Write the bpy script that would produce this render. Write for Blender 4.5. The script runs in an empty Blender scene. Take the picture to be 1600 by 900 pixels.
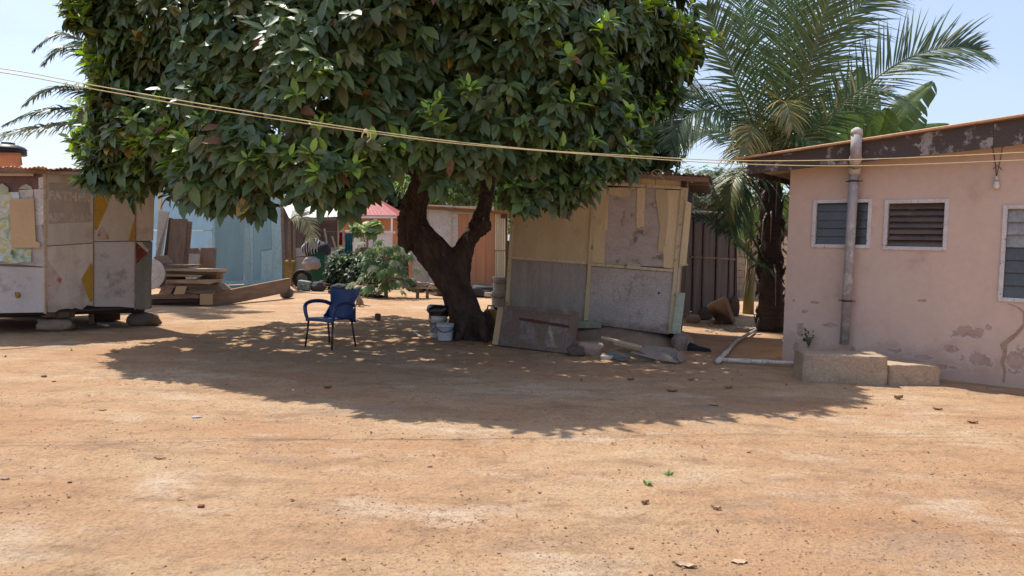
import bpy, bmesh, math, random
import numpy as np
from mathutils import Vector, Matrix, noise as mnoise
from mathutils.geometry import tessellate_polygon

random.seed(7)
RNG = np.random.default_rng(11)
scene = bpy.context.scene
COL = scene.collection

# ------------------------------------------------------------------ camera
F_PX = 1155.0
EYE = 1.55
cam_d = bpy.data.cameras.new("camera")
cam = bpy.data.objects.new("camera", cam_d)
COL.objects.link(cam)
cam_d.sensor_width = 36.0
cam_d.lens = 36.0 * F_PX / 1600.0
cam_d.clip_start = 0.05
cam_d.clip_end = 2000
PITCH = math.atan(65.0 / F_PX)
ROLL = math.radians(1.4)
CAM_R = Matrix.Rotation(math.pi / 2 - PITCH, 3, 'X') @ Matrix.Rotation(ROLL, 3, 'Z')
cam.matrix_world = Matrix.Translation((0, 0, EYE)) @ CAM_R.to_4x4()
scene.camera = cam

# ------------------------------------------------------------------ sun, sky, exposure
SUN_DIR = Vector((-0.38, 0.37, 1.0)).normalized()      # towards the sun
SUN_EL = math.asin(SUN_DIR.z)
SUN_AZ = math.atan2(SUN_DIR.x, SUN_DIR.y)               # clockwise from +Y
sd = bpy.data.lights.new("sun", 'SUN')
sd.energy = 3.45
sd.angle = math.radians(0.55)
sd.color = (1.0, 0.95, 0.87)
sun = bpy.data.objects.new("sun", sd)
COL.objects.link(sun)
sun.rotation_euler = (-SUN_DIR).to_track_quat('-Z', 'Y').to_euler()
sun.location = (-6, 8, 20)

world = bpy.data.worlds.new("World")
scene.world = world
world.use_nodes = True
wn, wl = world.node_tree.nodes, world.node_tree.links
wn.clear()
w_out = wn.new('ShaderNodeOutputWorld')
w_bg = wn.new('ShaderNodeBackground')
w_bg.inputs['Strength'].default_value = 0.15
sky = wn.new('ShaderNodeTexSky')
sky.sky_type = 'NISHITA'
sky.sun_disc = False
sky.sun_elevation = SUN_EL
sky.sun_rotation = SUN_AZ
sky.air_density = 1.0
sky.dust_density = 1.8
sky.ozone_density = 1.0
tc = wn.new('ShaderNodeTexCoord')
mp = wn.new('ShaderNodeMapping'); mp.inputs['Scale'].default_value = (1.0, 1.0, 3.2)
nz = wn.new('ShaderNodeTexNoise'); nz.inputs['Scale'].default_value = 2.3
nz.inputs['Detail'].default_value = 7; nz.inputs['Roughness'].default_value = 0.55
rp = wn.new('ShaderNodeValToRGB')
rp.color_ramp.elements[0].position = 0.50; rp.color_ramp.elements[0].color = (0.6, 0.6, 0.6, 1)
rp.color_ramp.elements[1].position = 0.68; rp.color_ramp.elements[1].color = (0.75, 0.75, 0.75, 1)
mx = wn.new('ShaderNodeMix'); mx.data_type = 'RGBA'
mx.inputs[7].default_value = (2.15, 2.5, 3.45, 1)
wl.new(tc.outputs['Generated'], mp.inputs['Vector'])
wl.new(mp.outputs['Vector'], nz.inputs['Vector'])
wl.new(nz.outputs['Fac'], rp.inputs['Fac'])
wl.new(rp.outputs['Color'], mx.inputs[0])
wl.new(sky.outputs['Color'], mx.inputs[6])
wl.new(mx.outputs[2], w_bg.inputs['Color'])
wl.new(w_bg.outputs['Background'], w_out.inputs['Surface'])

scene.view_settings.view_transform = 'Standard'
scene.view_settings.look = 'None'
scene.view_settings.exposure = 0.84
scene.view_settings.gamma = 1.0
scene.render.engine = 'CYCLES'
scene.cycles.max_bounces = 6
scene.cycles.transparent_max_bounces = 6

# ------------------------------------------------------------------ where a sight line of the photograph meets the place
def ray(px, py):
    return (CAM_R @ Vector(((px - 800) / F_PX, (450 - py) / F_PX, -1))).normalized()
def W(px, py, Y):                                       # point at depth Y
    d = ray(px, py)
    return Vector((0, 0, EYE)) + d * (Y / d.y)
def G(px, py, z=0.0):                                   # point on the ground (or at height z)
    d = ray(px, py)
    return Vector((0, 0, EYE)) + d * ((z - EYE) / d.z)

class Plane:
    """a wall plane: point, unit normal towards the camera"""
    def __init__(s, p, n):
        s.p = Vector(p); s.n = Vector(n).normalized()
        if s.n.dot(Vector((0, 0, EYE)) - s.p) < 0: s.n = -s.n
    @classmethod
    def ground(cls, a, b, lean=0.0):                    # vertical plane through ground points a, b
        a = Vector(a); b = Vector(b); u = (b - a); u.z = 0; u.normalize()
        n = u.cross(Vector((0, 0, 1)))
        pl = cls(a, n)
        if lean:
            pl.n = (pl.n + Vector((0, 0, lean))).normalized()
        pl.u = u
        return pl
    def at(s, px, py, off=0.0):
        d = ray(px, py); o = Vector((0, 0, EYE))
        q = s.p + s.n * off
        return o + d * ((q - o).dot(s.n) / d.dot(s.n))
def front(Y, px=800):
    return Plane.ground((-10, Y, 0), (10, Y, 0))

# ------------------------------------------------------------------ mesh helpers
class MB:
    def __init__(s): s.v = []; s.f = []; s.sm = False
    def add(s, vs, fs):
        o = len(s.v); s.v += [tuple(v) for v in vs]; s.f += [tuple(i + o for i in f) for f in fs]; return s
    def box(s, c, size, R=None, taper=1.0, jit=0.0):
        c = Vector(c); hx, hy, hz = size[0] / 2, size[1] / 2, size[2] / 2
        vs = []
        for z in (-1, 1):
            t = taper if z > 0 else 1
            for x, y in ((-1, -1), (1, -1), (1, 1), (-1, 1)):
                p = Vector((x * hx * t, y * hy * t, z * hz))
                if jit: p += Vector([random.uniform(-jit, jit) for _ in range(3)])
                if R is not None: p = R @ p
                vs.append(c + p)
        return s.add(vs, [(0, 3, 2, 1), (4, 5, 6, 7), (0, 1, 5, 4), (1, 2, 6, 5), (2, 3, 7, 6), (3, 0, 4, 7)])
    def beam(s, a, b, w, h, up=(0, 0, 1)):
        a = Vector(a); b = Vector(b); x = (b - a); L = x.length; x.normalize()
        y = Vector(up).cross(x); y.normalize(); z = x.cross(y)
        R = Matrix((x, y, z)).transposed()
        return s.box((a + b) / 2, (L, w, h), R)
    def prism(s, pl, pts, f, b):
        """outline (list of 3D points or sight-line pixels on plane pl) from offset f (towards camera) to b (behind)"""
        P = []
        for q in pts:
            if len(q) == 2: P.append(pl.at(q[0], q[1], f))
            else: P.append(Vector(q) + pl.n * f)
        n = len(P); vs = P + [p - pl.n * (f - b) for p in P]
        return s.add(vs, [tuple(range(n)), tuple(range(2 * n - 1, n - 1, -1))] +
                     [(i, i + n, (i + 1) % n + n, (i + 1) % n) for i in range(n)])
    def tube(s, pts, r, n=8, cap=True, wob=0.0, seed=0):
        pts = [Vector(p) for p in pts]
        if not hasattr(r, '__len__'): r = [r] * len(pts)
        rings = []; prev = None
        for i, p in enumerate(pts):
            t = (pts[min(i + 1, len(pts) - 1)] - pts[max(i - 1, 0)]).normalized()
            if prev is None:
                a = Vector((1, 0, 0)) if abs(t.x) < .8 else Vector((0, 1, 0))
                u = t.cross(a).normalized()
            else:
                u = (prev - t * prev.dot(t)).normalized()
            prev = u; w = t.cross(u)
            ring = []
            for k in range(n):
                an = 2 * math.pi * k / n
                rr = r[i]
                if wob:
                    q = p + (u * math.cos(an) + w * math.sin(an)) * rr
                    rr *= 1 + wob * mnoise.noise(q * 3.1 + Vector((seed, 0, 0))) + wob * .6 * mnoise.noise(q * 9 + Vector((seed, 0, 0)))
                ring.append(p + (u * math.cos(an) + w * math.sin(an)) * rr)
            rings.append(ring)
        vs = [v for g in rings for v in g]; fs = []
        for i in range(len(pts) - 1):
            for k in range(n):
                a = i * n + k; b = i * n + (k + 1) % n
                fs.append((a, b, b + n, a + n))
        if cap: fs += [tuple(range(n - 1, -1, -1)), tuple(range((len(pts) - 1) * n, len(pts) * n))]
        return s.add(vs, fs)
    def lathe(s, c, prof, n=20, R=None, sq=0.0):
        """prof: list of (radius, z); sq squares the plan off"""
        c = Vector(c); vs = []; fs = []
        for (r, z) in prof:
            for k in range(n):
                an = 2 * math.pi * k / n
                m = 1.0 / max(abs(math.cos(an)), abs(math.sin(an)))
                rr = r * (1 + sq * (m - 1))
                p = Vector((rr * math.cos(an), rr * math.sin(an), z))
                if R is not None: p = R @ p
                vs.append(c + p)
        for i in range(len(prof) - 1):
            for k in range(n):
                a = i * n + k; b = i * n + (k + 1) % n
                fs.append((a, b, b + n, a + n))
        fs += [tuple(range(n - 1, -1, -1)), tuple(range((len(prof) - 1) * n, len(prof) * n))]
        return s.add(vs, fs)
    def rock(s, c, size, seed=0, sub=2, rough=.22, R=None):
        bm = bmesh.new(); bmesh.ops.create_icosphere(bm, subdivisions=sub, radius=1)
        c = Vector(c); vs = []
        for v in bm.verts:
            p = v.co.copy()
            q = Vector((math.copysign(abs(p.x) ** .6, p.x), math.copysign(abs(p.y) ** .6, p.y), math.copysign(abs(p.z) ** .6, p.z)))
            k = 1 + rough * mnoise.noise(p * 1.6 + Vector((seed * 7.3, seed, 0))) * 1.6 + rough * .5 * mnoise.noise(p * 4.5 + Vector((seed, 0, seed)))
            q = Vector((q.x * size[0], q.y * size[1], q.z * size[2])) * (.5 * k)
            if R is not None: q = R @ q
            vs.append(c + q)
        fs = [tuple(v.index for v in f.verts) for f in bm.faces]
        bm.free(); return s.add(vs, fs)
    def build(s, name, m, parent=None, smooth=False, bevel=0.0, label=None):
        return build(name, s.v, s.f, m, parent, smooth, bevel, label)

ORG = {}
def build(name, v, f, m, parent=None, smooth=False, bevel=0.0, label=None, mats=None):
    o0 = ORG.get(parent.name, Vector((0, 0, 0))) if parent else None
    if o0 is None:                                      # top-level: origin at base centre
        A = np.array([tuple(p) for p in v]); lo, hi = A.min(0), A.max(0)
        o0 = Vector(((lo[0] + hi[0]) / 2, (lo[1] + hi[1]) / 2, lo[2]))
        loc = o0
    else: loc = Vector((0, 0, 0))
    me = bpy.data.meshes.new(name)
    me.from_pydata([(p[0] - o0.x, p[1] - o0.y, p[2] - o0.z) for p in v], [], f)
    if smooth: me.shade_smooth()
    if m is not None: me.materials.append(m)
    o = bpy.data.objects.new(name, me); COL.objects.link(o)
    o.location = loc
    if parent: o.parent = parent
    ORG[o.name] = o0.copy()
    if bevel:
        b = o.modifiers.new("bevel", 'BEVEL'); b.width = bevel; b.segments = 2; b.limit_method = 'ANGLE'
    if label: o['label'] = label
    return o
def thing(name, loc, label, cat, group=None):
    o = bpy.data.objects.new(name, None); COL.objects.link(o)
    o.location = loc; o.empty_display_size = .2
    ORG[o.name] = Vector(loc)
    return tag(o, label, cat, group)
def tag(o, label, cat, group=None):
    o['label'] = label; o['category'] = cat
    if group: o['group'] = group
    return o
def struct(o, kind='structure'):
    o['kind'] = kind; return o

def corr(name, m, parent, A, B, C, D, waves=12, amp=.012, thick=.0015, nv=6, sag=0.0, seed=0, label=None, edge=0.0):
    """corrugated sheet; A->B across the waves, A->D along them"""
    A, B, C, D = map(Vector, (A, B, C, D)); n = (B - A).cross(D - A).normalized()
    if n.z < 0: n = -n
    nu = waves * 6; vs = []
    rnd = random.Random(seed)
    for lay in (0, 1):
        for j in range(nv + 1):
            v = j / nv
            for i in range(nu + 1):
                u = i / nu
                p = (A * (1 - u) + B * u) * (1 - v) + (D * (1 - u) + C * u) * v
                h = amp * math.sin(2 * math.pi * u * waves)
                h += sag * mnoise.noise(Vector((u * 3 + seed, v * 3, seed)))
                e = edge * mnoise.noise(Vector((u * 6 + seed * 3, 5, seed))) * (1 if j == 0 else 0)
                vs.append(p + n * (h - lay * thick * 2) + (D - A).normalized() * e)
    w = nu + 1; N = w * (nv + 1); fs = []
    for j in range(nv):
        for i in range(nu):
            a = j * w + i
            fs.append((a, a + 1, a + w + 1, a + w)); fs.append((a + N, a + w + N, a + w + 1 + N, a + 1 + N))
    for i in range(nu):
        fs.append((i, i + N, i + 1 + N, i + 1)); a = nv * w + i
        fs.append((a, a + 1, a + 1 + N, a + N))
    for j in range(nv):
        a = j * w; fs.append((a, a + w, a + w + N, a + N)); a = j * w + nu
        fs.append((a, a + N, a + w + N, a + w))
    return build(name, vs, fs, m, parent, smooth=False, label=label)

# ------------------------------------------------------------------ materials
def mat(name, c1, c2=None, scale=2.5, stretch=(1, 1, 1), rough=.85, bump=.25, bscale=30.0, stain=None, stscale=1.3,
        stpos=(.52, .62), fine=.25, vary=.12, spec=.3, metal=0.0, low=None, grain=None):
    m = bpy.data.materials.new(name); m.use_nodes = True
    N, L = m.node_tree.nodes, m.node_tree.links
    bs = N['Principled BSDF']
    bs.inputs['Roughness'].default_value = rough
    bs.inputs['Specular IOR Level'].default_value = spec
    bs.inputs['Metallic'].default_value = metal
    tcn = N.new('ShaderNodeTexCoord'); oi = N.new('ShaderNodeObjectInfo')
    add = N.new('ShaderNodeVectorMath'); add.operation = 'ADD'
    mul = N.new('ShaderNodeVectorMath'); mul.operation = 'SCALE'; mul.inputs['Scale'].default_value = 9.0
    cmb = N.new('ShaderNodeCombineXYZ')
    for k in range(3): L.new(oi.outputs['Random'], cmb.inputs[k])
    L.new(cmb.outputs[0], mul.inputs[0]); L.new(tcn.outputs['Object'], add.inputs[0]); L.new(mul.outputs[0], add.inputs[1])
    mpn = N.new('ShaderNodeMapping'); mpn.inputs['Scale'].default_value = stretch
    L.new(add.outputs[0], mpn.inputs['Vector'])
    def nse(sc, det=6, ro=.6, src=mpn):
        t = N.new('ShaderNodeTexNoise'); t.inputs['Scale'].default_value = sc
        t.inputs['Detail'].default_value = det; t.inputs['Roughness'].default_value = ro
        L.new(src.outputs[0], t.inputs['Vector']); return t
    def ramp(src, a, b, lo=0.0, hi=1.0):
        r = N.new('ShaderNodeMapRange'); r.inputs['From Min'].default_value = a; r.inputs['From Max'].default_value = b
        r.inputs['To Min'].default_value = lo; r.inputs['To Max'].default_value = hi
        L.new(src, r.inputs['Value']); return r.outputs['Result']
    def mix(fac, a, b, mode='MIX'):
        x = N.new('ShaderNodeMix'); x.data_type = 'RGBA'; x.blend_type = mode
        if isinstance(fac, float): x.inputs[0].default_value = fac
        else: L.new(fac, x.inputs[0])
        for i, q in ((6, a), (7, b)):
            if isinstance(q, tuple): x.inputs[i].default_value = (*q[:3], 1)
            else: L.new(q, x.inputs[i])
        return x.outputs[2]
    c2 = c2 or tuple(.72 * x for x in c1)
    col = mix(ramp(nse(scale).outputs['Fac'], .36, .64), c1, c2)
    if stain:
        col = mix(ramp(nse(stscale, 9, .68, add).outputs['Fac'], *stpos), col, stain)
    if low:      # (colour, height, softness): splash and damp near the base, a stain with its own ragged edge
        sx = N.new('ShaderNodeSeparateXYZ'); L.new(tcn.outputs['Object'], sx.inputs[0])
        nn = nse(3.5, 8, .7, add)
        a = N.new('ShaderNodeMath'); a.operation = 'MULTIPLY_ADD'; L.new(nn.outputs['Fac'], a.inputs[0])
        a.inputs[1].default_value = low[2]; L.new(sx.outputs['Z'], a.inputs[2])
        r = ramp(a.outputs[0], low[1] + low[2] * .5 - .04, low[1] + low[2] * .5 + .1, low[3] if len(low) > 3 else .85, 0.0)
        col = mix(r, col, low[0])
    f = nse(scale * 14, 4, .7)
    v = N.new('ShaderNodeMath'); v.operation = 'MULTIPLY_ADD'
    L.new(ramp(f.outputs['Fac'], .3, .7, 1 - fine, 1 + fine), v.inputs[0]); v.inputs[1].default_value = 1.0; v.inputs[2].default_value = 0
    hv = N.new('ShaderNodeHueSaturation'); L.new(col, hv.inputs['Color'])
    vv = N.new('ShaderNodeMath'); vv.operation = 'MULTIPLY'; L.new(v.outputs[0], vv.inputs[0])
    L.new(ramp(oi.outputs['Random'], 0, 1, 1 - vary, 1 + vary), vv.inputs[1])
    L.new(vv.outputs[0], hv.inputs['Value'])
    L.new(hv.outputs['Color'], bs.inputs['Base Color'])
    b = N.new('ShaderNodeBump'); b.inputs['Strength'].default_value = bump; b.inputs['Distance'].default_value = .01
    L.new(nse(bscale, 5, .65).outputs['Fac'], b.inputs['Height']); L.new(b.outputs[0], bs.inputs['Normal'])
    return m

WG = (9, 9, .7)          # upright grain
HG = (.8, .8, 9)         # grain lying flat
M = {}
M['pink_wall'] = mat('pink_render', (.60, .445, .36), (.54, .40, .325), scale=.9, rough=.9, bump=.16, bscale=14, fine=.05,
                     stain=(.42, .27, .21), stscale=.9, stpos=(.56, .75), low=((.42, .28, .215), .30, 1.1, .5), vary=0)
M['fascia'] = mat('weathered_fascia', (.085, .062, .055), (.075, .062, .058), stretch=(.7, .7, 3), scale=4, stain=(.30, .265, .25), stscale=5, stpos=(.53, .60), vary=0)
M['orange_sheet'] = mat('rusty_roof_sheet', (.62, .36, .20), (.50, .27, .14), scale=3, rough=.6)
M['rust_sheet'] = mat('old_zinc_sheet', (.42, .30, .23), (.24, .13, .08), scale=2, rough=.6, stain=(.50, .46, .42), stscale=3)
M['frame'] = mat('flaking_white_paint', (.60, .57, .56), (.50, .46, .45), scale=6, stain=(.19, .10, .08), stscale=9, stpos=(.6, .64))
M['louver'] = mat('dusty_louvre_glass', (.075, .078, .07), (.05, .052, .048), rough=.3, spec=.6, scale=2, bump=.03)
M['louver_dark'] = mat('dusty_brown_louvre', (.11, .075, .058), (.07, .05, .04), rough=.35, spec=.5, scale=2, bump=.03)
M['louver_light'] = mat('pale_louvre_glass', (.30, .30, .29), (.22, .21, .20), rough=.3, spec=.5, scale=2, bump=.03)
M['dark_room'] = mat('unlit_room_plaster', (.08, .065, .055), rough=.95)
M['pipe'] = mat('weathered_grey_pipe', (.36, .33, .32), (.26, .235, .225), stretch=(3, 3, .8), scale=3, stain=(.44, .42, .40), stscale=5, rough=.6)
M['pvc'] = mat('dusty_white_pvc', (.62, .56, .48), (.50, .42, .34), scale=3, rough=.45, stain=(.36, .24, .16), stscale=4)
M['concrete'] = mat('worn_concrete', (.42, .31, .215), (.33, .24, .165), scale=2.5, bump=.8, bscale=16, stain=(.20, .15, .12), stscale=2.6, stpos=(.58, .68))
M['wire'] = mat('nylon_cord', (.62, .52, .27), (.50, .42, .22), scale=9, rough=.6)
M['dark_wire'] = mat('old_cable', (.12, .09, .07), scale=9)
M['kiosk_panel'] = mat('faded_plywood_paint', (.55, .485, .405), (.465, .405, .34), stretch=(2.5, 2.5, .7), scale=1.6, bump=.12, stain=(.33, .27, .22), stscale=1.7, stpos=(.54, .72), fine=.06, low=((.30, .235, .18), .42, .3, .6))
M['kiosk_grey'] = mat('grey_white_paint', (.53, .495, .475), (.455, .42, .40), scale=1.5, bump=.12, stain=(.24, .20, .18), stscale=2.2, stpos=(.55, .7), fine=.06)
M['kiosk_green'] = mat('grey_green_paint', (.21, .215, .19), (.165, .17, .15), stretch=(3, 3, .7), scale=2)
M['yellow_paint'] = mat('mustard_paint', (.42, .25, .035), (.34, .20, .03), scale=5, stain=(.34, .26, .19), stscale=8, stpos=(.66, .72))
M['green_paint'] = mat('green_paint', (.03, .12, .06), scale=5)
M['red_paint'] = mat('faded_red_paint', (.17, .035, .03), scale=5, stain=(.2, .12, .09), stscale=8)
M['red_worn'] = mat('rubbed_red_paint', (.46, .385, .32), (.42, .31, .26), scale=8, stain=(.36, .12, .08), stscale=5, stpos=(.52, .6))
M['brown_patch'] = mat('faded_brown_lettering_ground', (.345, .28, .22), (.42, .355, .295), scale=3, stretch=(2, 2, .8), fine=.05)
M['letter_paint'] = mat('pale_lettering', (.49, .425, .355), (.36, .295, .235), scale=9)
M['banner_brown'] = mat('dark_brown_print', (.10, .06, .055), (.15, .09, .08), scale=5)
M['cardboard'] = mat('tan_hardboard', (.50, .35, .20), (.45, .31, .18), scale=1.5, bump=.04, fine=.04)
M['poster'] = None
M['timber'] = mat('grey_brown_timber', (.29, .205, .15), (.19, .135, .10), stretch=HG, scale=2.5, bump=.4)
M['timber_light'] = mat('pale_timber', (.50, .385, .265), (.40, .29, .19), stretch=HG, scale=2.5, bump=.3)
M['timber_up'] = mat('upright_brown_timber', (.25, .18, .135), (.17, .12, .09), stretch=WG, scale=1.6, bump=.3)
M['timber_dark'] = mat('dark_old_timber', (.075, .052, .042), (.045, .033, .028), stretch=HG, scale=2.5, bump=.4)
M['yellow_ply'] = mat('yellowed_plywood', (.68, .535, .33), (.60, .46, .275), stretch=(2.2, 2.2, .6), scale=1.8, bump=.12, stain=(.40, .29, .17), stscale=2, stpos=(.58, .75), fine=.08)
M['yellow_batten'] = mat('cream_batten', (.66, .55, .36), (.55, .43, .26), stretch=WG, scale=2, stain=(.26, .18, .12), stscale=6, stpos=(.6, .68))
M['grey_ply'] = mat('weather_grey_plywood', (.36, .32, .28), (.29, .255, .222), stretch=(5, 5, .5), scale=1.3, bump=.2, low=((.16, .12, .095), .25, .4, .7))
M['grey_ply_pale'] = mat('pale_grey_plywood', (.50, .44, .395), (.42, .365, .325), stretch=(1.5, 1.5, 2), scale=1.4, bump=.15, stain=(.20, .16, .14), stscale=2, stpos=(.58, .72), low=((.17, .125, .095), .25, .5, .75))
M['peeled'] = mat('peeled_board', (.52, .44, .39), (.43, .355, .31), stretch=(1, 1, 2.4), scale=3.5, bump=.6, bscale=18, stain=(.21, .165, .145), stscale=4.5, stpos=(.56, .66))
M['mint'] = mat('mint_board', (.42, .47, .36), (.35, .37, .27), scale=2, low=((.3, .22, .15), .2, .5, .8))
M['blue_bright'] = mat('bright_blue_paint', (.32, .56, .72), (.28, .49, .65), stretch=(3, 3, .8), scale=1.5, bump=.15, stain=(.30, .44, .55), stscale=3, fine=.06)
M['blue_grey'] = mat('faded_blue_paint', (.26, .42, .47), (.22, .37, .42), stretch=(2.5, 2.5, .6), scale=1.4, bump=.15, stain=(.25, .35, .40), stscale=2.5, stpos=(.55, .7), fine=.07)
M['blue_pale'] = mat('pale_blue_paint', (.36, .54, .58), (.31, .47, .51), stretch=(4, 4, .5), scale=1.4, bump=.15, stain=(.30, .33, .34), stscale=4, stpos=(.58, .7))
M['white_board'] = mat('dirty_white_board', (.55, .52, .49), (.45, .41, .37), scale=2, stain=(.3, .24, .2), stscale=3, stpos=(.58, .75))
M['pink_board'] = mat('pinkish_board', (.33, .225, .17), (.28, .19, .145), scale=2, stain=(.2, .14, .1), stscale=3)
M['roof_shade_wall'] = mat('boards_in_roof_shade', (.085, .07, .062), (.06, .05, .045), stretch=WG, scale=1.2)  # side boards darkened: the shade under the roof is put into their colour
M['shade_wall'] = mat('old_grey_shaded_wall', (.15, .12, .105), (.10, .08, .07), stretch=WG, scale=1.2)  # old boards and sheets with shade put into the dark colour
M['tin_bright'] = mat('bright_zinc', (.72, .70, .68), (.60, .57, .55), scale=3, rough=.4, metal=.2)
M['terracotta'] = mat('orange_plywood', (.52, .25, .13), (.45, .21, .11), stretch=(5, 5, .5), scale=1.4, bump=.05, fine=.04)
M['orange_wall'] = mat('orange_render', (.55, .22, .10), scale=1, fine=.04)
M['brown_wall'] = mat('red_brown_render', (.34, .13, .075), scale=1, fine=.04)
M['pale_panel'] = mat('pinkish_white_panel', (.52, .47, .42), (.44, .39, .35), scale=1.5, stain=(.36, .28, .22), stscale=3, stpos=(.56, .72))
M['cream'] = mat('cream_slat', (.58, .49, .33), (.50, .41, .27), stretch=WG, scale=1.5)
M['red_roof'] = mat('red_roof_tin', (.34, .085, .07), (.28, .07, .06), scale=2, rough=.5)
M['white_wall'] = mat('white_render', (.68, .66, .66), (.6, .58, .58), scale=1, fine=.04)
M['block'] = mat('sandcrete_block', (.36, .28, .215), (.29, .225, .17), scale=2.5, bump=.6, bscale=20)
M['dark_block'] = mat('mossy_block', (.13, .11, .09), (.09, .078, .065), scale=3, bump=.6)
M['stone'] = mat('laterite_stone', (.36, .26, .19), (.27, .19, .14), scale=5, bump=.8, bscale=14, stain=(.36, .28, .22), stscale=4)
M['stone_dark'] = mat('dark_stone', (.14, .10, .08), (.10, .075, .06), scale=5, bump=.8, bscale=14)
M['ply_sheet'] = mat('dusty_grey_sheet', (.27, .215, .175), (.225, .18, .145), scale=3, bump=.1)
M['mound'] = mat('grey_brown_earth', (.38, .27, .19), (.29, .20, .14), scale=4, bump=.7, bscale=22)
M['rust_door'] = mat('rusty_door_leaf', (.20, .14, .105), (.14, .10, .078), scale=2.2, bump=.2, stain=(.24, .20, .185), stscale=2.2, stpos=(.5, .62), rough=.6)
M['rust'] = mat('rust', (.10, .045, .03), (.07, .035, .028), scale=6, bump=.4)
M['blue_plastic'] = mat('navy_plastic', (.013, .042, .16), (.011, .036, .14), scale=3, rough=.42, bump=.03, spec=.5, fine=.03, vary=0)
M['chair_leg'] = mat('dark_red_brown_tube', (.028, .014, .014), rough=.35, spec=.5)
M['white_plastic'] = mat('dusty_white_plastic', (.62, .60, .57), (.5, .47, .43), scale=4, rough=.4, stain=(.34, .28, .23), stscale=6, stpos=(.6, .7))
M['clear_plastic'] = mat('cloudy_plastic', (.55, .60, .64), (.48, .53, .57), scale=4, rough=.3)
M['label_print'] = mat('smudged_dark_print', (.10, .12, .16), (.45, .44, .43), scale=14, fine=.2)
M['blue_wire'] = mat('blue_handle', (.02, .03, .12), rough=.4)
M['black_bag'] = mat('black_polythene', (.010, .010, .011), rough=.32, spec=.6, bump=.6, bscale=12)
M['black'] = mat('black_rubber', (.015, .014, .014), rough=.6)
M['yellow_plastic'] = mat('dirty_yellow_plastic', (.30, .18, .02), (.24, .14, .018), rough=.45, scale=5)
M['mustard_dark'] = mat('dull_yellow_plastic', (.30, .22, .03), rough=.5, scale=4)
M['bin_green'] = mat('green_bin_plastic', (.012, .105, .06), (.01, .085, .05), rough=.45, scale=3, fine=.05)
M['grey_plastic'] = mat('grey_green_plastic', (.20, .235, .20), rough=.5, scale=3)
M['stripe'] = None
M['cloth_pale'] = mat('pale_pink_cloth', (.42, .35, .32), (.33, .27, .25), scale=5, bump=.5, bscale=6)
M['cloth_dark'] = mat('dark_cloth', (.06, .055, .06), scale=5, bump=.5, bscale=6)
M['cloth_teal'] = mat('teal_cloth', (.035, .16, .20), (.03, .12, .16), scale=6, bump=.5, bscale=6)
M['cloth_red'] = mat('crimson_cloth', (.32, .03, .055), scale=6)
M['bark'] = None
M['tank'] = mat('black_tank_plastic', (.016, .016, .018), rough=.45)
M['bulb'] = mat('white_bulb_glass', (.75, .72, .68), rough=.25)
M['porcelain'] = mat('porcelain', (.6, .57, .53), rough=.3)
M['dry_leaf'] = mat('dry_leaf', (.25, .13, .06), (.36, .22, .11), scale=20)
M['dry_leaf_pale'] = mat('pale_dry_leaf', (.48, .34, .22), scale=20)
M['chip'] = mat('pale_stone_chip', (.55, .50, .44), (.42, .37, .32), scale=12)
M['red_stone'] = mat('red_stone', (.26, .10, .05), (.2, .08, .04), scale=9)
M['coconut'] = mat('green_coconut', (.13, .13, .03), scale=5, rough=.5)
M['pebble'] = mat('pebbles', (.20, .115, .07), (.33, .22, .15), scale=6, vary=0)
M['fur'] = mat('tabby_fur', (.42, .34, .27), (.25, .19, .15), scale=14, bump=.4, bscale=60)

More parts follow.
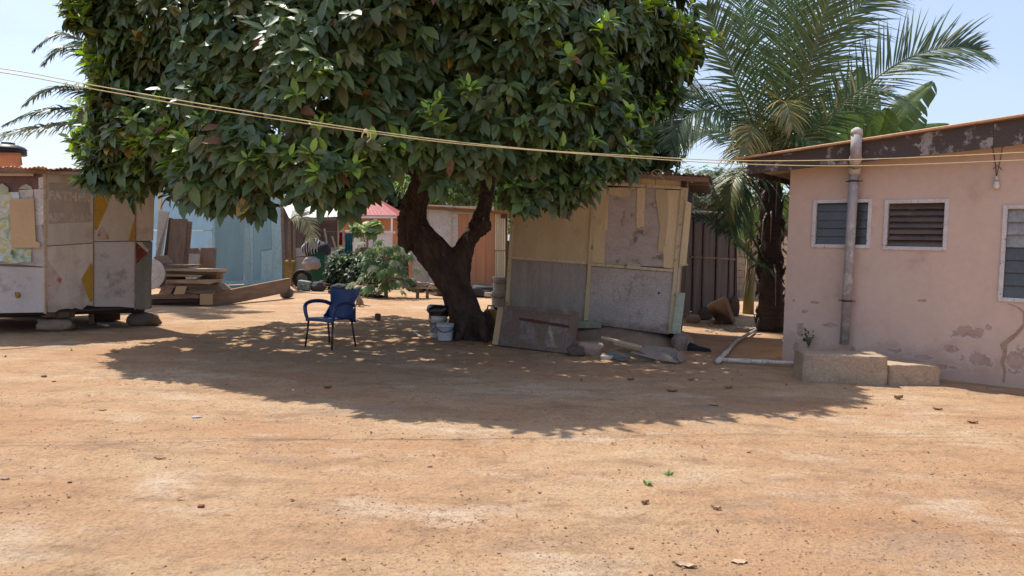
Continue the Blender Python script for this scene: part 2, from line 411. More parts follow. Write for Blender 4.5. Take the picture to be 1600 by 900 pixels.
def special_mats():
    # striped cloth
    m = mat('striped_cloth', (.05, .045, .055), rough=.9); N, L = m.node_tree.nodes, m.node_tree.links
    w = N.new('ShaderNodeTexWave'); w.inputs['Scale'].default_value = 3.2; w.inputs['Distortion'].default_value = 1.2; w.bands_direction = 'X'
    t = N.new('ShaderNodeTexCoord'); L.new(t.outputs['Object'], w.inputs['Vector'])
    r = N.new('ShaderNodeValToRGB'); r.color_ramp.elements[0].position = .62; r.color_ramp.elements[0].color = (.035, .03, .038, 1)
    r.color_ramp.elements[1].position = .72; r.color_ramp.elements[1].color = (.42, .40, .42, 1)
    L.new(w.outputs['Fac'], r.inputs['Fac']); L.new(r.outputs['Color'], N['Principled BSDF'].inputs['Base Color']); M['stripe'] = m
    # washed-out vinyl poster: blotches of green, yellow, pale blue and white
    m = mat('faded_vinyl_print', (.5, .5, .5), rough=.5); N, L = m.node_tree.nodes, m.node_tree.links
    n = N.new('ShaderNodeTexNoise'); n.inputs['Scale'].default_value = 3.4; n.inputs['Detail'].default_value = 3; n.inputs['Distortion'].default_value = .8
    t = N.new('ShaderNodeTexCoord'); L.new(t.outputs['Object'], n.inputs['Vector'])
    r = N.new('ShaderNodeValToRGB'); e = r.color_ramp.elements
    e[0].position = .30; e[0].color = (.07, .12, .07, 1); e[1].position = .72; e[1].color = (.60, .62, .60, 1)
    for p, c in ((.40, (.30, .36, .22, 1)), (.47, (.46, .50, .46, 1)), (.53, (.42, .37, .10, 1)), (.60, (.45, .52, .58, 1))):
        q = e.new(p); q.color = c
    L.new(n.outputs['Fac'], r.inputs['Fac']); L.new(r.outputs['Color'], N['Principled BSDF'].inputs['Base Color']); M['poster'] = m
    # bark: deep fissures running up the stem, pale sun flecks painted into the colour
    m = mat('fissured_bark', (.115, .078, .060), (.055, .038, .031), stretch=(1, 1, .32), scale=9, rough=.95, bump=1.0, bscale=26, stain=(.26, .22, .19), stscale=4.2, stpos=(.66, .70))
    [x for x in m.node_tree.nodes if x.type == 'BUMP'][0].inputs['Distance'].default_value = .05
    M['bark'] = m
    # leaves: colour per leaf from the mesh
    def leafmat(name, rough, trans, spec=.4):
        m = bpy.data.materials.new(name); m.use_nodes = True; N, L = m.node_tree.nodes, m.node_tree.links
        b = N['Principled BSDF']; b.inputs['Roughness'].default_value = rough; b.inputs['Specular IOR Level'].default_value = spec
        a = N.new('ShaderNodeAttribute'); a.attribute_name = 'tint'
        tr = N.new('ShaderNodeBsdfTranslucent'); ms = N.new('ShaderNodeMixShader'); ms.inputs[0].default_value = trans
        hs = N.new('ShaderNodeHueSaturation'); hs.inputs['Saturation'].default_value = 1.15; hs.inputs['Value'].default_value = 1.5
        L.new(a.outputs['Color'], b.inputs['Base Color']); L.new(a.outputs['Color'], hs.inputs['Color']); L.new(hs.outputs[0], tr.inputs['Color'])
        L.new(b.outputs[0], ms.inputs[1]); L.new(tr.outputs[0], ms.inputs[2]); L.new(ms.outputs[0], N['Material Output'].inputs['Surface'])
        return m
    M['leaf'] = leafmat('tree_leaf', .42, .26, .42)
    M['leaf_soft'] = leafmat('soft_leaf', .5, .35)
    M['palm_leaf'] = leafmat('palm_leaflet', .4, .22)
special_mats()
# ------------------------------------------------------------------ ground
def ground_h(x, y):
    d = math.hypot(x, y)
    k = max(0.0, min(1.0, (26 - d) / 12))
    h = k * (.022 * mnoise.noise(Vector((x * .55, y * .55, 0))) + .010 * mnoise.noise(Vector((x * 2.1, y * 2.1, 3))) + .004 * mnoise.noise(Vector((x * 7, y * 7, 5))))
    return h - .012 * k
def axis(lo, hi, step, far, grow=1.18):
    a = list(np.arange(lo, hi + 1e-6, step)); s = step; x = hi
    while x < far: s *= grow; x += s; a.append(x)
    s = step; x = lo
    while x > -far: s *= grow; x -= s; a.insert(0, x)
    return a
def make_ground():
    xs = axis(-7.5, 7.5, .07, 900); ys = axis(2.2, 14.0, .07, 900)
    vs = [(x, y, ground_h(x, y)) for y in ys for x in xs]; w = len(xs)
    fs = [(j * w + i, j * w + i + 1, (j + 1) * w + i + 1, (j + 1) * w + i) for j in range(len(ys) - 1) for i in range(w - 1)]
    me = bpy.data.meshes.new('ground'); me.from_pydata(vs, [], fs); me.shade_smooth()
    o = bpy.data.objects.new('ground', me); COL.objects.link(o); struct(o)
    m = bpy.data.materials.new('bare_earth'); m.use_nodes = True; N, L = m.node_tree.nodes, m.node_tree.links
    b = N['Principled BSDF']; b.inputs['Roughness'].default_value = .95; b.inputs['Specular IOR Level'].default_value = .15
    t = N.new('ShaderNodeTexCoord')
    def nse(sc, det=6, ro=.6, st=None, dist=0):
        n = N.new('ShaderNodeTexNoise'); n.inputs['Scale'].default_value = sc; n.inputs['Detail'].default_value = det
        n.inputs['Roughness'].default_value = ro; n.inputs['Distortion'].default_value = dist
        if st:
            mp = N.new('ShaderNodeMapping'); mp.inputs['Scale'].default_value = st[:3]; mp.inputs['Rotation'].default_value = (0, 0, st[3]); mp.inputs['Location'].default_value = (st[4], 0, 0)
            L.new(t.outputs['Object'], mp.inputs[0]); L.new(mp.outputs[0], n.inputs['Vector'])
        else: L.new(t.outputs['Object'], n.inputs['Vector'])
        return n.outputs['Fac']
    def rmp(src, a, bb, lo=0., hi=1.):
        r = N.new('ShaderNodeMapRange'); r.inputs[1].default_value = a; r.inputs[2].default_value = bb; r.inputs[3].default_value = lo; r.inputs[4].default_value = hi
        L.new(src, r.inputs[0]); return r.outputs[0]
    def mul(a, bb):
        x = N.new('ShaderNodeMath'); x.operation = 'MULTIPLY'
        for i, q in ((0, a), (1, bb)):
            if isinstance(q, float): x.inputs[i].default_value = q
            else: L.new(q, x.inputs[i])
        return x.outputs[0]
    def mix(f, a, c, mode='MIX'):
        x = N.new('ShaderNodeMix'); x.data_type = 'RGBA'; x.blend_type = mode
        if isinstance(f, float): x.inputs[0].default_value = f
        else: L.new(f, x.inputs[0])
        for i, q in ((6, a), (7, c)):
            if isinstance(q, tuple): x.inputs[i].default_value = (*q, 1)
            else: L.new(q, x.inputs[i])
        return x.outputs[2]
    c = mix(rmp(nse(.42, 7, .62, (1, 1.7, 1, .25, 3)), .40, .60), (.56, .375, .22), (.50, .285, .15))          # sand to red earth
    c = mix(rmp(nse(.8, 8, .66, (1, 2.0, 1, .2, 11), .6), .53, .70), c, (.64, .49, .35))            # packed pale sand
    c = mix(rmp(nse(1.3, 9, .72, (1, 1.9, 1, .15, 31)), .50, .64, 0, .8), c, (.33, .205, .120))     # gravelly brown drifts
    c = mix(rmp(nse(.6, 6, .6, (1, 1.4, 1, 0, 57)), .58, .72, 0, .55), c, (.37, .30, .245))         # greyish dust
    c = mix(rmp(nse(2.2, 6, .65, (.22, 3.4, 1, .12, 7), .4), .54, .68, 0, .35), c, (.36, .215, .125))   # drag and sweep marks
    c = mix(rmp(nse(5.5, 9, .75), .52, .64, 0, .35), c, (.38, .235, .14))
    fine = nse(46, 5, .75)
    c = mix(mul(rmp(fine, .50, .62), .55), c, (.23, .135, .085))
    c = mix(mul(rmp(nse(90, 4, .7), .58, .70), .5), c, (.62, .47, .34))
    v = N.new('ShaderNodeTexVoronoi'); v.inputs['Scale'].default_value = 26; L.new(t.outputs['Object'], v.inputs['Vector'])
    dots = mul(rmp(v.outputs['Distance'], .10, .20, 1, 0), rmp(nse(1.6, 6, .7), .48, .6))
    c = mix(mul(dots, .75), c, (.17, .095, .06))
    c = mix(mul(rmp(nse(14, 6, .8), .54, .62), rmp(nse(1.1, 7, .7, (1, 1.6, 1, 0, 77)), .46, .60)), c, (.27, .155, .09))
    L.new(c, b.inputs['Base Color'])
    h1 = nse(5, 8, .68); h2 = nse(30, 6, .75)
    a = N.new('ShaderNodeMath'); a.operation = 'MULTIPLY_ADD'; L.new(h2, a.inputs[0]); a.inputs[1].default_value = .5; L.new(h1, a.inputs[2])
    # shallow scuffs and footprints
    mpf = N.new('ShaderNodeMapping'); mpf.inputs['Scale'].default_value = (2.3, 1.3, 1); mpf.inputs['Rotation'].default_value = (0, 0, .5); L.new(t.outputs['Object'], mpf.inputs[0])
    vf = N.new('ShaderNodeTexVoronoi'); vf.feature = 'SMOOTH_F1'; vf.inputs['Scale'].default_value = 1.6; vf.inputs['Smoothness'].default_value = .25; vf.inputs['Randomness'].default_value = 1.0; L.new(mpf.outputs[0], vf.inputs['Vector'])
    dent = mul(rmp(vf.outputs['Distance'], .14, .30, -1, 0), rmp(nse(.7, 4, .6, (1, 1, 1, 0, 91)), .42, .55))
    a2 = N.new('ShaderNodeMath'); a2.operation = 'MULTIPLY_ADD'; L.new(dent, a2.inputs[0]); a2.inputs[1].default_value = .22; L.new(a.outputs[0], a2.inputs[2]); a = a2
    bp = N.new('ShaderNodeBump'); bp.inputs['Strength'].default_value = 1.0; bp.inputs['Distance'].default_value = .06
    L.new(a.outputs[0], bp.inputs['Height']); L.new(bp.outputs[0], b.inputs['Normal'])
    me.materials.append(m)
make_ground()
def GZ(px, py):
    p = G(px, py); p.z = ground_h(p.x, p.y); return p

# pebbles and crumbs of earth lying on the yard: nobody could count them
def make_pebbles():
    bm = bmesh.new(); bmesh.ops.create_icosphere(bm, subdivisions=1, radius=1); V = np.array([v.co[:] for v in bm.verts]); Fc = np.array([[q.index for q in f.verts] for f in bm.faces]); bm.free()
    n = 13500; vs = []; fs = []; k = 0
    for i in range(n):
        y = 2.7 + 8.5 * random.random() ** 1.5; x = random.uniform(-.74, .74) * y * 1.02
        dn = mnoise.noise(Vector((x * .8, y * 1.2, 9))) + .35 * mnoise.noise(Vector((x * 3, y * 3, 2)))
        if dn < -.05 + .45 * (random.random() - .5): continue
        s = .0022 + .0055 * random.random() ** 3 + (.008 * random.random() if random.random() < .015 else 0)
        sc = np.array([s * random.uniform(.8, 1.5), s * random.uniform(.8, 1.4), s * random.uniform(.5, .9)])
        P = V * (1 + .3 * (RNG.random((len(V), 1)) - .5)) * sc; a = random.uniform(0, 6.28)
        P = np.stack([P[:, 0] * math.cos(a) - P[:, 1] * math.sin(a), P[:, 0] * math.sin(a) + P[:, 1] * math.cos(a), P[:, 2]], 1)
        P += np.array([x, y, ground_h(x, y) + s * .25]); vs.append(P); fs.append(Fc + k); k += len(V)
    vs = np.concatenate(vs).tolist(); fs = np.concatenate(fs).tolist()
    me = bpy.data.meshes.new('pebbles'); me.from_pydata(vs, [], fs); me.materials.append(M['pebble'])
    o = bpy.data.objects.new('pebbles', me); COL.objects.link(o); struct(o, 'stuff'); o['label'] = 'small dark pebbles and crumbs of earth strewn over the bare yard'
    o['category'] = 'pebbles'
make_pebbles()
# ------------------------------------------------------------------ pink house on the right
def pink_house():
    A = G(1222, 562); B = G(1600, 606)
    pl = Plane.ground(A, B); u = pl.u; n_in = -pl.n
    h = thing('house', A, 'pink rendered single-storey house with sloping roof and louvred windows on the right', 'house')
    up = Vector((0, 0, 1))
    u_ = lambda q: (q - A).dot(u)
    # roof line, measured on the fascia
    fpl = Plane(pl.at(1400, 400, .34), pl.n)
    tl = fpl.at(1168, 249); tr = fpl.at(1600, 184)
    slope = (tr - tl); L = 7.2; s_dir = slope.normalized(); 
    tr = tl + s_dir * (L + .6)
    wl_top = pl.at(1237, 262); wl_top_r = pl.at(1600, 212)
    e = (wl_top_r - wl_top).normalized(); k = (L - u_(wl_top)) / e.dot(u)
    topR = wl_top + e * k
    P2 = lambda q: (u_(q), q.z)
    to3 = lambda a, z, off=0: A + u * a + up * z + pl.n * off
    outer = [(0, -.1), (L, -.1), (u_(topR), topR.z), (u_(wl_top), wl_top.z)]
    outer[3] = (0 + .0, wl_top.z); 
    win_px = [[(1270, 311), (1362, 312), (1361, 389), (1269, 386)], [(1382, 311), (1483, 312), (1480, 392), (1380, 390)],
              [(1567, 317), (1690, 322), (1688, 478), (1560, 470)]]
    holes = []
    for w in win_px:
        q = [P2(pl.at(*p)) for p in w]; l = (q[0][0] + q[3][0]) / 2; r = (q[1][0] + q[2][0]) / 2
        t = (q[0][1] + q[1][1]) / 2; bt = (q[2][1] + q[3][1]) / 2
        holes.append((l, r, bt, t))
    th = .15
    loops = [[Vector((a, z, 0)) for a, z in outer]] + [[Vector((l, b, 0)), Vector((l, t, 0)), Vector((r, t, 0)), Vector((r, b, 0))] for l, r, b, t in holes]
    tris = tessellate_polygon(loops); flat = [p for lp in loops for p in lp]
    mb = MB(); n = len(flat)
    vs = [to3(p.x, p.y) for p in flat] + [to3(p.x, p.y, -th) for p in flat]
    fs = [tuple(t) for t in tris] + [tuple(i + n for i in t[::-1]) for t in tris]
    k0 = 0
    for lp in loops:
        m_ = len(lp)
        for i in range(m_): a, b = k0 + i, k0 + (i + 1) % m_; fs.append((a, b, b + n, a + n))
        k0 += m_
    mb.add(vs, fs)
    D = 5.0                                            # side and back walls
    def wallbox(a, b, zt):
        a = Vector(a); b = Vector(b)
        return a, b
    zl = wl_top.z - .02; zr = topR.z - .02
    for (a0, a1, d0, d1, z0, z1) in ((0, th, -D, -th - .003, zl, zl), (L - th, L, -D, -th - .003, zr, zr), (th + .002, L - th - .002, -D, -D + th, zl, zr)):
        c = [to3(a0, -.1, d0), to3(a1, -.1, d0), to3(a1, -.1, d1), to3(a0, -.1, d1), to3(a0, z0, d0), to3(a1, z1, d0), to3(a1, z1, d1), to3(a0, z0, d1)]
        mb.add(c, [(0, 3, 2, 1), (4, 5, 6, 7), (0, 1, 5, 4), (1, 2, 6, 5), (2, 3, 7, 6), (3, 0, 4, 7)])
    wall = mb.build('wall', M['pink_wall'], h)
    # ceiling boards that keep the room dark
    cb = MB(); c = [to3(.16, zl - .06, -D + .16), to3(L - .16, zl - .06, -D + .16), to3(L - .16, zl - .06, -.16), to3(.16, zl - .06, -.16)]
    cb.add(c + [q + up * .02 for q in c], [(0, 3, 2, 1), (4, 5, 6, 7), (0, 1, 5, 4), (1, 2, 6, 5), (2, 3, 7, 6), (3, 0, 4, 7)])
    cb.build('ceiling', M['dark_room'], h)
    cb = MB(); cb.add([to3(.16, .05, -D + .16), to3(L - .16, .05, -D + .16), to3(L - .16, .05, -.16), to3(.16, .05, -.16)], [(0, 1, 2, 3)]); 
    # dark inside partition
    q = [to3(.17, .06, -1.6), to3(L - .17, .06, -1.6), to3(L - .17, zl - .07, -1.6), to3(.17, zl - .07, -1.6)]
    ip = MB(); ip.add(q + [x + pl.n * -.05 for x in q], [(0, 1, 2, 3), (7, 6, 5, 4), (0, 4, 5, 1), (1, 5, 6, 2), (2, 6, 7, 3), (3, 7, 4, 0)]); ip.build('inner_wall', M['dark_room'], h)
    # windows
    for i, (l, r, bt, t) in enumerate(holes):
        fw = .048
        def bar(a0, z0, a1, z1, m_, f=.02, b=-.09):
            m_.prism(pl, [to3(a0, z0), to3(a1, z0), to3(a1, z1), to3(a0, z1)], f, b)
        wm = MB(); bar(l, bt, l + fw, t, wm); bar(r - fw, bt, r, t, wm); bar(l + fw, t - fw, r - fw, t, wm, .018); bar(l + fw, bt, r - fw, bt + fw, wm, .018)
        wo = wm.build('window', M['frame'], h, bevel=.004, label=['louvred window behind the downpipe', 'louvred window with brown slats, middle of the wall', 'tall louvred window at the right edge'][i])
        bm_ = MB()
        if i == 2: bar(l + .60, bt + fw + .002, l + .645, t - fw - .002, bm_, .012, -.08); bm_.build('mullion', M['frame'], wo)
        cols = [(l + fw, r - fw)] if i < 2 else [(l + fw, l + .60), (l + .645, r - fw)]
        nrow = (5, 7, 7)[i]; H = (t - bt - 2 * fw) / nrow
        for (ca, cb_) in cols:
            for k in range(nrow):
                z = bt + fw + H * (k + .5)
                tilt = math.radians((9, 30, 12)[i] + random.uniform(-3, 3))
                hx = H * 1.06 / 2
                up_t = up * math.cos(tilt) - pl.n * math.sin(tilt)
                nn = pl.n * math.cos(tilt) + up * math.sin(tilt)
                c0 = to3(ca + .004, z, -.035); c1 = to3(cb_ - .004, z, -.035)
                P = [c0 - up_t * hx, c1 - up_t * hx, c1 + up_t * hx, c0 + up_t * hx]
                pm = MB(); pm.add([p + nn * .003 for p in P] + [p - nn * .003 for p in P], [(0, 1, 2, 3), (7, 6, 5, 4), (0, 4, 5, 1), (1, 5, 6, 2), (2, 6, 7, 3), (3, 7, 4, 0)])
                mm = M['louver'] if i == 0 else M['louver_dark'] if i == 1 else (M['louver_light'] if k >= nrow - 3 else M['louver'])
                pm.build('pane', mm, wo)
    # curtain scrap behind the middle window
    ct = MB(); l, r, bt, t = holes[1]
    vs = []; 
    for j in range(5):
        for i in range(13):
            a = l + .25 + .55 * i / 12; z = t - .10 - .05 * j - .05 * math.sin(i / 12 * 3.14)
            vs.append(to3(a, z, -.13 + .02 * math.sin(i * 1.7 + j)))
    vs += [q - pl.n * .006 for q in vs]; N_ = 65
    fs = [(j * 13 + i, j * 13 + i + 1, (j + 1) * 13 + i + 1, (j + 1) * 13 + i) for j in range(4) for i in range(12)]
    fs += [tuple(q + N_ for q in f[::-1]) for f in fs]
    ct.add(vs, fs).build('curtain', M['white_board'], h)
    # fascia board and roof
    fh = .30
    nb = 2; segs = [0, 3.0, L + .55]
    for i in range(nb):
        a = tl + s_dir * (segs[i] + (.003 if i else 0)); b = tl + s_dir * segs[i + 1]
        f = MB().prism(Plane(fpl.p, fpl.n), [a, b, b - up * fh * 1.0, a - up * (fh * (.72 if i == 0 else 1.0))], 0, -.028); f.build('fascia_board', M['fascia'], h, bevel=.003)
    # left eave fascia
    la = tl + up * 0; lb = tl - pl.n * (D + .8)
    f = MB().beam(la - pl.n * .031 - up * .13, lb - up * .13, .025, .20); f.build('fascia_board', M['fascia'], h)
    # soffit rafters
    for k in range(7):
        a = tl - pl.n * (.2 + k * .85) + s_dir * .05 - up * .09
        MB().beam(a, a + s_dir * (1.2), .05, .09).build('rafter', M['timber'], h)
    # boards under the eave
    for k in range(5):
        d0 = .10 + k * .62
        c = [tl - pl.n * d0 + s_dir * .08 - up * .17, tl - pl.n * d0 + s_dir * .86 - up * .17, tl - pl.n * (d0 + .60) + s_dir * .86 - up * .17, tl - pl.n * (d0 + .60) + s_dir * .08 - up * .17]
        MB().add(c + [q + up * .012 for q in c], [(0, 3, 2, 1), (4, 5, 6, 7), (0, 1, 5, 4), (1, 2, 6, 5), (2, 3, 7, 6), (3, 0, 4, 7)]).build('soffit_board', M['timber_light'] if k < 1 else M['timber'], h)
    # roof sheets: waves run up the slope
    nrm = s_dir.cross(pl.n).normalized()
    if nrm.z < 0: nrm = -nrm
    w = .82; d = -.05
    while d < D + .6:
        a = tl - pl.n * (d - .0) - s_dir * .22 + up * .035
        b = tl - pl.n * (d + w - .0) - s_dir * .22 + up * .035
        corr('roof_sheet', M['orange_sheet'], h, a, b, b + s_dir * (L + 1.0), a + s_dir * (L + 1.0), waves=10, amp=.010, nv=3)
        d += w - .004
    # barge flashing: the thin orange edge seen above the fascia
    a = tl - s_dir * .22 + pl.n * .05 + up * .018; b = a + s_dir * (L + 1.0)
    MB().beam(a, b, .07, .022).build('edge_flashing', M['orange_sheet'], h)
    # crack running down to the ground
    cr = [(1574, 474), (1590, 480), (1600, 488), (1602, 505), (1590, 520), (1578, 530), (1568, 538), (1570, 552), (1566, 566), (1570, 580), (1568, 598)]
    wd = [1.5, 2, 2, 3, 4, 6, 6, 3, 3, 2, 2]
    Lp = [(x - w_, y) for (x, y), w_ in zip(cr, wd)]; Rp = [(x + w_, y) for (x, y), w_ in zip(cr, wd)][::-1]
    ck = MB(); vs = [pl.at(*p, .0035) for p in Lp + Rp]; n = len(cr)
    ck.add(vs, [(i, i + 1, 2 * n - 2 - i, 2 * n - 1 - i) for i in range(n - 1)]); ck.build('crack', M['mound'], h)
    # peeled and damp patches of the render: wear with its own ragged outlines, in the wall's material
    spots = [(1510, 520, 30, 12), (1548, 512, 10, 9), (1528, 564, 36, 14), (1486, 545, 14, 7), (1250, 515, 7, 12), (1256, 487, 7, 4), (1240, 470, 4, 4), (1590, 562, 20, 22),
             (1272, 472, 12, 3), (1440, 558, 26, 5), (1395, 548, 16, 5), (1440, 470, 10, 2.5), (1300, 508, 13, 4), (1244, 545, 6, 12), (1330, 548, 10, 8), (1470, 572, 30, 5)]
    wm_ = M['pink_wall']; N, Lk = wm_.node_tree.nodes, wm_.node_tree.links
    tcn = [x for x in N if x.type == 'TEX_COORD'][0]; best = None
    o0 = ORG[h.name]
    for (cx, cy, rx, ry) in spots:
        c = pl.at(cx, cy); e = pl.at(cx + rx, cy); f_ = pl.at(cx, cy + ry)
        r1 = (e - c).length; r2 = (f_ - c).length
        sbn = N.new('ShaderNodeVectorMath'); sbn.operation = 'SUBTRACT'; Lk.new(tcn.outputs['Object'], sbn.inputs[0]); sbn.inputs[1].default_value = c - o0
        dv = N.new('ShaderNodeVectorMath'); dv.operation = 'DIVIDE'; Lk.new(sbn.outputs[0], dv.inputs[0]); dv.inputs[1].default_value = (r1, r1, r2)
        ln = N.new('ShaderNodeVectorMath'); ln.operation = 'LENGTH'; Lk.new(dv.outputs[0], ln.inputs[0])
        if best is None: best = ln.outputs['Value']
        else:
            mn = N.new('ShaderNodeMath'); mn.operation = 'SMOOTH_MIN'; mn.inputs[2].default_value = .3; Lk.new(best, mn.inputs[0]); Lk.new(ln.outputs['Value'], mn.inputs[1]); best = mn.outputs[0]
    nz_ = N.new('ShaderNodeTexNoise'); nz_.inputs['Scale'].default_value = 7; nz_.inputs['Detail'].default_value = 9; nz_.inputs['Roughness'].default_value = .72; Lk.new(tcn.outputs['Object'], nz_.inputs['Vector'])
    ma = N.new('ShaderNodeMath'); ma.operation = 'MULTIPLY_ADD'; Lk.new(nz_.outputs['Fac'], ma.inputs[0]); ma.inputs[1].default_value = 4.2; Lk.new(best, ma.inputs[2])
    def mr(a0, a1, t0, t1):
        r = N.new('ShaderNodeMapRange'); r.inputs[1].default_value = a0; r.inputs[2].default_value = a1; r.inputs[3].default_value = t0; r.inputs[4].default_value = t1; Lk.new(ma.outputs[0], r.inputs[0]); return r.outputs[0]
    bsd = N['Principled BSDF']; src = bsd.inputs['Base Color'].links[0].from_socket
    def mixc(f, a_, c_):
        x = N.new('ShaderNodeMix'); x.data_type = 'RGBA'; Lk.new(f, x.inputs[0]); Lk.new(a_, x.inputs[6])
        if isinstance(c_, tuple): x.inputs[7].default_value = (*c_, 1)
        else: Lk.new(c_, x.inputs[7])
        return x.outputs[2]
    n2 = N.new('ShaderNodeTexNoise'); n2.inputs['Scale'].default_value = 5; n2.inputs['Detail'].default_value = 8; n2.inputs['Roughness'].default_value = .7; Lk.new(tcn.outputs['Object'], n2.inputs['Vector'])
    tone = N.new('ShaderNodeValToRGB'); tone.color_ramp.elements[0].position = .38; tone.color_ramp.elements[0].color = (.27, .185, .145, 1); tone.color_ramp.elements[1].position = .6; tone.color_ramp.elements[1].color = (.47, .30, .235, 1); Lk.new(n2.outputs['Fac'], tone.inputs[0])
    c_ = mixc(mr(2.95, 3.25, .55, 0), src, (.60, .47, .41))
    c_ = mixc(mr(2.62, 2.82, .8, 0), c_, tone.outputs[0]); Lk.new(c_, bsd.inputs['Base Color'])
    bpn = [x for x in N if x.type == 'BUMP'][0]; bp2 = N.new('ShaderNodeBump'); bp2.inputs['Strength'].default_value = .6; bp2.inputs['Distance'].default_value = .012
    Lk.new(mr(2.6, 2.9, 0, 1), bp2.inputs['Height']); Lk.new(bpn.outputs[0], bp2.inputs['Normal']); Lk.new(bp2.outputs[0], bsd.inputs['Normal'])
    # downpipe with its joints
    pp = thing('downpipe', G(1318, 568), 'grey weathered downpipe in front of the left louvred window of the pink house', 'pipe')
    off = .42
    P = [pl.at(1319, 538, .12), pl.at(1330, 350, .12), pl.at(1335, 262, .12)]
    MB().tube(P, .062, 14).build('pipe', M['pipe'], pp, smooth=True)
    MB().tube([pl.at(1335, 272, .12), pl.at(1335.5, 258, .14), pl.at(1336, 240, .40), ][:2], [.075, .085], 14).build('joint', M['pvc'], pp, smooth=True)
    a = pl.at(1335.5, 259, .14); b = fpl.at(1337, 247, .11)
    MB().tube([a, (a + b) / 2 + up * .03, b], [.08, .082, .075], 14).build('elbow', M['pvc'], pp, smooth=True)
    MB().tube([fpl.at(1337, 249, .11), fpl.at(1338.5, 207, .11)], .068, 14).build('upper_pipe', M['pipe'], pp, smooth=True)
    MB().tube([fpl.at(1338.4, 211, .11), fpl.at(1338.8, 203, .11), fpl.at(1339, 199, .11)], [.074, .07, .02], 14).build('cap', M['white_board'], pp, smooth=True)
    for y in (283, 470):
        c = pl.at(1334 if y < 300 else 1323, y, .12)
        m_ = MB().tube([c - up * .012, c + up * .012], .068, 14); m_.beam(c - u * .11 + pl.n * -.02, c + u * .11 + pl.n * -.02, .012, .012); m_.build('bracket', M['rust'], pp)
    # bulb holder and its wires
    bl = thing('wall_lamp', pl.at(1557, 285, .02), 'white unlit bulb on twisted wires high on the pink wall', 'lamp')
    MB().lathe(pl.at(1557, 284, .04) - up * .04, [(.012, -.05), (.034, -.03), (.038, 0), (.028, .03), (.02, .045)], 12).build('bulb', M['bulb'], bl, smooth=True)
    MB().lathe(pl.at(1557, 280, .04), [(.022, -.012), (.026, 0), (.022, .03), (.012, .04)], 12).build('holder', M['porcelain'], bl, smooth=True)
    m_ = MB(); m_.tube([pl.at(1541, 221, .01), pl.at(1551, 230, .012), pl.at(1554, 248, .014), pl.at(1556, 262, .012), pl.at(1557, 278, .03)], .005, 5)
    m_.tube([pl.at(1573, 219, .01), pl.at(1566, 232, .012), pl.at(1563, 250, .014), pl.at(1560, 262, .012), pl.at(1557, 278, .03)], .004, 5)
    m_.tube([pl.at(1552, 264, .01), pl.at(1559, 258, .018), pl.at(1566, 266, .01)], .004, 5); m_.build('wire', M['dark_wire'], bl)
    # concrete block and low ledge against the wall
    def slabbox(name, px0, px1, py0, py1, depth, topz, label, jit=.012, seed=1):
        a = G(px0, py0); b = G(px1, py1); uu = (b - a).normalized(); nn = Vector((-uu.y, uu.x, 0)); Lb = (b - a).length
        bm = bmesh.new(); bmesh.ops.create_cube(bm, size=1)
        for v in bm.verts:
            x = (v.co.x + .5) * Lb; y = (v.co.y + .5) * depth; z = (v.co.z + .5) * (topz + .06) - .06
            v.co = a + uu * x + nn * y + up * z
        bmesh.ops.subdivide_edges(bm, edges=bm.edges[:], cuts=14, use_grid_fill=True)
        for v in bm.verts:
            if v.co.z > -.03:
                q = v.co * 5 + Vector((seed, 0, 0))
                v.co += mnoise.noise_vector(q) * jit + mnoise.noise_vector(v.co * 16) * jit * .6
        bm.verts.index_update(); vs = [v.co.copy() for v in bm.verts]; fs = [tuple(v.index for v in f.verts) for f in bm.faces]; bm.free()
        o = build(name, vs, fs, M['concrete'], None, smooth=True); return tag(o, label, 'step')
    slabbox('concrete_step', 1254, 1385, 594, 600, .46, .33, 'large rough concrete block under the grey downpipe')
    slabbox('concrete_ledge', 1387, 1469, 598, 600, .40, .22, 'low concrete ledge to the right of the large concrete block', seed=4)
    # small weed growing from the foot of the wall
    return pl, h
HPL, HOUSE = pink_house()
UP = Vector((0, 0, 1))
def quadslab(P, th, nvec):
    """slab from four 3D corners, thickness th along -nvec"""
    m = MB(); P = [Vector(p) for p in P]; Q = [p - Vector(nvec) * th for p in P]
    return m.add(P + Q, [(0, 1, 2, 3), (7, 6, 5, 4), (0, 4, 5, 1), (1, 5, 6, 2), (2, 6, 7, 3), (3, 7, 4, 0)])
def textmesh(s, size, pl, px, py, off, m, parent, wdir, name='lettering', sx=1.0, rot=0.0, thick=.0006):
    cu = bpy.data.curves.new('t', 'FONT'); cu.body = s; cu.size = size; cu.extrude = thick; cu.resolution_u = 2; cu.space_character = 1.12; cu.offset = .010
    to = bpy.data.objects.new('t', cu); COL.objects.link(to)
    bpy.context.view_layer.update()
    me = bpy.data.meshes.new_from_object(to.evaluated_get(bpy.context.evaluated_depsgraph_get()))
    o3 = pl.at(px, py, off); c, s_ = math.cos(rot), math.sin(rot)
    vs = []
    for v in me.vertices:
        x, y = v.co.x * sx, v.co.y; x, y = x * c - y * s_, x * s_ + y * c
        vs.append(o3 + wdir * x + UP * y + pl.n * v.co.z)
    fs = [tuple(p.vertices) for p in me.polygons]
    bpy.data.objects.remove(to); bpy.data.curves.remove(cu); bpy.data.meshes.remove(me)
    return build(name, vs, fs, m, parent)

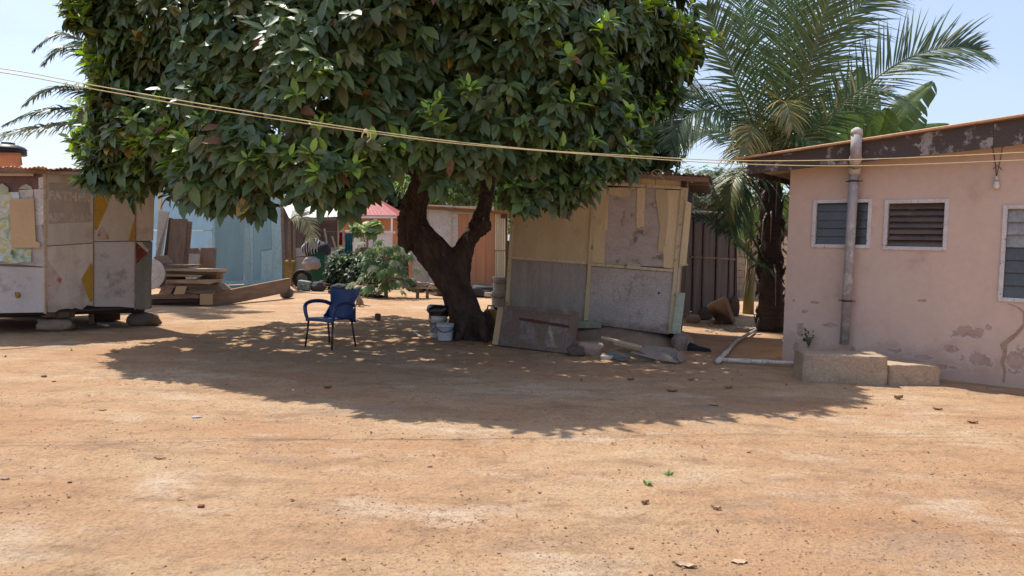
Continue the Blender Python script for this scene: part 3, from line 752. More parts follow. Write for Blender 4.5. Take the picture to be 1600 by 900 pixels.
# ------------------------------------------------------------------ left kiosk
def kiosk():
    A = G(71, 521); B = G(240, 509); pl = Plane.ground(A, B); u = pl.u; n = pl.n
    A0 = G(-170, 522); plL = Plane.ground(A0, A); 
    k = thing('kiosk', (A + B) / 2, 'old plywood kiosk with yellow diamonds and faded lettering raised on stones at the left', 'kiosk')
    kg, kp = M['kiosk_grey'], M['kiosk_panel']
    # main front wall panels
    def P(pts, m, f=0, b=-.018, plane=pl, name='panel', **kw):
        return MB().prism(plane, pts, f, b).build(name, m, k, **kw)
    P([(73, 271), (145, 272), (146, 379), (72, 384)], kp, .012, bevel=.004)
    P([(146, 275), (211, 277), (211.5, 376), (147, 377)], kp)
    P([(212.5, 280), (242, 283), (239.5, 376), (212.5, 376.5)], kp, .002)
    P([(72, 385.5), (145, 380.5), (145.5, 478), (136, 477), (128, 484), (117, 481), (113, 483), (105, 482), (92, 484), (86, 488), (74, 488)], kp, .006)
    P([(147, 378.5), (211, 377.5), (210, 481), (185, 479), (168, 479), (147, 479)], kg, 0)
    P([(212.5, 378), (238.5, 377.5), (235, 481), (222, 484), (210.8, 482)], M['kiosk_green'], .002)
    # painted diamonds
    def D(pts, m, off=.0035, base=0.0): P(pts, m, base + off, base + .0005, name='painted_shape')
    yl = M['yellow_paint']
    D([(147, 284), (156, 293), (169, 320), (151, 360), (148, 357)], yl)
    D([(197, 308), (208, 300), (211, 302), (211, 334), (209, 336)], M['green_paint'])
    D([(201, 376), (207, 352), (211, 340), (211, 376)], yl)
    D([(127, 437), (142, 411), (145.2, 415), (145.2, 470), (141, 472)], yl, base=.006)
    D([(213, 379.5), (219, 383), (230, 396), (213, 412.5)], M['red_paint'], base=.002)
    D([(75, 407), (97, 437), (88, 460), (80, 474), (75, 470)], M['red_worn'], base=.006)
    D([(153, 362), (160, 352), (171, 371), (170, 374), (152, 375)], M['red_worn'])
    D([(212.8, 378.6), (221, 378.4), (233, 391), (230, 394)], kp, base=.0028)
    # brown lettering ground and the two words
    P([(76, 285), (141, 287), (141, 347), (76, 350)], M['brown_patch'], .0145, .0125, name='painted_shape')
    wd = (pl.at(140, 310) - pl.at(80, 310)); wd.z = 0; wd.normalize()
    textmesh('FATHER', .185, pl, 75.5, 311, .0165, M['letter_paint'], k, wd, sx=.86)
    textmesh('ABRAHAM', .165, pl, 74.5, 345, .0165, M['letter_paint'], k, wd, sx=.80, rot=.04)
    # corner battens
    MB().prism(pl, [(68, 268), (72.5, 268), (73, 490), (70, 490)], .022, -.03).build('post', M['timber_light'], k)
    MB().prism(pl, [(145.2, 272), (146.4, 272), (147, 479), (145.8, 479)], .013, -.02).build('post', M['timber'], k)
    MB().prism(pl, [(211, 277), (212.6, 277), (212.4, 484), (210.6, 484)], .013, -.03).build('post', M['timber'], k)
    # left flank wall: grey sheets, hatch area with poster and hardboard
    P([(-170, 410), (70, 418.5), (70.5, 488), (-170, 492)], kg, 0, plane=plL)
    P([(-170, 343), (54, 350), (66, 352), (69.5, 388), (69.5, 417), (30, 413), (-170, 408.5)], kg, .006, plane=plL)
    P([(-170, 272), (68.6, 270), (69, 351), (-170, 342)], M['banner_brown'], -.004, plane=plL)
    P([(29, 297), (52, 296), (52, 311), (30, 312)], M['white_board'], .008, .0, plane=plL)
    P([(53, 296), (67.5, 295), (68, 351), (55, 352)], M['white_board'], .010, .0, plane=plL)
    P([(60, 278), (67, 276), (67, 294), (60.5, 295)], M['white_board'], .007, .0, plane=plL)
    P([(29, 295), (35, 290), (41, 287.5), (49, 292), (50, 296)], M['mint'], .009, .001, plane=plL)
    # vinyl poster with curling foot
    bm = MB(); nx, ny = 22, 26; vs = []
    for j in range(ny + 1):
        for i in range(nx + 1):
            x = -60 + (52 + 60) * i / nx - (3.5 * j / ny if i == nx else 0); y = 300 + (408 + 3 * i / nx + (1.5 * math.sin(i * .9)) - 300) * j / ny
            if i > nx * .7 and j < 8: x = min(x, 30 + 0 * i)
            q = plL.at(x, y, .014 + .010 * (1 + mnoise.noise(Vector((i * .3, j * .25, 3)))) + (.02 * max(0, j - ny + 3)))
            vs.append(q)
    nq = len(vs); fs = [(j * (nx + 1) + i, j * (nx + 1) + i + 1, (j + 1) * (nx + 1) + i + 1, (j + 1) * (nx + 1) + i) for j in range(ny) for i in range(nx)]
    bm.add(vs + [v - plL.n * .002 for v in vs], fs + [tuple(q + nq for q in f[::-1]) for f in fs]); bm.build('poster', M['poster'], k, smooth=True)
    for hx in (3, -30):
        P([(hx - 11, 292), (hx, 286.5), (hx + 10, 293), (hx + 10, 301), (hx, 305), (hx - 10, 300)], M['mint'], .030, .024, plane=plL, name='printed_hexagon')
    P([(14.5, 312), (52.5, 309.5), (56, 377), (62, 379), (62.5, 387), (18, 387)], M['cardboard'], .062, .050, plane=plL, name='hardboard_patch')
    # timbers under the roof
    for (pts, mm, f) in (([(-170, 262), (150, 266), (150, 271), (-170, 268)], M['timber'], .05), ([(-170, 269), (52, 271), (52, 275), (-170, 273)], M['timber_light'], .07), ([(8, 266), (110, 268), (150, 270), (150, 273), (8, 271)], M['timber'], .03)):
        P(pts, mm, f, f - .035, plane=plL if pts[1][0] < 120 else pl, name='roof_timber')
    MB().prism(pl, [(70, 264), (246, 272), (246, 281), (70, 271)], -.022, -.06).build('roof_timber', M['timber_dark'], k)
    # floor, back and side
    depth = 2.6
    a = plL.at(-170, 490); c0 = pl.at(72, 488, -.04); d0 = pl.at(237, 482, -.04)
    back = lambda q: q - n * depth
    zf = c0.z + .02
    for q in (a, c0, d0): q.z = zf
    f = MB(); Q = [a - plL.n * .03, c0, d0, back(d0), back(c0), back(a)]
    f.add(Q + [q - UP * .035 for q in Q], [(0, 1, 2, 3, 4, 5), (11, 10, 9, 8, 7, 6)] + [(i, i + 6, (i + 1) % 6 + 6, (i + 1) % 6) for i in range(6)]); f.build('floor', M['timber_dark'], k)
    for t_ in (.1, .5, .9):
        s = -n * depth * t_; MB().beam(a + s - UP * .09, d0 + s - UP * .09, .08, .10).build('skid', M['timber_dark'], k)
    zt = pl.at(150, 270).z - .05
    d1 = Vector((d0.x, d0.y, zt)); 
    quadslab([d0 - n * .005, back(d0), back(d1), d1 - n * .005], .02, u).build('side_wall', M['kiosk_green'], k)
    a1 = Vector((a.x, a.y, zt)); quadslab([back(a), back(d0) - u * .03, back(d1) - u * .03, back(a1)], .02, -n).build('back_wall', M['kiosk_grey'], k)
    # roof: rusted corrugated sheets, uneven edge
    eL = plL.at(-175, 258, .22); eM = plL.at(70, 262, .22); eR = pl.at(252, 268, .22)
    def strip(a, b, seed, nsh):
        for i in range(nsh):
            p = a + (b - a) * (i / nsh) ; q = a + (b - a) * ((i + 1) / nsh) + (b - a).normalized() * .02
            bk = -n * (depth + .4) + UP * (-.16); lift = UP * (.004 * (i % 2))
            corr('roof_sheet', M['rust_sheet'] if (i + seed) % 3 else M['orange_sheet'], k, p + lift, q + lift, q + bk + lift, p + bk + lift, waves=9, amp=.011, sag=.03, seed=i + seed, edge=.05)
    strip(eL, eM, 0, 4); strip(eM, eR, 5, 3)
    # yellow dent patch
    c = plL.at(27.5, 461, .012); MB().rock(c, (.075, .03, .085), 3).build('yellow_knob', M['yellow_plastic'], k, smooth=True)
    # stones and blocks carrying it
    def rk(px, py, size, label, m='stone', z0=0.0, seed=1, rot=0, name='stone', grp=None, Y=None):
        g = G(px, py) if Y is None else W(px, py, Y)
        R = Matrix.Rotation(rot, 3, 'Z')
        o = MB().rock((g.x, g.y + size[1] * .35, z0 + size[2] * .44), size, seed, 3, .16, R).build(name, M[m], None, smooth=True)
        return tag(o, label, 'stone', grp)
    rk(80, 517, (.56, .36, .20), 'wide pale stone on the ground under the front corner of the diamond kiosk', seed=2)
    rk(75, 512, (.26, .24, .12), 'small flat stone on top of the wide pale stone, left one', z0=.165, seed=5)
    rk(99, 512, (.22, .26, .18), 'rounded stone on top of the wide pale stone, right one', z0=.165, seed=8)
    rk(98, 512, (.24, .22, .09), 'thin flat stone wedged right under the kiosk wall above the rounded stone', z0=.32, seed=9)
    rk(218, 509.5, (.50, .38, .24), 'dark block under the right end of the diamond kiosk', m='stone_dark', seed=12)
    # short prop posts and dark boards beneath
    MB().box(G(143, 505) + UP * .12, (.06, .06, .36)).build('prop', M['timber'], k)
    MB().box(G(213, 500) + Vector((0, .3, .26)), (.12, .3, .16)).build('prop', M['timber_dark'], k)
    q0 = G(150, 502); q1 = G(188, 500)
    o = MB().prism(Plane.ground(q0, q1), [q0, q1, q1 + UP * .34, q0 + UP * .36], 0, -.4).build('crate', M['timber_dark'], None); tag(o, 'black wooden box pushed under the middle of the diamond kiosk', 'box')
    q0 = G(-160, 500); q1 = G(60, 500)
    o = MB().prism(Plane.ground(q0, q1), [q0, q1, q1 + UP * .2, q0 + UP * .2], -.6, -.8).build('plank', M['timber_dark'], None); tag(o, 'dark plank lying in the gap under the left end of the kiosk', 'plank')
    b = thing('bottle', G(160, 511), 'crushed green plastic bottle in the shade below the kiosk', 'bottle')
    g = G(161, 511) + UP * .04; d = Vector((.9, -.3, -.08)).normalized()
    MB().tube([g - d * .12, g - d * .1, g, g + d * .07], [.02, .034, .030, .03], 10).build('body', M['clear_plastic' if 0 else 'mint'], b, smooth=True)
    MB().tube([g + d * .07, g + d * .10, g + d * .13], [.03, .013, .013], 10).build('neck', M['white_plastic'], b, smooth=True)
kiosk()

# ------------------------------------------------------------------ blue shed
def blue_shed():
    A = G(333, 455); B = G(446, 452); pl = Plane.ground(A, B); n = pl.n; u = pl.u
    k = thing('shed', (A + B) / 2, 'blue painted timber shed behind the lumber pile and long brown beam', 'shed')
    def P(pts, m, f=0, b=-.02, name='panel', p_=pl, **kw): return MB().prism(p_, pts, f, b).build(name, m, k, **kw)
    z0 = 1
    P([(334, 285), (380, 285), (381, 440), (335, 440)], M['blue_grey'])
    P([(396, 285), (421, 285), (424, 388), (407, 392), (407, 439), (396, 439)], M['blue_grey'])
    P([(381.6, 285), (395.6, 285), (395.6, 346), (381.6, 347)], M['blue_grey'])
    P([(422, 285), (441, 287), (443, 437), (426, 438.5), (425, 389)], M['blue_pale'], .004)
    P([(408, 393), (425, 390), (425.5, 438.5), (408, 439)], M['blue_pale'], .002)
    P([(381.8, 348.5), (389, 348), (391, 390), (393, 437), (383, 438)], M['blue_pale'], -.012, name='door')
    P([(390, 348), (395, 348.5), (395.6, 438), (394.4, 438), (392, 390)], M['blue_pale'], -.002)
    P([(333, 285), (336, 285), (337, 441), (334, 441)], M['blue_pale'], .03, name='post')
    P([(438.5, 300), (442, 300), (446, 435), (442, 436)], M['pink_board'], .025, name='post')
    P([(334, 440), (408, 437.5), (440, 437), (440, 441), (334, 446)], M['blue_pale'], .035, name='sill')
    P([(334, 447), (445, 442), (445, 451), (334, 457)], M['blue_grey'], .01, name='skirting')
    # receding left part, brighter blue
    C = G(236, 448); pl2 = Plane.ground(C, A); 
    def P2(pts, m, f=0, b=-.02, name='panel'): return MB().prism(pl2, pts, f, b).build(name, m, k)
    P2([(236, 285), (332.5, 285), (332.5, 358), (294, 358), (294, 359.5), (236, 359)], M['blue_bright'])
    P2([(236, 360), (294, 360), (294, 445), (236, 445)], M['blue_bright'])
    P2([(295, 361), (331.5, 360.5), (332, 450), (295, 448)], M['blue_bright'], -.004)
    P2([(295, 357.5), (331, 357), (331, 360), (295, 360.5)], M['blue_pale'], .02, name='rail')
    P2([(247, 285), (252, 285), (252, 446), (247, 446)], M['cream'], .02, name='post')
    # sides, roof
    t0 = pl.at(336, 285); t1 = pl.at(442, 286); bk = -n * 2.8
    b1 = G(446, 452) - n * .03; quadslab([b1, b1 + bk, t1 + bk - UP * .2, t1 - UP * .01], .02, u).build('side_wall', M['blue_grey'], k)
    w0 = pl2.at(236, 283, .2); w1 = pl.at(448, 284, .2); 
    for i in range(4):
        a = w0 + (w1 - w0) * i / 4; b = w0 + (w1 - w0) * (i + 1) / 4
        corr('roof_sheet', M['rust_sheet'], k, a, b, b + bk - UP * .15, a + bk - UP * .15, waves=9, amp=.012, seed=i, edge=.04)
    return pl
blue_shed()

# long brown beam leaning over a block, and the block
def long_beam():
    a = G(333, 478); b = G(450, 466); pl = Plane.ground(a, b)
    o = MB().prism(pl, [(332, 458), (454, 434.5), (454, 456), (345, 478.5), (332, 479)], 0, -.09).build('beam', M['timber_up' if 0 else 'timber'], None, bevel=.006)
    tag(o, 'long weathered brown beam in front of the blue shed, its right end raised on a block', 'beam')
    q = G(445, 466); o = MB().rock((q.x, q.y + .15, .13), (.34, .34, .28), 5, 2, .1).build('block', M['stone_dark'], None); tag(o, 'dark square block under the raised right end of the long brown beam', 'block')
long_beam()

# lumber pile
def lumber():
    Y0 = 17.2
    def z2(x, y): return (230 + x / 3.914, 270 + y / 3.914)
    g = 'planks in the lumber pile'
    rows = [  # polygon in detail-view units, depth, thickness, material, label
        ([(25, 745), (300, 742), (318, 752), (318, 768), (25, 772)], 17.0, .5, 'timber', 'wide brown plank, ragged end, second from the bottom of the lumber pile'),
        ([(25, 773), (310, 769), (318, 790), (25, 800)], 17.05, .5, 'timber_dark', 'dark plank, next to bottom layer of the lumber pile'),
        ([(25, 801), (318, 791), (318, 824), (25, 824)], 17.1, .5, 'timber_dark', 'lowest dark plank lying on the ground under the lumber pile'),
        ([(230, 718), (405, 722), (404, 741), (228, 738)], 17.0, .35, 'timber', 'short brown board above the upright tan offcut in the lumber pile'),
        ([(112, 700), (228, 700), (226, 741), (112, 741)], 17.35, .3, 'timber_dark', 'dark short board behind the tan offcuts of the lumber pile'),
        ([(105, 682), (428, 682), (470, 715), (430, 735), (400, 720), (105, 699)], 17.2, .5, 'timber', 'splintered brown board under the tan board in the lumber pile'),
        ([(115, 655), (425, 653), (405, 672), (385, 681), (112, 668)], 17.1, .5, 'timber_light', 'pale tan board in the middle of the lumber pile'),
        ([(115, 636), (228, 636), (228, 654), (115, 654)], 17.3, .4, 'timber_dark', 'dark board end just above the pale tan board in the lumber pile'),
        ([(320, 622), (420, 620), (425, 652), (320, 652)], 17.35, .4, 'timber', 'brown board end right of the white chip in the lumber pile'),
        ([(232, 637), (305, 637), (300, 650), (236, 652)], 17.05, .3, 'white_board', 'small white offcut in the lumber pile'),
        ([(115, 618), (335, 625), (325, 636), (115, 634)], 17.15, .5, 'timber_light', 'pale edged board, fourth from the top of the lumber pile'),
        ([(112, 602), (432, 610), (425, 620), (335, 621), (112, 616)], 17.2, .5, 'timber', 'brown board, third from the top of the lumber pile'),
        ([(110, 584), (440, 590), (440, 607), (112, 600)], 17.1, .5, 'timber_light', 'long pale board near the top of the lumber pile'),
        ([(98, 562), (280, 563), (240, 576), (110, 582), (96, 580)], 17.2, .5, 'timber', 'short board on the very top of the lumber pile'),
    ]
    for pts, Y, th, m, lb in rows:
        pl = front(Y)
        o = MB().prism(pl, [z2(*p) for p in pts], 0, -th).build('plank', M[m], None); tag(o, lb, 'plank', g)
    for pts, Y, th, m, lb in [
        ([(92, 690), (168, 690), (140, 741), (70, 741)], 16.9, .02, 'pink_board', 'left square tan offcut standing against the lumber pile'),
        ([(178, 694), (241, 694), (226, 742), (160, 742)], 16.88, .02, 'cardboard', 'right square tan offcut standing against the lumber pile'),
        ([(322, 741), (398, 741), (398, 806), (322, 808)], 16.9, .04, 'cardboard', 'upright tan offcut at the front right of the lumber pile'),
        ([(38, 515), (118, 503), (152, 552), (60, 560)], 17.2, .03, 'timber', 'brown offcut tilted on top of the round board')]:
        o = MB().prism(front(Y), [z2(*p) for p in pts], 0, -th).build('offcut', M[m], None); tag(o, lb, 'offcut')
    c = front(16.85).at(*z2(15, 620)); r = 95 / 3.914 / F_PX * 16.9
    R = Matrix.Rotation(math.radians(84), 3, 'X')
    o = MB().lathe(c, [(r, -.015), (r, .015)], 40, R).build('round_board', M['white_board'], None); tag(o, 'round off-white board standing on edge beside the kiosk corner', 'board')
    # boards standing behind
    for pts, Y, th, m, lb, tilt in [
        ([(42, 232), (110, 235), (78, 512), (38, 515), (38, 700)], 18.3, .03, 'white_board', 'tall dirty white board leaning nearest the kiosk', 0),
        ([(108, 272), (132, 277), (108, 700), (76, 700)], 18.45, .04, 'timber_dark', 'narrow dark board leaning behind the tall white board', 0),
        ([(120, 281), (222, 279), (205, 700), (108, 700)], 18.3, .03, 'timber_up', 'wide brown board leaning beside the narrow dark one', 0),
        ([(223, 287), (236, 298), (226, 700), (207, 700)], 18.36, .03, 'timber_up', 'thin brown strip at the right edge of the wide brown board', 0),
        ([(238, 292), (253, 298), (240, 700), (229, 700)], 18.42, .03, 'timber', 'outermost thin board of the leaning brown boards', 0),
        ([(246, 495), (310, 497), (306, 700), (242, 700)], 18.2, .02, 'white_board', 'small white board in front of the pinkish boards', 0),
        ([(246, 462), (300, 460), (314, 480), (312, 700), (246, 700)], 18.5, .02, 'pink_board', 'pinkish brown board with bent corner behind the small white board', 0),
        ([(314, 460), (411, 458), (414, 700), (312, 700)], 18.6, .02, 'pink_board', 'square pinkish board leaning left of the faded blue wall', 0)]:
        base = G(230 + 200 / 3.914, 470); pl = front(Y)
        P = [pl.at(*z2(*p)) for p in pts]; 
        for q in P: q.z = max(q.z, .0)
        # lean: feet forward of the head
        lo = min(q.z for q in P); 
        for q in P: q.y += (q.z - lo) * .12
        m_ = MB(); Q = [q + Vector((0, th, 0)) for q in P]; nn = len(P)
        m_.add(P + Q, [tuple(range(nn)), tuple(range(2 * nn - 1, nn - 1, -1))] + [(i, i + nn, (i + 1) % nn + nn, (i + 1) % nn) for i in range(nn)])
        o = m_.build('board', M[m], None); tag(o, lb, 'board', 'boards leaning behind the lumber pile')
lumber()

# ------------------------------------------------------------------ dark lean-to, bin, clothes, junk
def z3(x, y): return (430 + x / 4.092, 280 + y / 4.092)
def lean_to():
    A = W(440, 440, 27.8); B = W(545, 440, 28.8); A.z = B.z = 0; pl = Plane.ground(A, B); n = pl.n; u = pl.u
    k = thing('lean_to', (A + B) / 2, 'dark open lean-to of old boards with a bright tin roof right of the blue shed', 'shed')
    def P(pts, m, f=0, b=-.03, name='board'): return MB().prism(pl, [z3(*q) for q in pts], f, b).build(name, M[m], k)
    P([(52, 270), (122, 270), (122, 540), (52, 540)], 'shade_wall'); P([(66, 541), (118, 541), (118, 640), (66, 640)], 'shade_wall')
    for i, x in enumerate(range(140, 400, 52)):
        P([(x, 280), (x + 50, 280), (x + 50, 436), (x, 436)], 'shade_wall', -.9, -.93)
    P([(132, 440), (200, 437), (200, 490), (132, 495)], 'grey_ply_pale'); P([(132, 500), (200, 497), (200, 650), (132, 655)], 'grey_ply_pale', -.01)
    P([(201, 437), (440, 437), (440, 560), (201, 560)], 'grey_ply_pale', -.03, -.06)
    for x0, x1 in ((112, 128), (402, 432)): P([(x0, 250), (x1, 250), (x1 + 6, 660), (x0 + 6, 660)], 'timber' if x0 == 112 else 'timber_light', .05, -.05, 'post')
    P([(310, 315), (322, 315), (338, 420), (328, 420)], 'timber_light', .02, -.02, 'brace')
    P([(360, 365), (370, 365), (398, 460), (388, 460)], 'timber_light', .04, 0, 'brace')
    e0 = pl.at(*z3(90, 250), .3); e1 = pl.at(*z3(470, 236), .3)
    for i in range(5):
        a = e0 + (e1 - e0) * i / 5; b = e0 + (e1 - e0) * (i + 1) / 5; bk = -n * 2.8 + UP * .75
        corr('roof_sheet', M['tin_bright'], k, a, b, b + bk, a + bk, waves=8, amp=.014, seed=i, edge=.05)
    quadslab([e0 - UP * .12 - n * .05, e1 - UP * .12 - n * .05, e1 - UP * .02 - n * .05, e0 - UP * .02 - n * .05], .04, n).build('roof_beam', M['timber'], k)
    bA = A - n * 2.6; bB = B - n * 2.6
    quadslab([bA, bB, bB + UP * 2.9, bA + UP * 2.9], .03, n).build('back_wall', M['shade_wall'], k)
lean_to()

def bin_and_cloth():
    g = G(495, 445); g.z = 0
    b = thing('wheeled_bin', g, 'green wheeled bin beside the leafy shrubs with clothes heaped on it', 'bin')
    w, d, H = .56, .6, 1.12
    m = MB(); m.box(g + Vector((0, d / 2, .12 + (H - .12) / 2)), (w * .82, d * .82, H - .12)); 
    for i in (4, 5, 6, 7):
        v = Vector(m.v[i]); c = g + Vector((0, d / 2, v.z)); m.v[i] = tuple(c + Vector(((v.x - c.x) * 1.2, (v.y - c.y) * 1.2, 0)))
    m.build('body', M['bin_green'], b, bevel=.03)
    MB().box(g + Vector((0, d / 2, H + .02)), (w * 1.06, d * 1.06, .05)).build('lid', M['bin_green'], b, bevel=.015)
    for s in (-1, 1): MB().lathe(g + Vector((s * w * .45, d * .8, .1)), [(.1, -.03), (.1, .03)], 16, Matrix.Rotation(math.pi / 2, 3, 'Y')).build('wheel', M['black'], b, smooth=False)
    def heap(c, size, m, lb, seed, name='cloth'):
        bm = bmesh.new(); bmesh.ops.create_icosphere(bm, subdivisions=4, radius=1); vs = []
        for v in bm.verts:
            p = v.co; k_ = 1 + .22 * mnoise.noise(p * 1.7 + Vector((seed, 0, 0))) - .10 * abs(mnoise.noise(Vector((p.x * 5, p.y * 5, p.z * 1.2 + seed)))) * 2
            vs.append(Vector(c) + Vector((p.x * size[0], p.y * size[1], p.z * size[2])) * k_ * .5)
        fs = [tuple(v.index for v in f.verts) for f in bm.faces]; bm.free()
        o = build(name, vs, fs, M[m], None, smooth=True); return tag(o, lb, 'cloth' if name != 'stone' else 'stone')
    Y = g.y + .25
    heap(W(487, 411, Y - .2), (.75, .6, .5), 'cloth_pale', 'pale pinkish cloth hanging down from the bin under the striped cloth', 3)
    heap(W(489, 387, Y), (.78, .7, .72), 'stripe', 'black and white striped cloth heaped on top of the green bin', 5)
    heap(W(505, 389, Y - .05), (.55, .5, .55), 'cloth_dark', 'grey cloth bundle at the right of the striped cloth', 9)
    # clothes hung further back
    def hang(px0, px1, py0, py1, Y, m, lb, seed=0):
        nx, ny = 16, 14; vs = []
        for j in range(ny + 1):
            for i in range(nx + 1):
                q = W(px0 + (px1 - px0) * i / nx, py0 + (py1 - py0) * j / ny, Y); q.y += .07 * math.sin(i * 1.3 + seed + j * .08) * (.3 + j / ny); q.x += .02 * mnoise.noise(Vector((i * .4, j * .5, seed)))
                vs.append(q)
        n_ = len(vs); fs = [(j * (nx + 1) + i, j * (nx + 1) + i + 1, (j + 1) * (nx + 1) + i + 1, (j + 1) * (nx + 1) + i) for j in range(ny) for i in range(nx)]
        o = build('hanging_cloth', vs + [v + Vector((0, .012, 0)) for v in vs], fs + [tuple(q + n_ for q in f[::-1]) for f in fs], M[m], None, smooth=True)
        tag(o, lb, 'cloth')
    hang(538, 551, 364, 405, 24.8, 'cloth_teal', 'teal cloth hanging above the shrubs right of the lean-to', 1)
    hang(530, 535, 363, 383, 24.6, 'cloth_red', 'small crimson cloth hanging left of the teal one', 2)
    ln = MB().tube([W(500, 361, 24.7), W(535, 363, 24.7), W(565, 362, 24.7), W(610, 356, 24.7)], .008, 5).build('clothesline', M['dark_wire'], None); tag(ln, 'thin dark line carrying the teal and crimson cloths', 'clothesline')
    # yellow can left of the lean-to wall
    q = G(453, 443); y = thing('jerrycan', q, 'dull yellow jerrycan standing between the blue shed and the lean-to', 'jerrycan')
    MB().box(q + UP * .42, (.36, .3, .84)).build('body', M['mustard_dark'], y, bevel=.05); MB().tube([q + Vector((-.1, 0, .84)), q + Vector((-.1, 0, .9))], .05, 10).build('cap', M['mustard_dark'], y)
    # wide junk strip: dark planks, tin scraps, grey can, tyre
    q = G(474, 455); c = thing('jerrycan', q, 'grey green jerrycan lying at the left end of the dark scrap heap', 'jerrycan')
    MB().box(q + Vector((0, .1, .17)), (.42, .25, .32), Matrix.Rotation(.12, 3, 'Y')).build('body', M['grey_plastic'], c, bevel=.07)
    MB().tube([q + Vector((-.08, -.03, .16)), q + Vector((0, -.05, .2)), q + Vector((.09, -.03, .17))], .018, 8).build('handle', M['grey_plastic'], c, smooth=True)
    MB().tube([q + Vector((.2, .1, .24)), q + Vector((.26, .1, .25))], .035, 10).build('cap', M['black'], c)
    q = G(466, 453); a = []; q = G(467, 449)
    for i in range(25):
        an = i / 24 * 6.283; a.append(q + Vector((.26 * math.cos(an), .35, .27 + .26 * math.sin(an))))
    o = MB().tube(a, .085, 10, cap=False).build('tyre', M['black'], None, smooth=True); tag(o, 'black tyre standing behind the grey green jerrycan', 'tyre')
    q = G(476, 438); o = MB().tube([q + UP * .05, q + UP * .22, q + UP * .3], [.11, .12, .1], 14).build('pot', M['white_plastic'], None, smooth=True); tag(o, 'small white pot with dark band left of the green bin', 'pot')
    scr = [((488, 452), (545, 452), .16, .5, 'timber_dark', 'black charred plank at the left of the scrap heap'),
           ((505, 449), (578, 453), .20, .45, 'timber', 'long grey plank across the top of the scrap heap'),
           ((520, 458), (592, 465), .05, .35, 'timber_dark', 'dark plank lying lowest at the front of the scrap heap')]
    for (p0, p1, h, w, m, lb) in scr:
        a_, b_ = G(*p0), G(*p1); o = MB().beam(a_ + UP * h, b_ + UP * (h - .03), w, .09, up=(0, 0, 1)).build('plank', M[m], None); tag(o, lb, 'plank', 'planks of the scrap heap')
    a_, b_ = G(545, 459), G(590, 466)
    corr('tin_sheet', M['rust_sheet'], None, a_ + UP * .2, b_ + UP * .07, b_ + Vector((.1, .9, .16)), a_ + Vector((0, .9, .26)), waves=9, amp=.02, sag=.08, seed=3)
    tag(bpy.data.objects['tin_sheet'], 'crumpled tin sheet at the right end of the scrap heap', 'tin sheet')
    for i, (px, py, s, lb) in enumerate([(497, 455, (.5, .4, .34), 'dark bundle of rags in the middle of the scrap heap'), (530, 457, (.6, .4, .3), 'dark bundle of rags before the long grey plank')]):
        q = G(px, py); heap(q + UP * s[2] * .42, s, 'cloth_dark', lb, 20 + i, 'rag_bundle')
bin_and_cloth()
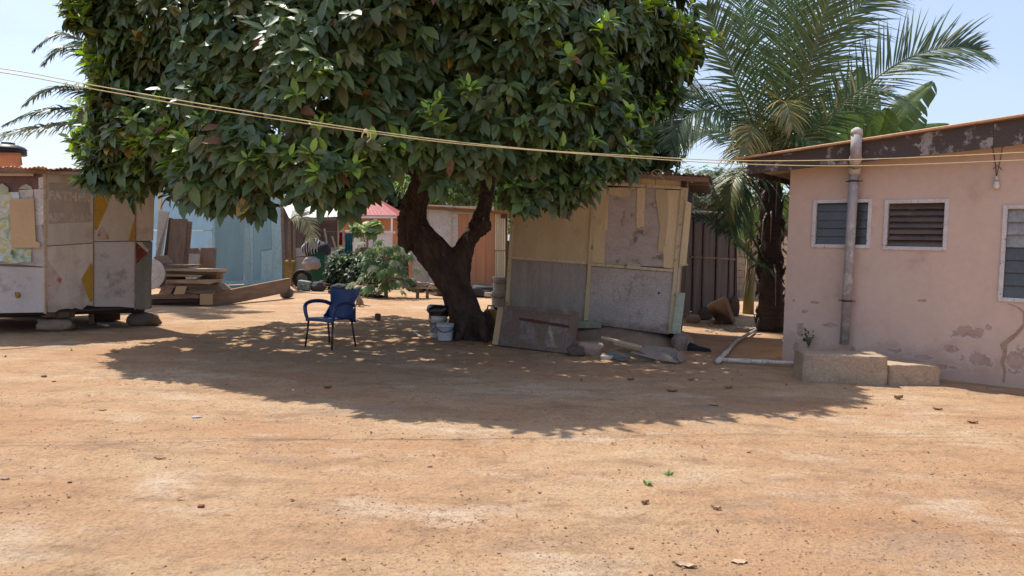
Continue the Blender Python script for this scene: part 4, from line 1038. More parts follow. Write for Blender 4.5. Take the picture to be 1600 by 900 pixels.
# ------------------------------------------------------------------ far background between the sheds
def far_things():
    # red-roofed house
    Y = 45; k = thing('house', (W(560, 400, Y).x, Y, 0), 'distant orange house with a red tin roof seen left of the trunk', 'house')
    pl = front(Y)
    def B(x0, x1, y0, y1, m, f=0, b=-.25, name='wall', z0=None, **kw):
        P = [pl.at(x0, y1), pl.at(x1, y1), pl.at(x1, y0), pl.at(x0, y0)]
        if z0 is not None: P[0].z = z0; P[1].z = z0
        return MB().prism(pl, P, f, b).build(name, M[m], k, **kw)
    B(500, 600, 338, 0, 'orange_wall', 0, -6, z0=0.0)
    e = [pl.at(490, 335, .6), pl.at(622, 337, .6)]; 
    ap = [pl.at(545, 302, -4), pl.at(580, 304, -4)]
    bkL = e[0] + Vector((0, 8.5, 0)); bkR = e[1] + Vector((0, 8.5, 0))
    def tri(name, P):
        n_ = (P[1] - P[0]).cross(P[2] - P[0]).normalized(); 
        if n_.z < 0: n_ = -n_
        m = MB(); q = len(P); m.add(P + [p - n_ * .04 for p in P], [tuple(range(q)), tuple(range(2 * q - 1, q - 1, -1))] + [(i, i + q, (i + 1) % q + q, (i + 1) % q) for i in range(q)]); return m.build(name, M['red_roof'], k)
    # front slope in ribbed strips
    nr = 22
    for i in range(nr):
        a0, a1 = i / nr, (i + .94) / nr
        tri('roof_sheet', [e[0].lerp(e[1], a0), e[0].lerp(e[1], a1), ap[0].lerp(ap[1], a1) + UP * .0, ap[0].lerp(ap[1], a0)])
    tri('roof', [e[1], bkR, ap[1]]); tri('roof', [bkL, e[0], ap[0]]); tri('roof', [bkR, bkL, ap[0], ap[1]])
    B(490, 622, 336.5, 341.5, 'white_wall', .55, .5, 'fascia_board')
    MB().prism(pl, [pl.at(613, 341), pl.at(615, 341), Vector((pl.at(615, 341).x, Y, 0)), Vector((pl.at(613, 341).x, Y, 0))], .5, .3).build('column', M['white_wall'], k)
    # white yard wall
    Y = 35; pl = front(Y); g = lambda x: Vector((W(x, 380, Y).x, Y, 0))
    w = thing('yard_wall', g(585), 'white yard wall in front of the distant orange house', 'wall')
    t = pl.at(550, 363).z; MB().prism(pl, [g(540), g(612), g(612) + UP * t, g(540) + UP * t], 0, -.2).build('wall', M['white_wall'], w)
    MB().prism(pl, [g(540) + UP * t, g(616) + UP * t, g(616) + UP * (t + .1), g(540) + UP * (t + .1)], .1, -.3).build('coping', M['white_wall'], w)
    MB().prism(pl, [g(562) + UP * (t - .5), g(572) + UP * (t - .5), g(572) + UP * (t - .15), g(562) + UP * (t - .15)], .012, .001).build('panel', M['pale_panel'], w)
    MB().tube([g(575) + Vector((0, -.3, 0)), g(575) + Vector((0, -.3, t + .3))], .06, 8).build('post', M['timber'], w)
    # block wall, courses of separate blocks
    def blockwall(pA, pB, rows, bw, bh, label, mname, seed=0, gapcol='mound', skip=0.04):
        A, B = Vector(pA), Vector(pB); u = (B - A).normalized(); n = Vector((u.y, -u.x, 0)); L = (B - A).length
        w = thing('block_wall', (A + B) / 2, label, 'wall')
        core = MB(); nn = n * .07
        core.add([A - nn, B - nn, B + nn, A + nn] + [p + UP * (rows * bh - .02) for p in (A - nn, B - nn, B + nn, A + nn)], [(0, 3, 2, 1), (4, 5, 6, 7), (0, 1, 5, 4), (1, 2, 6, 5), (2, 3, 7, 6), (3, 0, 4, 7)]); core.build('mortar', M[gapcol], w)
        me = None; rnd = random.Random(seed)
        m0 = MB().box((0, 0, 0), (bw - .02, .19, bh - .02)); me = bpy.data.meshes.new('block'); me.from_pydata(m0.v, [], m0.f); me.materials.append(M[mname])
        ux = Matrix((u, Vector((-u.y, u.x, 0)), UP)).transposed().to_4x4()
        o0 = ORG[w.name]
        for r in range(rows):
            s = -(r % 2) * bw / 2
            while s < L - .05:
                c0 = max(s, 0); c1 = min(s + bw, L)
                if c1 - c0 > bw * .4 and not (r == rows - 1 and rnd.random() < .35) and rnd.random() > skip:
                    o = bpy.data.objects.new('block', me); COL.objects.link(o); o.parent = w
                    p = A + u * (c0 + c1) / 2 + UP * (r + .5) * bh - o0 + n * rnd.uniform(-.006, .01)
                    o.matrix_local = Matrix.Translation(p) @ ux @ Matrix.Diagonal(((c1 - c0) / bw, 1, 1, 1)) @ Matrix.Rotation(rnd.uniform(-.01, .01), 4, 'Y')
                s += bw
        return w
    a = W(556, 390, 29); b = W(650, 390, 28.5); a.z = b.z = 0
    blockwall(a, b, 6, .46, .23, 'low dark mossy block wall behind the shrubs left of the trunk', 'dark_block', 3)
    a = G(1128, 462); b = G(1270, 476); 
    blockwall(a, b, 10, .45, .23, 'grey sandcrete block wall behind the palm trunk', 'block', 5)
far_things()

# ------------------------------------------------------------------ orange and white kiosk behind the fork
def z4(x, y): return (640 + x / 5.0, 300 + y / 5.0)
def orange_kiosk():
    A = G(636, 456); B = G(792, 458); pl = Plane.ground(A, B); n = pl.n; u = pl.u
    k = thing('kiosk', (A + B) / 2, 'orange and pinkish white plywood kiosk seen through the fork of the tree', 'kiosk')
    def P(pts, m, f=0, b=-.03, name='panel'): return MB().prism(pl, [z4(*q) for q in pts], f, b).build(name, M[m], k)
    P([(-35, 100), (150, 100), (150, 730), (70, 730)], 'pale_panel', -.01)
    P([(151, 100), (328, 105), (328, 728), (151, 730)], 'pale_panel')
    P([(334, 172), (378, 172), (378, 728), (334, 728)], 'pale_panel', .004); P([(332, 110), (660, 112), (660, 166), (332, 166)], 'pale_panel', -.005)
    P([(328, 100), (333, 100), (333, 730), (328, 730)], 'cream', .03, -.03, 'post')
    P([(332, 167), (662, 168), (662, 173), (332, 172)], 'cream', .02, -.01, 'rail')
    for i in range(4):
        x0 = 380 + i * 71; P([(x0, 175), (x0 + 69.6, 175), (x0 + 69.6, 728), (x0, 728)], 'terracotta')
    P([(380, 732), (664, 734), (664, 772), (380, 768)], 'terracotta', .02)
    P([(-5, 520), (20, 520), (20, 730), (-5, 730)], 'terracotta', .05, -.03, 'post')
    P([(20, 530), (150, 530), (150, 728), (20, 728)], 'grey_ply_pale', .02)
    for i in range(5):
        x0 = 666 + i * 17; P([(x0, 168), (x0 + 14, 168), (x0 + 14, 455), (x0, 455)], 'cream', .01, -.02, 'slat'); P([(x0, 462), (x0 + 14, 462), (x0 + 14, 720), (x0, 720)], 'cream', .012, -.02, 'slat')
    P([(664, 455), (752, 455), (752, 462), (664, 462)], 'timber', .02, -.03, 'rail')
    P([(715, 172), (765, 172), (765, 205), (715, 205)], 'rust', .06, .02, 'lock_box')
    # back, side and roof
    bk = -n * 2.8; t0 = pl.at(*z4(-35, 100)); t1 = pl.at(*z4(755, 160))
    b1 = B - n * .05; quadslab([b1 + UP * .15, b1 + bk + UP * .15, Vector((b1.x, b1.y, t1.z)) + bk, Vector((b1.x, b1.y, t1.z))], .03, u).build('side_wall', M['cream'], k)
    quadslab([A + bk, B + bk, B + bk + UP * 2.6, A + bk + UP * 2.6], .03, n).build('back_wall', M['shade_wall'], k)
    e0 = pl.at(*z4(-50, 92), .25); e1 = pl.at(*z4(780, 150), .25)
    for i in range(6):
        a = e0 + (e1 - e0) * i / 6; b = e0 + (e1 - e0) * (i + 1) / 6
        corr('roof_sheet', M['orange_sheet'] if i % 2 else M['rust_sheet'], k, a, b, b + bk * 1.15 - UP * .3, a + bk * 1.15 - UP * .3, waves=8, amp=.014, seed=i + 30, edge=.05)
    quadslab([A + UP * .14 - n * .3, B + UP * .14 - n * .3, B + UP * .22 - n * .3, A + UP * .22 - n * .3], 2.2, n).build('floor', M['timber_dark'], k)
    quadslab([e0 - UP * .11 - n * .2, e1 - UP * .11 - n * .2, e1 - UP * .02 - n * .2, e0 - UP * .02 - n * .2], .05, n).build('roof_timber', M['timber'], k)
    for px in (650, 700, 750, 788):
        q = G(px, 457); MB().box(q + Vector((0, .4, .08)), (.3, .4, .22)).build('foot_block', M['stone_dark'], k)
    # junk in front
    q = G(660, 450); o = MB().rock(q + Vector((-.1, .1, .72)), (.85, .35, 1.45), 31, 3, .3).build('stone_slab', M['chip'], None, smooth=True); tag(o, 'tall pale broken slab propped against the grey panel left of the trunk', 'slab')
    q = G(655, 466); b = thing('bench', q, 'low wooden bench with cloths lying on it left of the trunk', 'bench')
    MB().beam(q + Vector((-.5, .1, .30)), q + Vector((.75, .1, .30)), .34, .045).build('seat', M['timber_light'], b)
    for s in (-.06, .22):
        for t in (-.02, .2): MB().box(q + Vector((s, t, .14)), (.06, .05, .28)).build('leg', M['timber'], b)
    for i, (dx, s, m, lb) in enumerate([(-.3, (.5, .34, .12), 'cloth_dark', 'dark folded cloth on the left end of the low bench'), (.05, (.42, .3, .16), 'cloth_pale', 'pale crumpled cloth in the middle of the low bench'), (.5, (.5, .3, .12), 'timber_light', 'flat tan bundle on the right end of the low bench')]):
        o = MB().rock(q + Vector((dx, .1, .30 + .022 + s[2] * .36)), s, 40 + i, 3, .35).build('cloth', M[m], None, smooth=True); tag(o, lb, 'cloth')
    a, b_ = G(688, 463), G(786, 464)
    for i, (p0, p1, h, r, m, lb) in enumerate([((690, 462), (760, 463), .12, .4, 'black_bag', 'black tarpaulin heap behind the leaning trunk'), ]):
        c = (G(*p0) + G(*p1)) / 2; o = MB().rock(c + UP * .16, (1.9, .7, .42), 51, 3, .3).build('tarpaulin', M[m], None, smooth=True); tag(o, lb, 'tarpaulin')
    c = G(752, 464); o = MB().rock(c + UP * .14, (.9, .5, .36), 53, 3, .3).build('tarpaulin', M['cloth_dark'], None, smooth=True); tag(o, 'dark tarpaulin bundle right of the trunk, before the orange panel', 'tarpaulin')
    a = G(757, 466); b = G(790, 467); o = MB().beam(a + UP * .12, b + UP * .10, .1, .12).build('plank', M['pale_panel'], None); tag(o, 'short pale plank end lying right of the dark tarpaulin bundle', 'plank')
    # slab roof remnant left of trunk
orange_kiosk()

# ------------------------------------------------------------------ yellowed shack
def z5(x, y): return (760 + x / 2.647, 240 + y / 2.647)
def shack():
    A = G(786, 519); B = G(1053, 541); pl = Plane.ground(A, B, lean=.035); n = pl.n; u = pl.u; H_ = pl.n
    k = thing('shack', (A + B) / 2, 'yellowed plywood shack with peeling upper panel between the tree and the palm', 'shack')
    def P(pts, m, f=0, b=-.02, name='panel', raw=False, **kw):
        return MB().prism(pl, pts if raw else [z5(*q) for q in pts], f, b).build(name, M[m], k, **kw)
    # lower panels, raised from the ground a little
    P([(98, 437), (416, 458), (404, 700), (86, 668)], 'grey_ply')
    P([(432, 466), (772, 492), (756, 748), (418, 702)], 'grey_ply_pale')
    # upper panels
    P([(110, 90), (446, 90), (441, 190), (420, 448), (100, 428)], 'yellow_ply')
    P([(452, 90), (482, 90), (484, 134), (500, 134), (486, 455), (434, 450)], 'yellow_ply', .004)
    P([(500, 140), (738, 140), (734, 470), (486, 456)], 'peeled', -.006, -.024)
    P([(704, 148), (806, 152), (776, 476), (733, 472), (733, 405), (708, 405), (718, 300), (712, 200)], 'yellow_ply', .002, -.005)
    # hanging strips of veneer
    P([(624, 142), (656, 142), (652, 305), (640, 300), (632, 310), (622, 308), (620, 250)], 'yellow_ply', .012, .002, 'veneer_strip')
    P([(700, 150), (748, 150), (752, 230), (744, 330), (732, 405), (708, 405), (718, 300), (700, 180)], 'yellow_ply', .016, .004, 'veneer_strip')
    P([(500, 140), (620, 142), (600, 150), (590, 175), (560, 180), (508, 168)], 'yellow_ply', .006, .0, 'veneer_strip')
    P([(500, 170), (506, 170), (500, 315), (488, 320)], 'yellow_ply', .006, .0, 'veneer_strip')
    P([(582, 455), (600, 448), (640, 460), (632, 470), (590, 472)], 'chip', .03, .0, 'torn_paper')
    # frieze boards under the roof
    xs = [484, 522, 582, 640, 700, 806]
    for i in range(5): P([(xs[i], 86), (xs[i + 1] - 1.5, 88 + (0 if i < 4 else 0)), (xs[i + 1] - 1.5, 134 if i else 128), (xs[i], 128 if i < 3 else 132)], 'yellow_ply', .0)
    # battens
    P([(438, 185), (452, 185), (418, 690), (403, 690)], 'yellow_batten', .04, -.01, 'batten')
    P([(806, 140), (824, 140), (790, 500), (768, 745), (752, 742), (774, 490)], 'yellow_batten', .045, -.01, 'batten')
    P([(825, 142), (834, 142), (800, 500), (782, 745), (770, 745), (792, 500)], 'yellow_ply', .03, -.01, 'batten')
    P([(490, 116), (808, 134), (806, 148), (490, 130)], 'yellow_batten', .035, -.01, 'batten')
    P([(100, 425), (418, 446), (418, 458), (100, 436)], 'yellow_batten', .03, 0, 'batten')
    P([(434, 452), (774, 478), (772, 490), (432, 464)], 'yellow_batten', .032, 0, 'batten')
    P([(106, 170), (116, 170), (90, 660), (76, 655)], 'yellow_batten', .035, -.01, 'batten')
    P([(82, 360), (92, 360), (84, 640), (72, 640)], 'timber', .01, -.03, 'batten')
    # loose boards on the right corner
    P([(826, 195), (848, 205), (826, 462), (798, 460)], 'yellow_ply', .07, .05, 'loose_board', label='loose yellow board on the right corner')
    P([(796, 460), (832, 456), (832, 462), (798, 468)], 'yellow_batten', .085, .05, 'ledge')
    P([(786, 575), (822, 576), (800, 760), (766, 742)], 'mint', .10, .085, 'loose_board', label='pale green board at the foot of the right corner')
    P([(370, 700), (382, 692), (470, 696), (474, 722), (366, 722)], 'mint', .05, .02, 'loose_board', label='pale green scrap at the foot of the middle batten')
    # scribbles in pencil: thin loops
    def scr(pts, r=.0022):
        MB().tube([pl.at(*z5(*p), .003) for p in pts], r, 4).build('scribble', M['dark_wire'], k)
    scr([(528, 560), (522, 590), (528, 612), (545, 620), (556, 610), (550, 580), (540, 556), (530, 570)])
    scr([(566, 540), (580, 552), (592, 540), (604, 548), (590, 565), (600, 578), (585, 590), (596, 560), (574, 556), (590, 575)])
    MB().prism(pl, [z5(708, 574), z5(716, 572), z5(718, 580), z5(710, 582)], .004, .0005).build('knot_hole', M['black'], k)
    for (x, y) in ((165, 300), (668, 285)): MB().prism(pl, [z5(x, y), z5(x + 3, y), z5(x + 3, y + 3), z5(x, y + 3)], .006, .001).build('knot_hole', M['black'], k)
    # rail and fittings at the roof corner
    P([(806, 100), (824, 100), (822, 140), (804, 138)], 'rust', .07, -.02, 'bracket')
    pi = pl.at(*z5(849, 108), .12); MB().lathe(pi, [(.022, -.05), (.022, -.01), (.034, 0), (.034, .03), (.024, .045)], 12).build('insulator', M['porcelain'], k, smooth=True)
    # body: side and back walls
    bk = Vector((.27, .963, 0)) * 2.4
    tR = pl.at(*z5(832, 110), -.02); bR = pl.at(*z5(780, 748), -.02); bR.z = 0
    tL = pl.at(*z5(108, 80), -.02); bL = pl.at(*z5(80, 668), -.02); bL.z = 0
    for i in range(4):
        s0, s1 = bk * (i / 4), bk * ((i + .97) / 4)
        quadslab([bR + s0, bR + s1, tR + s1 + UP * .1, tR + s0 + UP * .1], .02, u).build('side_panel', M['roof_shade_wall' if i else 'grey_ply'], k)
    quadslab([bL, bL + bk, tL + bk, tL], .02, -u).build('side_panel', M['grey_ply'], k)
    quadslab([bL + bk, bR + bk, tR + bk, tL + bk], .02, n).build('back_wall', M['grey_ply'], k)
    # roof sheets
    e0 = pl.at(*z5(85, 48), .28); e1 = pl.at(*z5(930, 92), .28)
    for i in range(6):
        a = e0 + (e1 - e0) * i / 6; b = e0 + (e1 - e0) * (i + 1) / 6
        corr('roof_sheet', M['rust_sheet'], k, a + UP * .006 * (i % 2), b + UP * .006 * (i % 2), b + bk * 1.25 + UP * .10, a + bk * 1.25 + UP * .10, waves=8, amp=.012, seed=i + 60, sag=.015, edge=.06)
    for j, t in enumerate((.04, .35, .7, 1.05)):
        a = e0 + bk * t - UP * .055; b = e1 + bk * t - UP * .055 - u * .04; MB().beam(a, b, .05, .07).build('roof_timber', M['timber'], k)
    # coil of wire hooked on the roof edge
    c = pl.at(*z5(705, 80), .31); pts = [c + u * (.075 * math.cos(a) * (1 + .2 * math.sin(a * 2.3))) + UP * (.055 * math.sin(a)) + n * .01 * math.sin(a * .7) for a in np.linspace(0, 15, 46)]
    pts += [c + u * .12 - UP * .1, c + u * .13 - UP * .17]
    o = MB().tube(pts, .0035, 5).build('wire_coil', M['wire'], None, smooth=True); tag(o, 'small coil of pale wire hooked over the roof edge of the yellowed shack', 'wire')
    return pl
SPL = shack()

# things round the foot of the shack
def foot():
    # earth mound
    c = (G(980, 530) + Vector((0, .25, 0))); vs = []; nx, ny = 60, 34
    u = SPL.u; v = Vector((-u.y, u.x, 0))
    for j in range(ny + 1):
        for i in range(nx + 1):
            a, b = i / nx * 2 - 1, j / ny * 2 - 1
            r = math.sqrt(a * a + b * b); p = c + u * a * 1.25 + v * b * 1.0
            h = max(0, 1 - r) ** .75 * .50 * (1 + .4 * mnoise.noise(p * 2.3)) + .025 * mnoise.noise(p * 9) * max(0, 1 - r) - (.03 if r > .9 else 0) + .012 * mnoise.noise(p * 22)
            vs.append(Vector((p.x, p.y, ground_h(p.x, p.y) + h - .006)))
    fs = [(j * (nx + 1) + i, j * (nx + 1) + i + 1, (j + 1) * (nx + 1) + i + 1, (j + 1) * (nx + 1) + i) for j in range(ny) for i in range(nx)]
    o = build('earth_mound', vs, fs, M['mound'], None, smooth=True); struct(o)
    # rusty door leaf leaning on the shack
    a = G(768, 538); b = G(889, 553)
    u = (b - a).normalized(); nn = Vector((u.y, -u.x, 0)); up = (UP - nn * .22).normalized()
    tl = front(1).at  # unused
    H = .62; L = (b - a).length
    k = thing('cabinet', (a + b) / 2, 'rusty brown metal cabinet lying on its side against the yellowed shack', 'cabinet')
    q = lambda s, t, d=0: a + u * s + up * t + nn * d
    th = .14
    def slab(s0, s1, t0, t1, f, bk, m, name): 
        P = [q(s0, t0, f), q(s1, t0, f), q(s1, t1, f), q(s0, t1, f)]; return quadslab(P, f - bk, nn).build(name, M[m], k, bevel=.004)
    slab(.12, L, 0, H, 0, -th, 'rust_door', 'body')
    slab(.0, .118, 0, H * .96, -.01, -th, 'cardboard', 'side_panel')
    slab(.12, L + .01, H - .05, H + .02, .012, .001, 'rust_door', 'edge_strip')
    slab(.50, .98, .06, H - .09, .006, .001, 'rust_door', 'door_panel'); slab(1.02, L - .08, .06, H - .12, .006, .001, 'rust_door', 'door_panel')
    # ragged rust line
    m_ = MB(); n_ = 40; T = []; Bt = []
    for i in range(n_ + 1):
        s = .46 + (L - .52) * i / n_; T.append(q(s, H - .15 - .05 * i / n_ + .015 * mnoise.noise(Vector((i * .5, 0, 1))), .009)); Bt.append(q(s, H - .19 - .05 * i / n_ - .03 * abs(mnoise.noise(Vector((i * .35, 3, 1)))), .009))
    m_.add(T + Bt, [(i, i + n_ + 1, i + n_ + 2, i + 1) for i in range(n_)]); m_.build('rust_streak', M['rust'], k)
    # stones
    def rk(px, py, size, label, m='stone', seed=1, rot=0, z0=0):
        g = GZ(px, py); o = MB().rock((g.x, g.y + size[1] * .4, g.z + z0 + size[2] * .42), size, seed, 3, .2, Matrix.Rotation(rot, 3, 'Z')).build('stone', M[m], None, smooth=True); tag(o, label, 'stone')
    rk(924, 554, (.36, .24, .20), 'rounded brown stone at the right end of the rusty cabinet', seed=3)
    rk(900, 556, (.24, .2, .15), 'darker stone wedged between the rusty cabinet and the rounded stone', 'stone_dark', 5)
    rk(1063, 545, (.22, .22, .26), 'upright stone at the right foot of the yellowed shack', 'ply_sheet', 7)
    rk(948, 561, (.20, .1, .07), 'small pale stone in front of the earth mound', 'chip', 9)
    rk(1075, 536, (.2, .12, .06), 'flat stone behind the upright one near the pale green board', 'stone', 11)
    rk(590, 500, (.11, .1, .15), 'small upright brick-like stone in the shade right of the blue chair', 'stone_dark', 13)
    # two battens on the mound
    for (p0, p1, w, lb) in [((941, 527, .30), (1001, 542, .24), .055, 'upper grey batten lying on the earth mound'), ((960, 536, .24), (998, 545, .20), .04, 'shorter lower batten lying on the earth mound')]:
        a = G(p0[0], p0[1], p0[2]); b = G(p1[0], p1[1], p1[2]); o = MB().beam(a, b, w, .03).build('batten', M['timber_light'], None); tag(o, lb, 'batten')
    # broken grey sheets
    def sheet(px, z, lb, m='ply_sheet', th=.012):
        P = [G(x, y, zz) for (x, y), zz in zip(px, z)]; n_ = (P[1] - P[0]).cross(P[2] - P[0]).normalized()
        if n_.z < 0: n_ = -n_
        mm = MB(); q_ = len(P); c = sum(P, Vector()) / q_
        mm.add([c] + P + [c - n_ * th] + [p - n_ * th for p in P], [(0, i + 1, (i + 1) % q_ + 1) for i in range(q_)] + [(q_ + 1, q_ + 2 + (i + 1) % q_, q_ + 2 + i) for i in range(q_)] + [(i + 1, q_ + 2 + i, q_ + 2 + (i + 1) % q_, (i + 1) % q_ + 1) for i in range(q_)])
        o = mm.build('board', M[m], None); tag(o, lb, 'board')
    sheet([(985, 550), (1027, 561), (1060, 566), (1057, 545), (1040, 542), (1010, 540)], [.15, .05, .02, .16, .20, .22], 'broad grey broken sheet lying on the front of the earth mound')
    sheet([(1058, 550), (1064, 566), (1074, 562), (1066, 548)], [.16, .02, .01, .16], 'small triangular broken sheet at the right edge of the mound')
    sheet([(962, 546), (1000, 562), (1026, 563), (1000, 548), (975, 543)], [.14, .03, .02, .17, .2], 'curled dark strip of sheet at the front of the mound', 'grey_ply')
    sheet([(940, 555), (972, 563), (985, 558), (955, 548)], [.01, .015, .05, .09], 'low grey scrap left of the curled strip', 'kiosk_green')
    # dark shoe
    g = GZ(1090, 547); sh = thing('shoe', g, 'black shoe lying on the ground right of the yellowed shack', 'shoe')
    m = MB(); ax = Vector((1, -.25, 0)).normalized(); lat = Vector((.25, 1, 0)).normalized(); prof = [(-.16, .035, .05), (-.13, .045, .095), (-.06, .045, .085), (.02, .048, .055), (.1, .052, .045), (.17, .045, .035), (.2, .02, .02)]
    vs = []
    for (s, w, h) in prof:
        for kx in range(10):
            an = kx / 10 * 6.283; vs.append(g + ax * s + lat * (w * math.cos(an)) + UP * (.012 + max(-.3, math.sin(an)) * h + h * .3))
    fs = [(i * 10 + j, i * 10 + (j + 1) % 10, (i + 1) * 10 + (j + 1) % 10, (i + 1) * 10 + j) for i in range(6) for j in range(10)] + [tuple(range(9, -1, -1)), tuple(range(60, 70))]
    m.add(vs, fs).build('upper', M['black'], sh, smooth=True)
    MB().box(g + ax * .02 + UP * .01, (.38, .09, .022), Matrix.Rotation(math.atan2(ax.y, ax.x), 3, 'Z')).build('sole', M['cloth_dark'], sh, bevel=.006)
    # white plastic pipes on the ground
    pp = thing('waste_pipe', GZ(1180, 566), 'white plastic waste pipe lying on the ground, running to the concrete block', 'pipe')
    a = G(1124, 562, .04); b = G(1245, 568, .05); r = .03
    MB().tube([a, (a + b) / 2, b], r, 10).build('pipe', M['pvc'], pp, smooth=True)
    for t0, t1 in ((.28, .40), (.55, .64)): MB().tube([a.lerp(b, t0), a.lerp(b, t1)], r + .006, 10).build('socket', M['pvc'], pp, smooth=True)
    MB().tube([b, b.lerp(a, -.03)], r * 2, 14).build('end_cap', M['bulb'], pp, smooth=True)
    c = G(1140, 545, .05); d = G(1150, 533, .05); e = G(1180, 516, .05)
    MB().tube([a, c], r, 10).build('pipe', M['pvc'], pp, smooth=True)
    MB().tube([a.lerp(c, -.12), a.lerp(c, .2)], r * 1.4, 12).build('elbow', M['pvc'], pp, smooth=True)
    MB().tube([a.lerp(c, .45), a.lerp(c, .7)], r * 1.25, 12).build('socket', M['porcelain'], pp, smooth=True)
    MB().tube([c, d, e], r * .95, 10).build('pipe', M['pipe'], pp, smooth=True)
foot()

# ------------------------------------------------------------------ dark gap between shack and palm
def gap():
    A = G(1090, 500); B = G(1152, 492); pl = Plane.ground(A, B)
    k = thing('metal_shed', (A + B) / 2, 'brown ribbed sheet-metal shed in the dark gap behind the shack', 'shed')
    xs = [1066, 1086, 1101, 1122, 1142, 1152]
    for i in range(len(xs) - 1):
        x0, x1 = xs[i], xs[i + 1] - 1
        MB().prism(pl, [(x0, 335), (x1, 336), (x1 - 3 + (x1 - 1152) * .05, 486), (x0 - 3, 494)], .004 * (i % 2), -.02).build('sheet', M['shade_wall'], k)  # sheet colour carries the shade of the gap
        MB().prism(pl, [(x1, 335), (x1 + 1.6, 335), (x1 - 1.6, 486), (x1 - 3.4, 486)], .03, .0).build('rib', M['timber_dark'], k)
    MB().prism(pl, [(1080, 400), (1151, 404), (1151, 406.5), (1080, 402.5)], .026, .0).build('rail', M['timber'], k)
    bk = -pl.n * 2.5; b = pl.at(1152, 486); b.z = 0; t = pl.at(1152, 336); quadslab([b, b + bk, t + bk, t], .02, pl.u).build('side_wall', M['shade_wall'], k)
    e0 = pl.at(1060, 332, .15); e1 = pl.at(1160, 334, .15)
    for i in range(3):
        a = e0 + (e1 - e0) * i / 3; c = e0 + (e1 - e0) * (i + 1) / 3
        corr('roof_sheet', M['rust_sheet'], k, a, c, c + bk * 1.1 + UP * .2, a + bk * 1.1 + UP * .2, waves=7, amp=.012, seed=i + 70)
    # leaning slab and debris
    P = [G(1118, 500), G(1146, 507), W(1131, 466, 14.6), W(1104, 478, 14.9)]
    n_ = (P[1] - P[0]).cross(P[2] - P[0]).normalized()
    if n_.y > 0: n_ = -n_
    o = quadslab(P, .08, n_).build('slab', M['ply_sheet'], None); tag(o, 'brown slab leaning in the dark gap before the ribbed metal shed', 'slab')
    rb = [(1085, 505, (.3, .25, .2), 'small grey block on the ground beside the shack side wall', 'stone'), (1100, 500, (.5, .4, .3), 'dark lump of rubble left of the leaning slab', 'stone_dark'), (1118, 492, (.4, .3, .4), 'dark stone behind the leaning slab', 'stone_dark'), (1147, 494, (.32, .34, .5), 'dark upright block right of the leaning slab', 'stone_dark')]
    for i, (x, y, s, lb, m) in enumerate(rb):
        g = G(x, y); o = MB().rock((g.x, g.y + s[1] * .4, s[2] * .42), s, 80 + i, 2, .15).build('rubble', M[m], None); tag(o, lb, 'rubble')
    # pale rubbish chips on the ground
    m = MB(); rnd = random.Random(4)
    for i in range(90):
        g = G(rnd.uniform(1100, 1190), rnd.gauss(512, 4), .01); m.rock(g, (rnd.uniform(.03, .11), rnd.uniform(.03, .08), .02), i, 1, .3)
    o = m.build('rubbish_chips', M['chip'], None); struct(o, 'stuff'); o['label'] = 'scattered pale chips of rubbish on the ground before the palm'; o['category'] = 'rubbish'
gap()

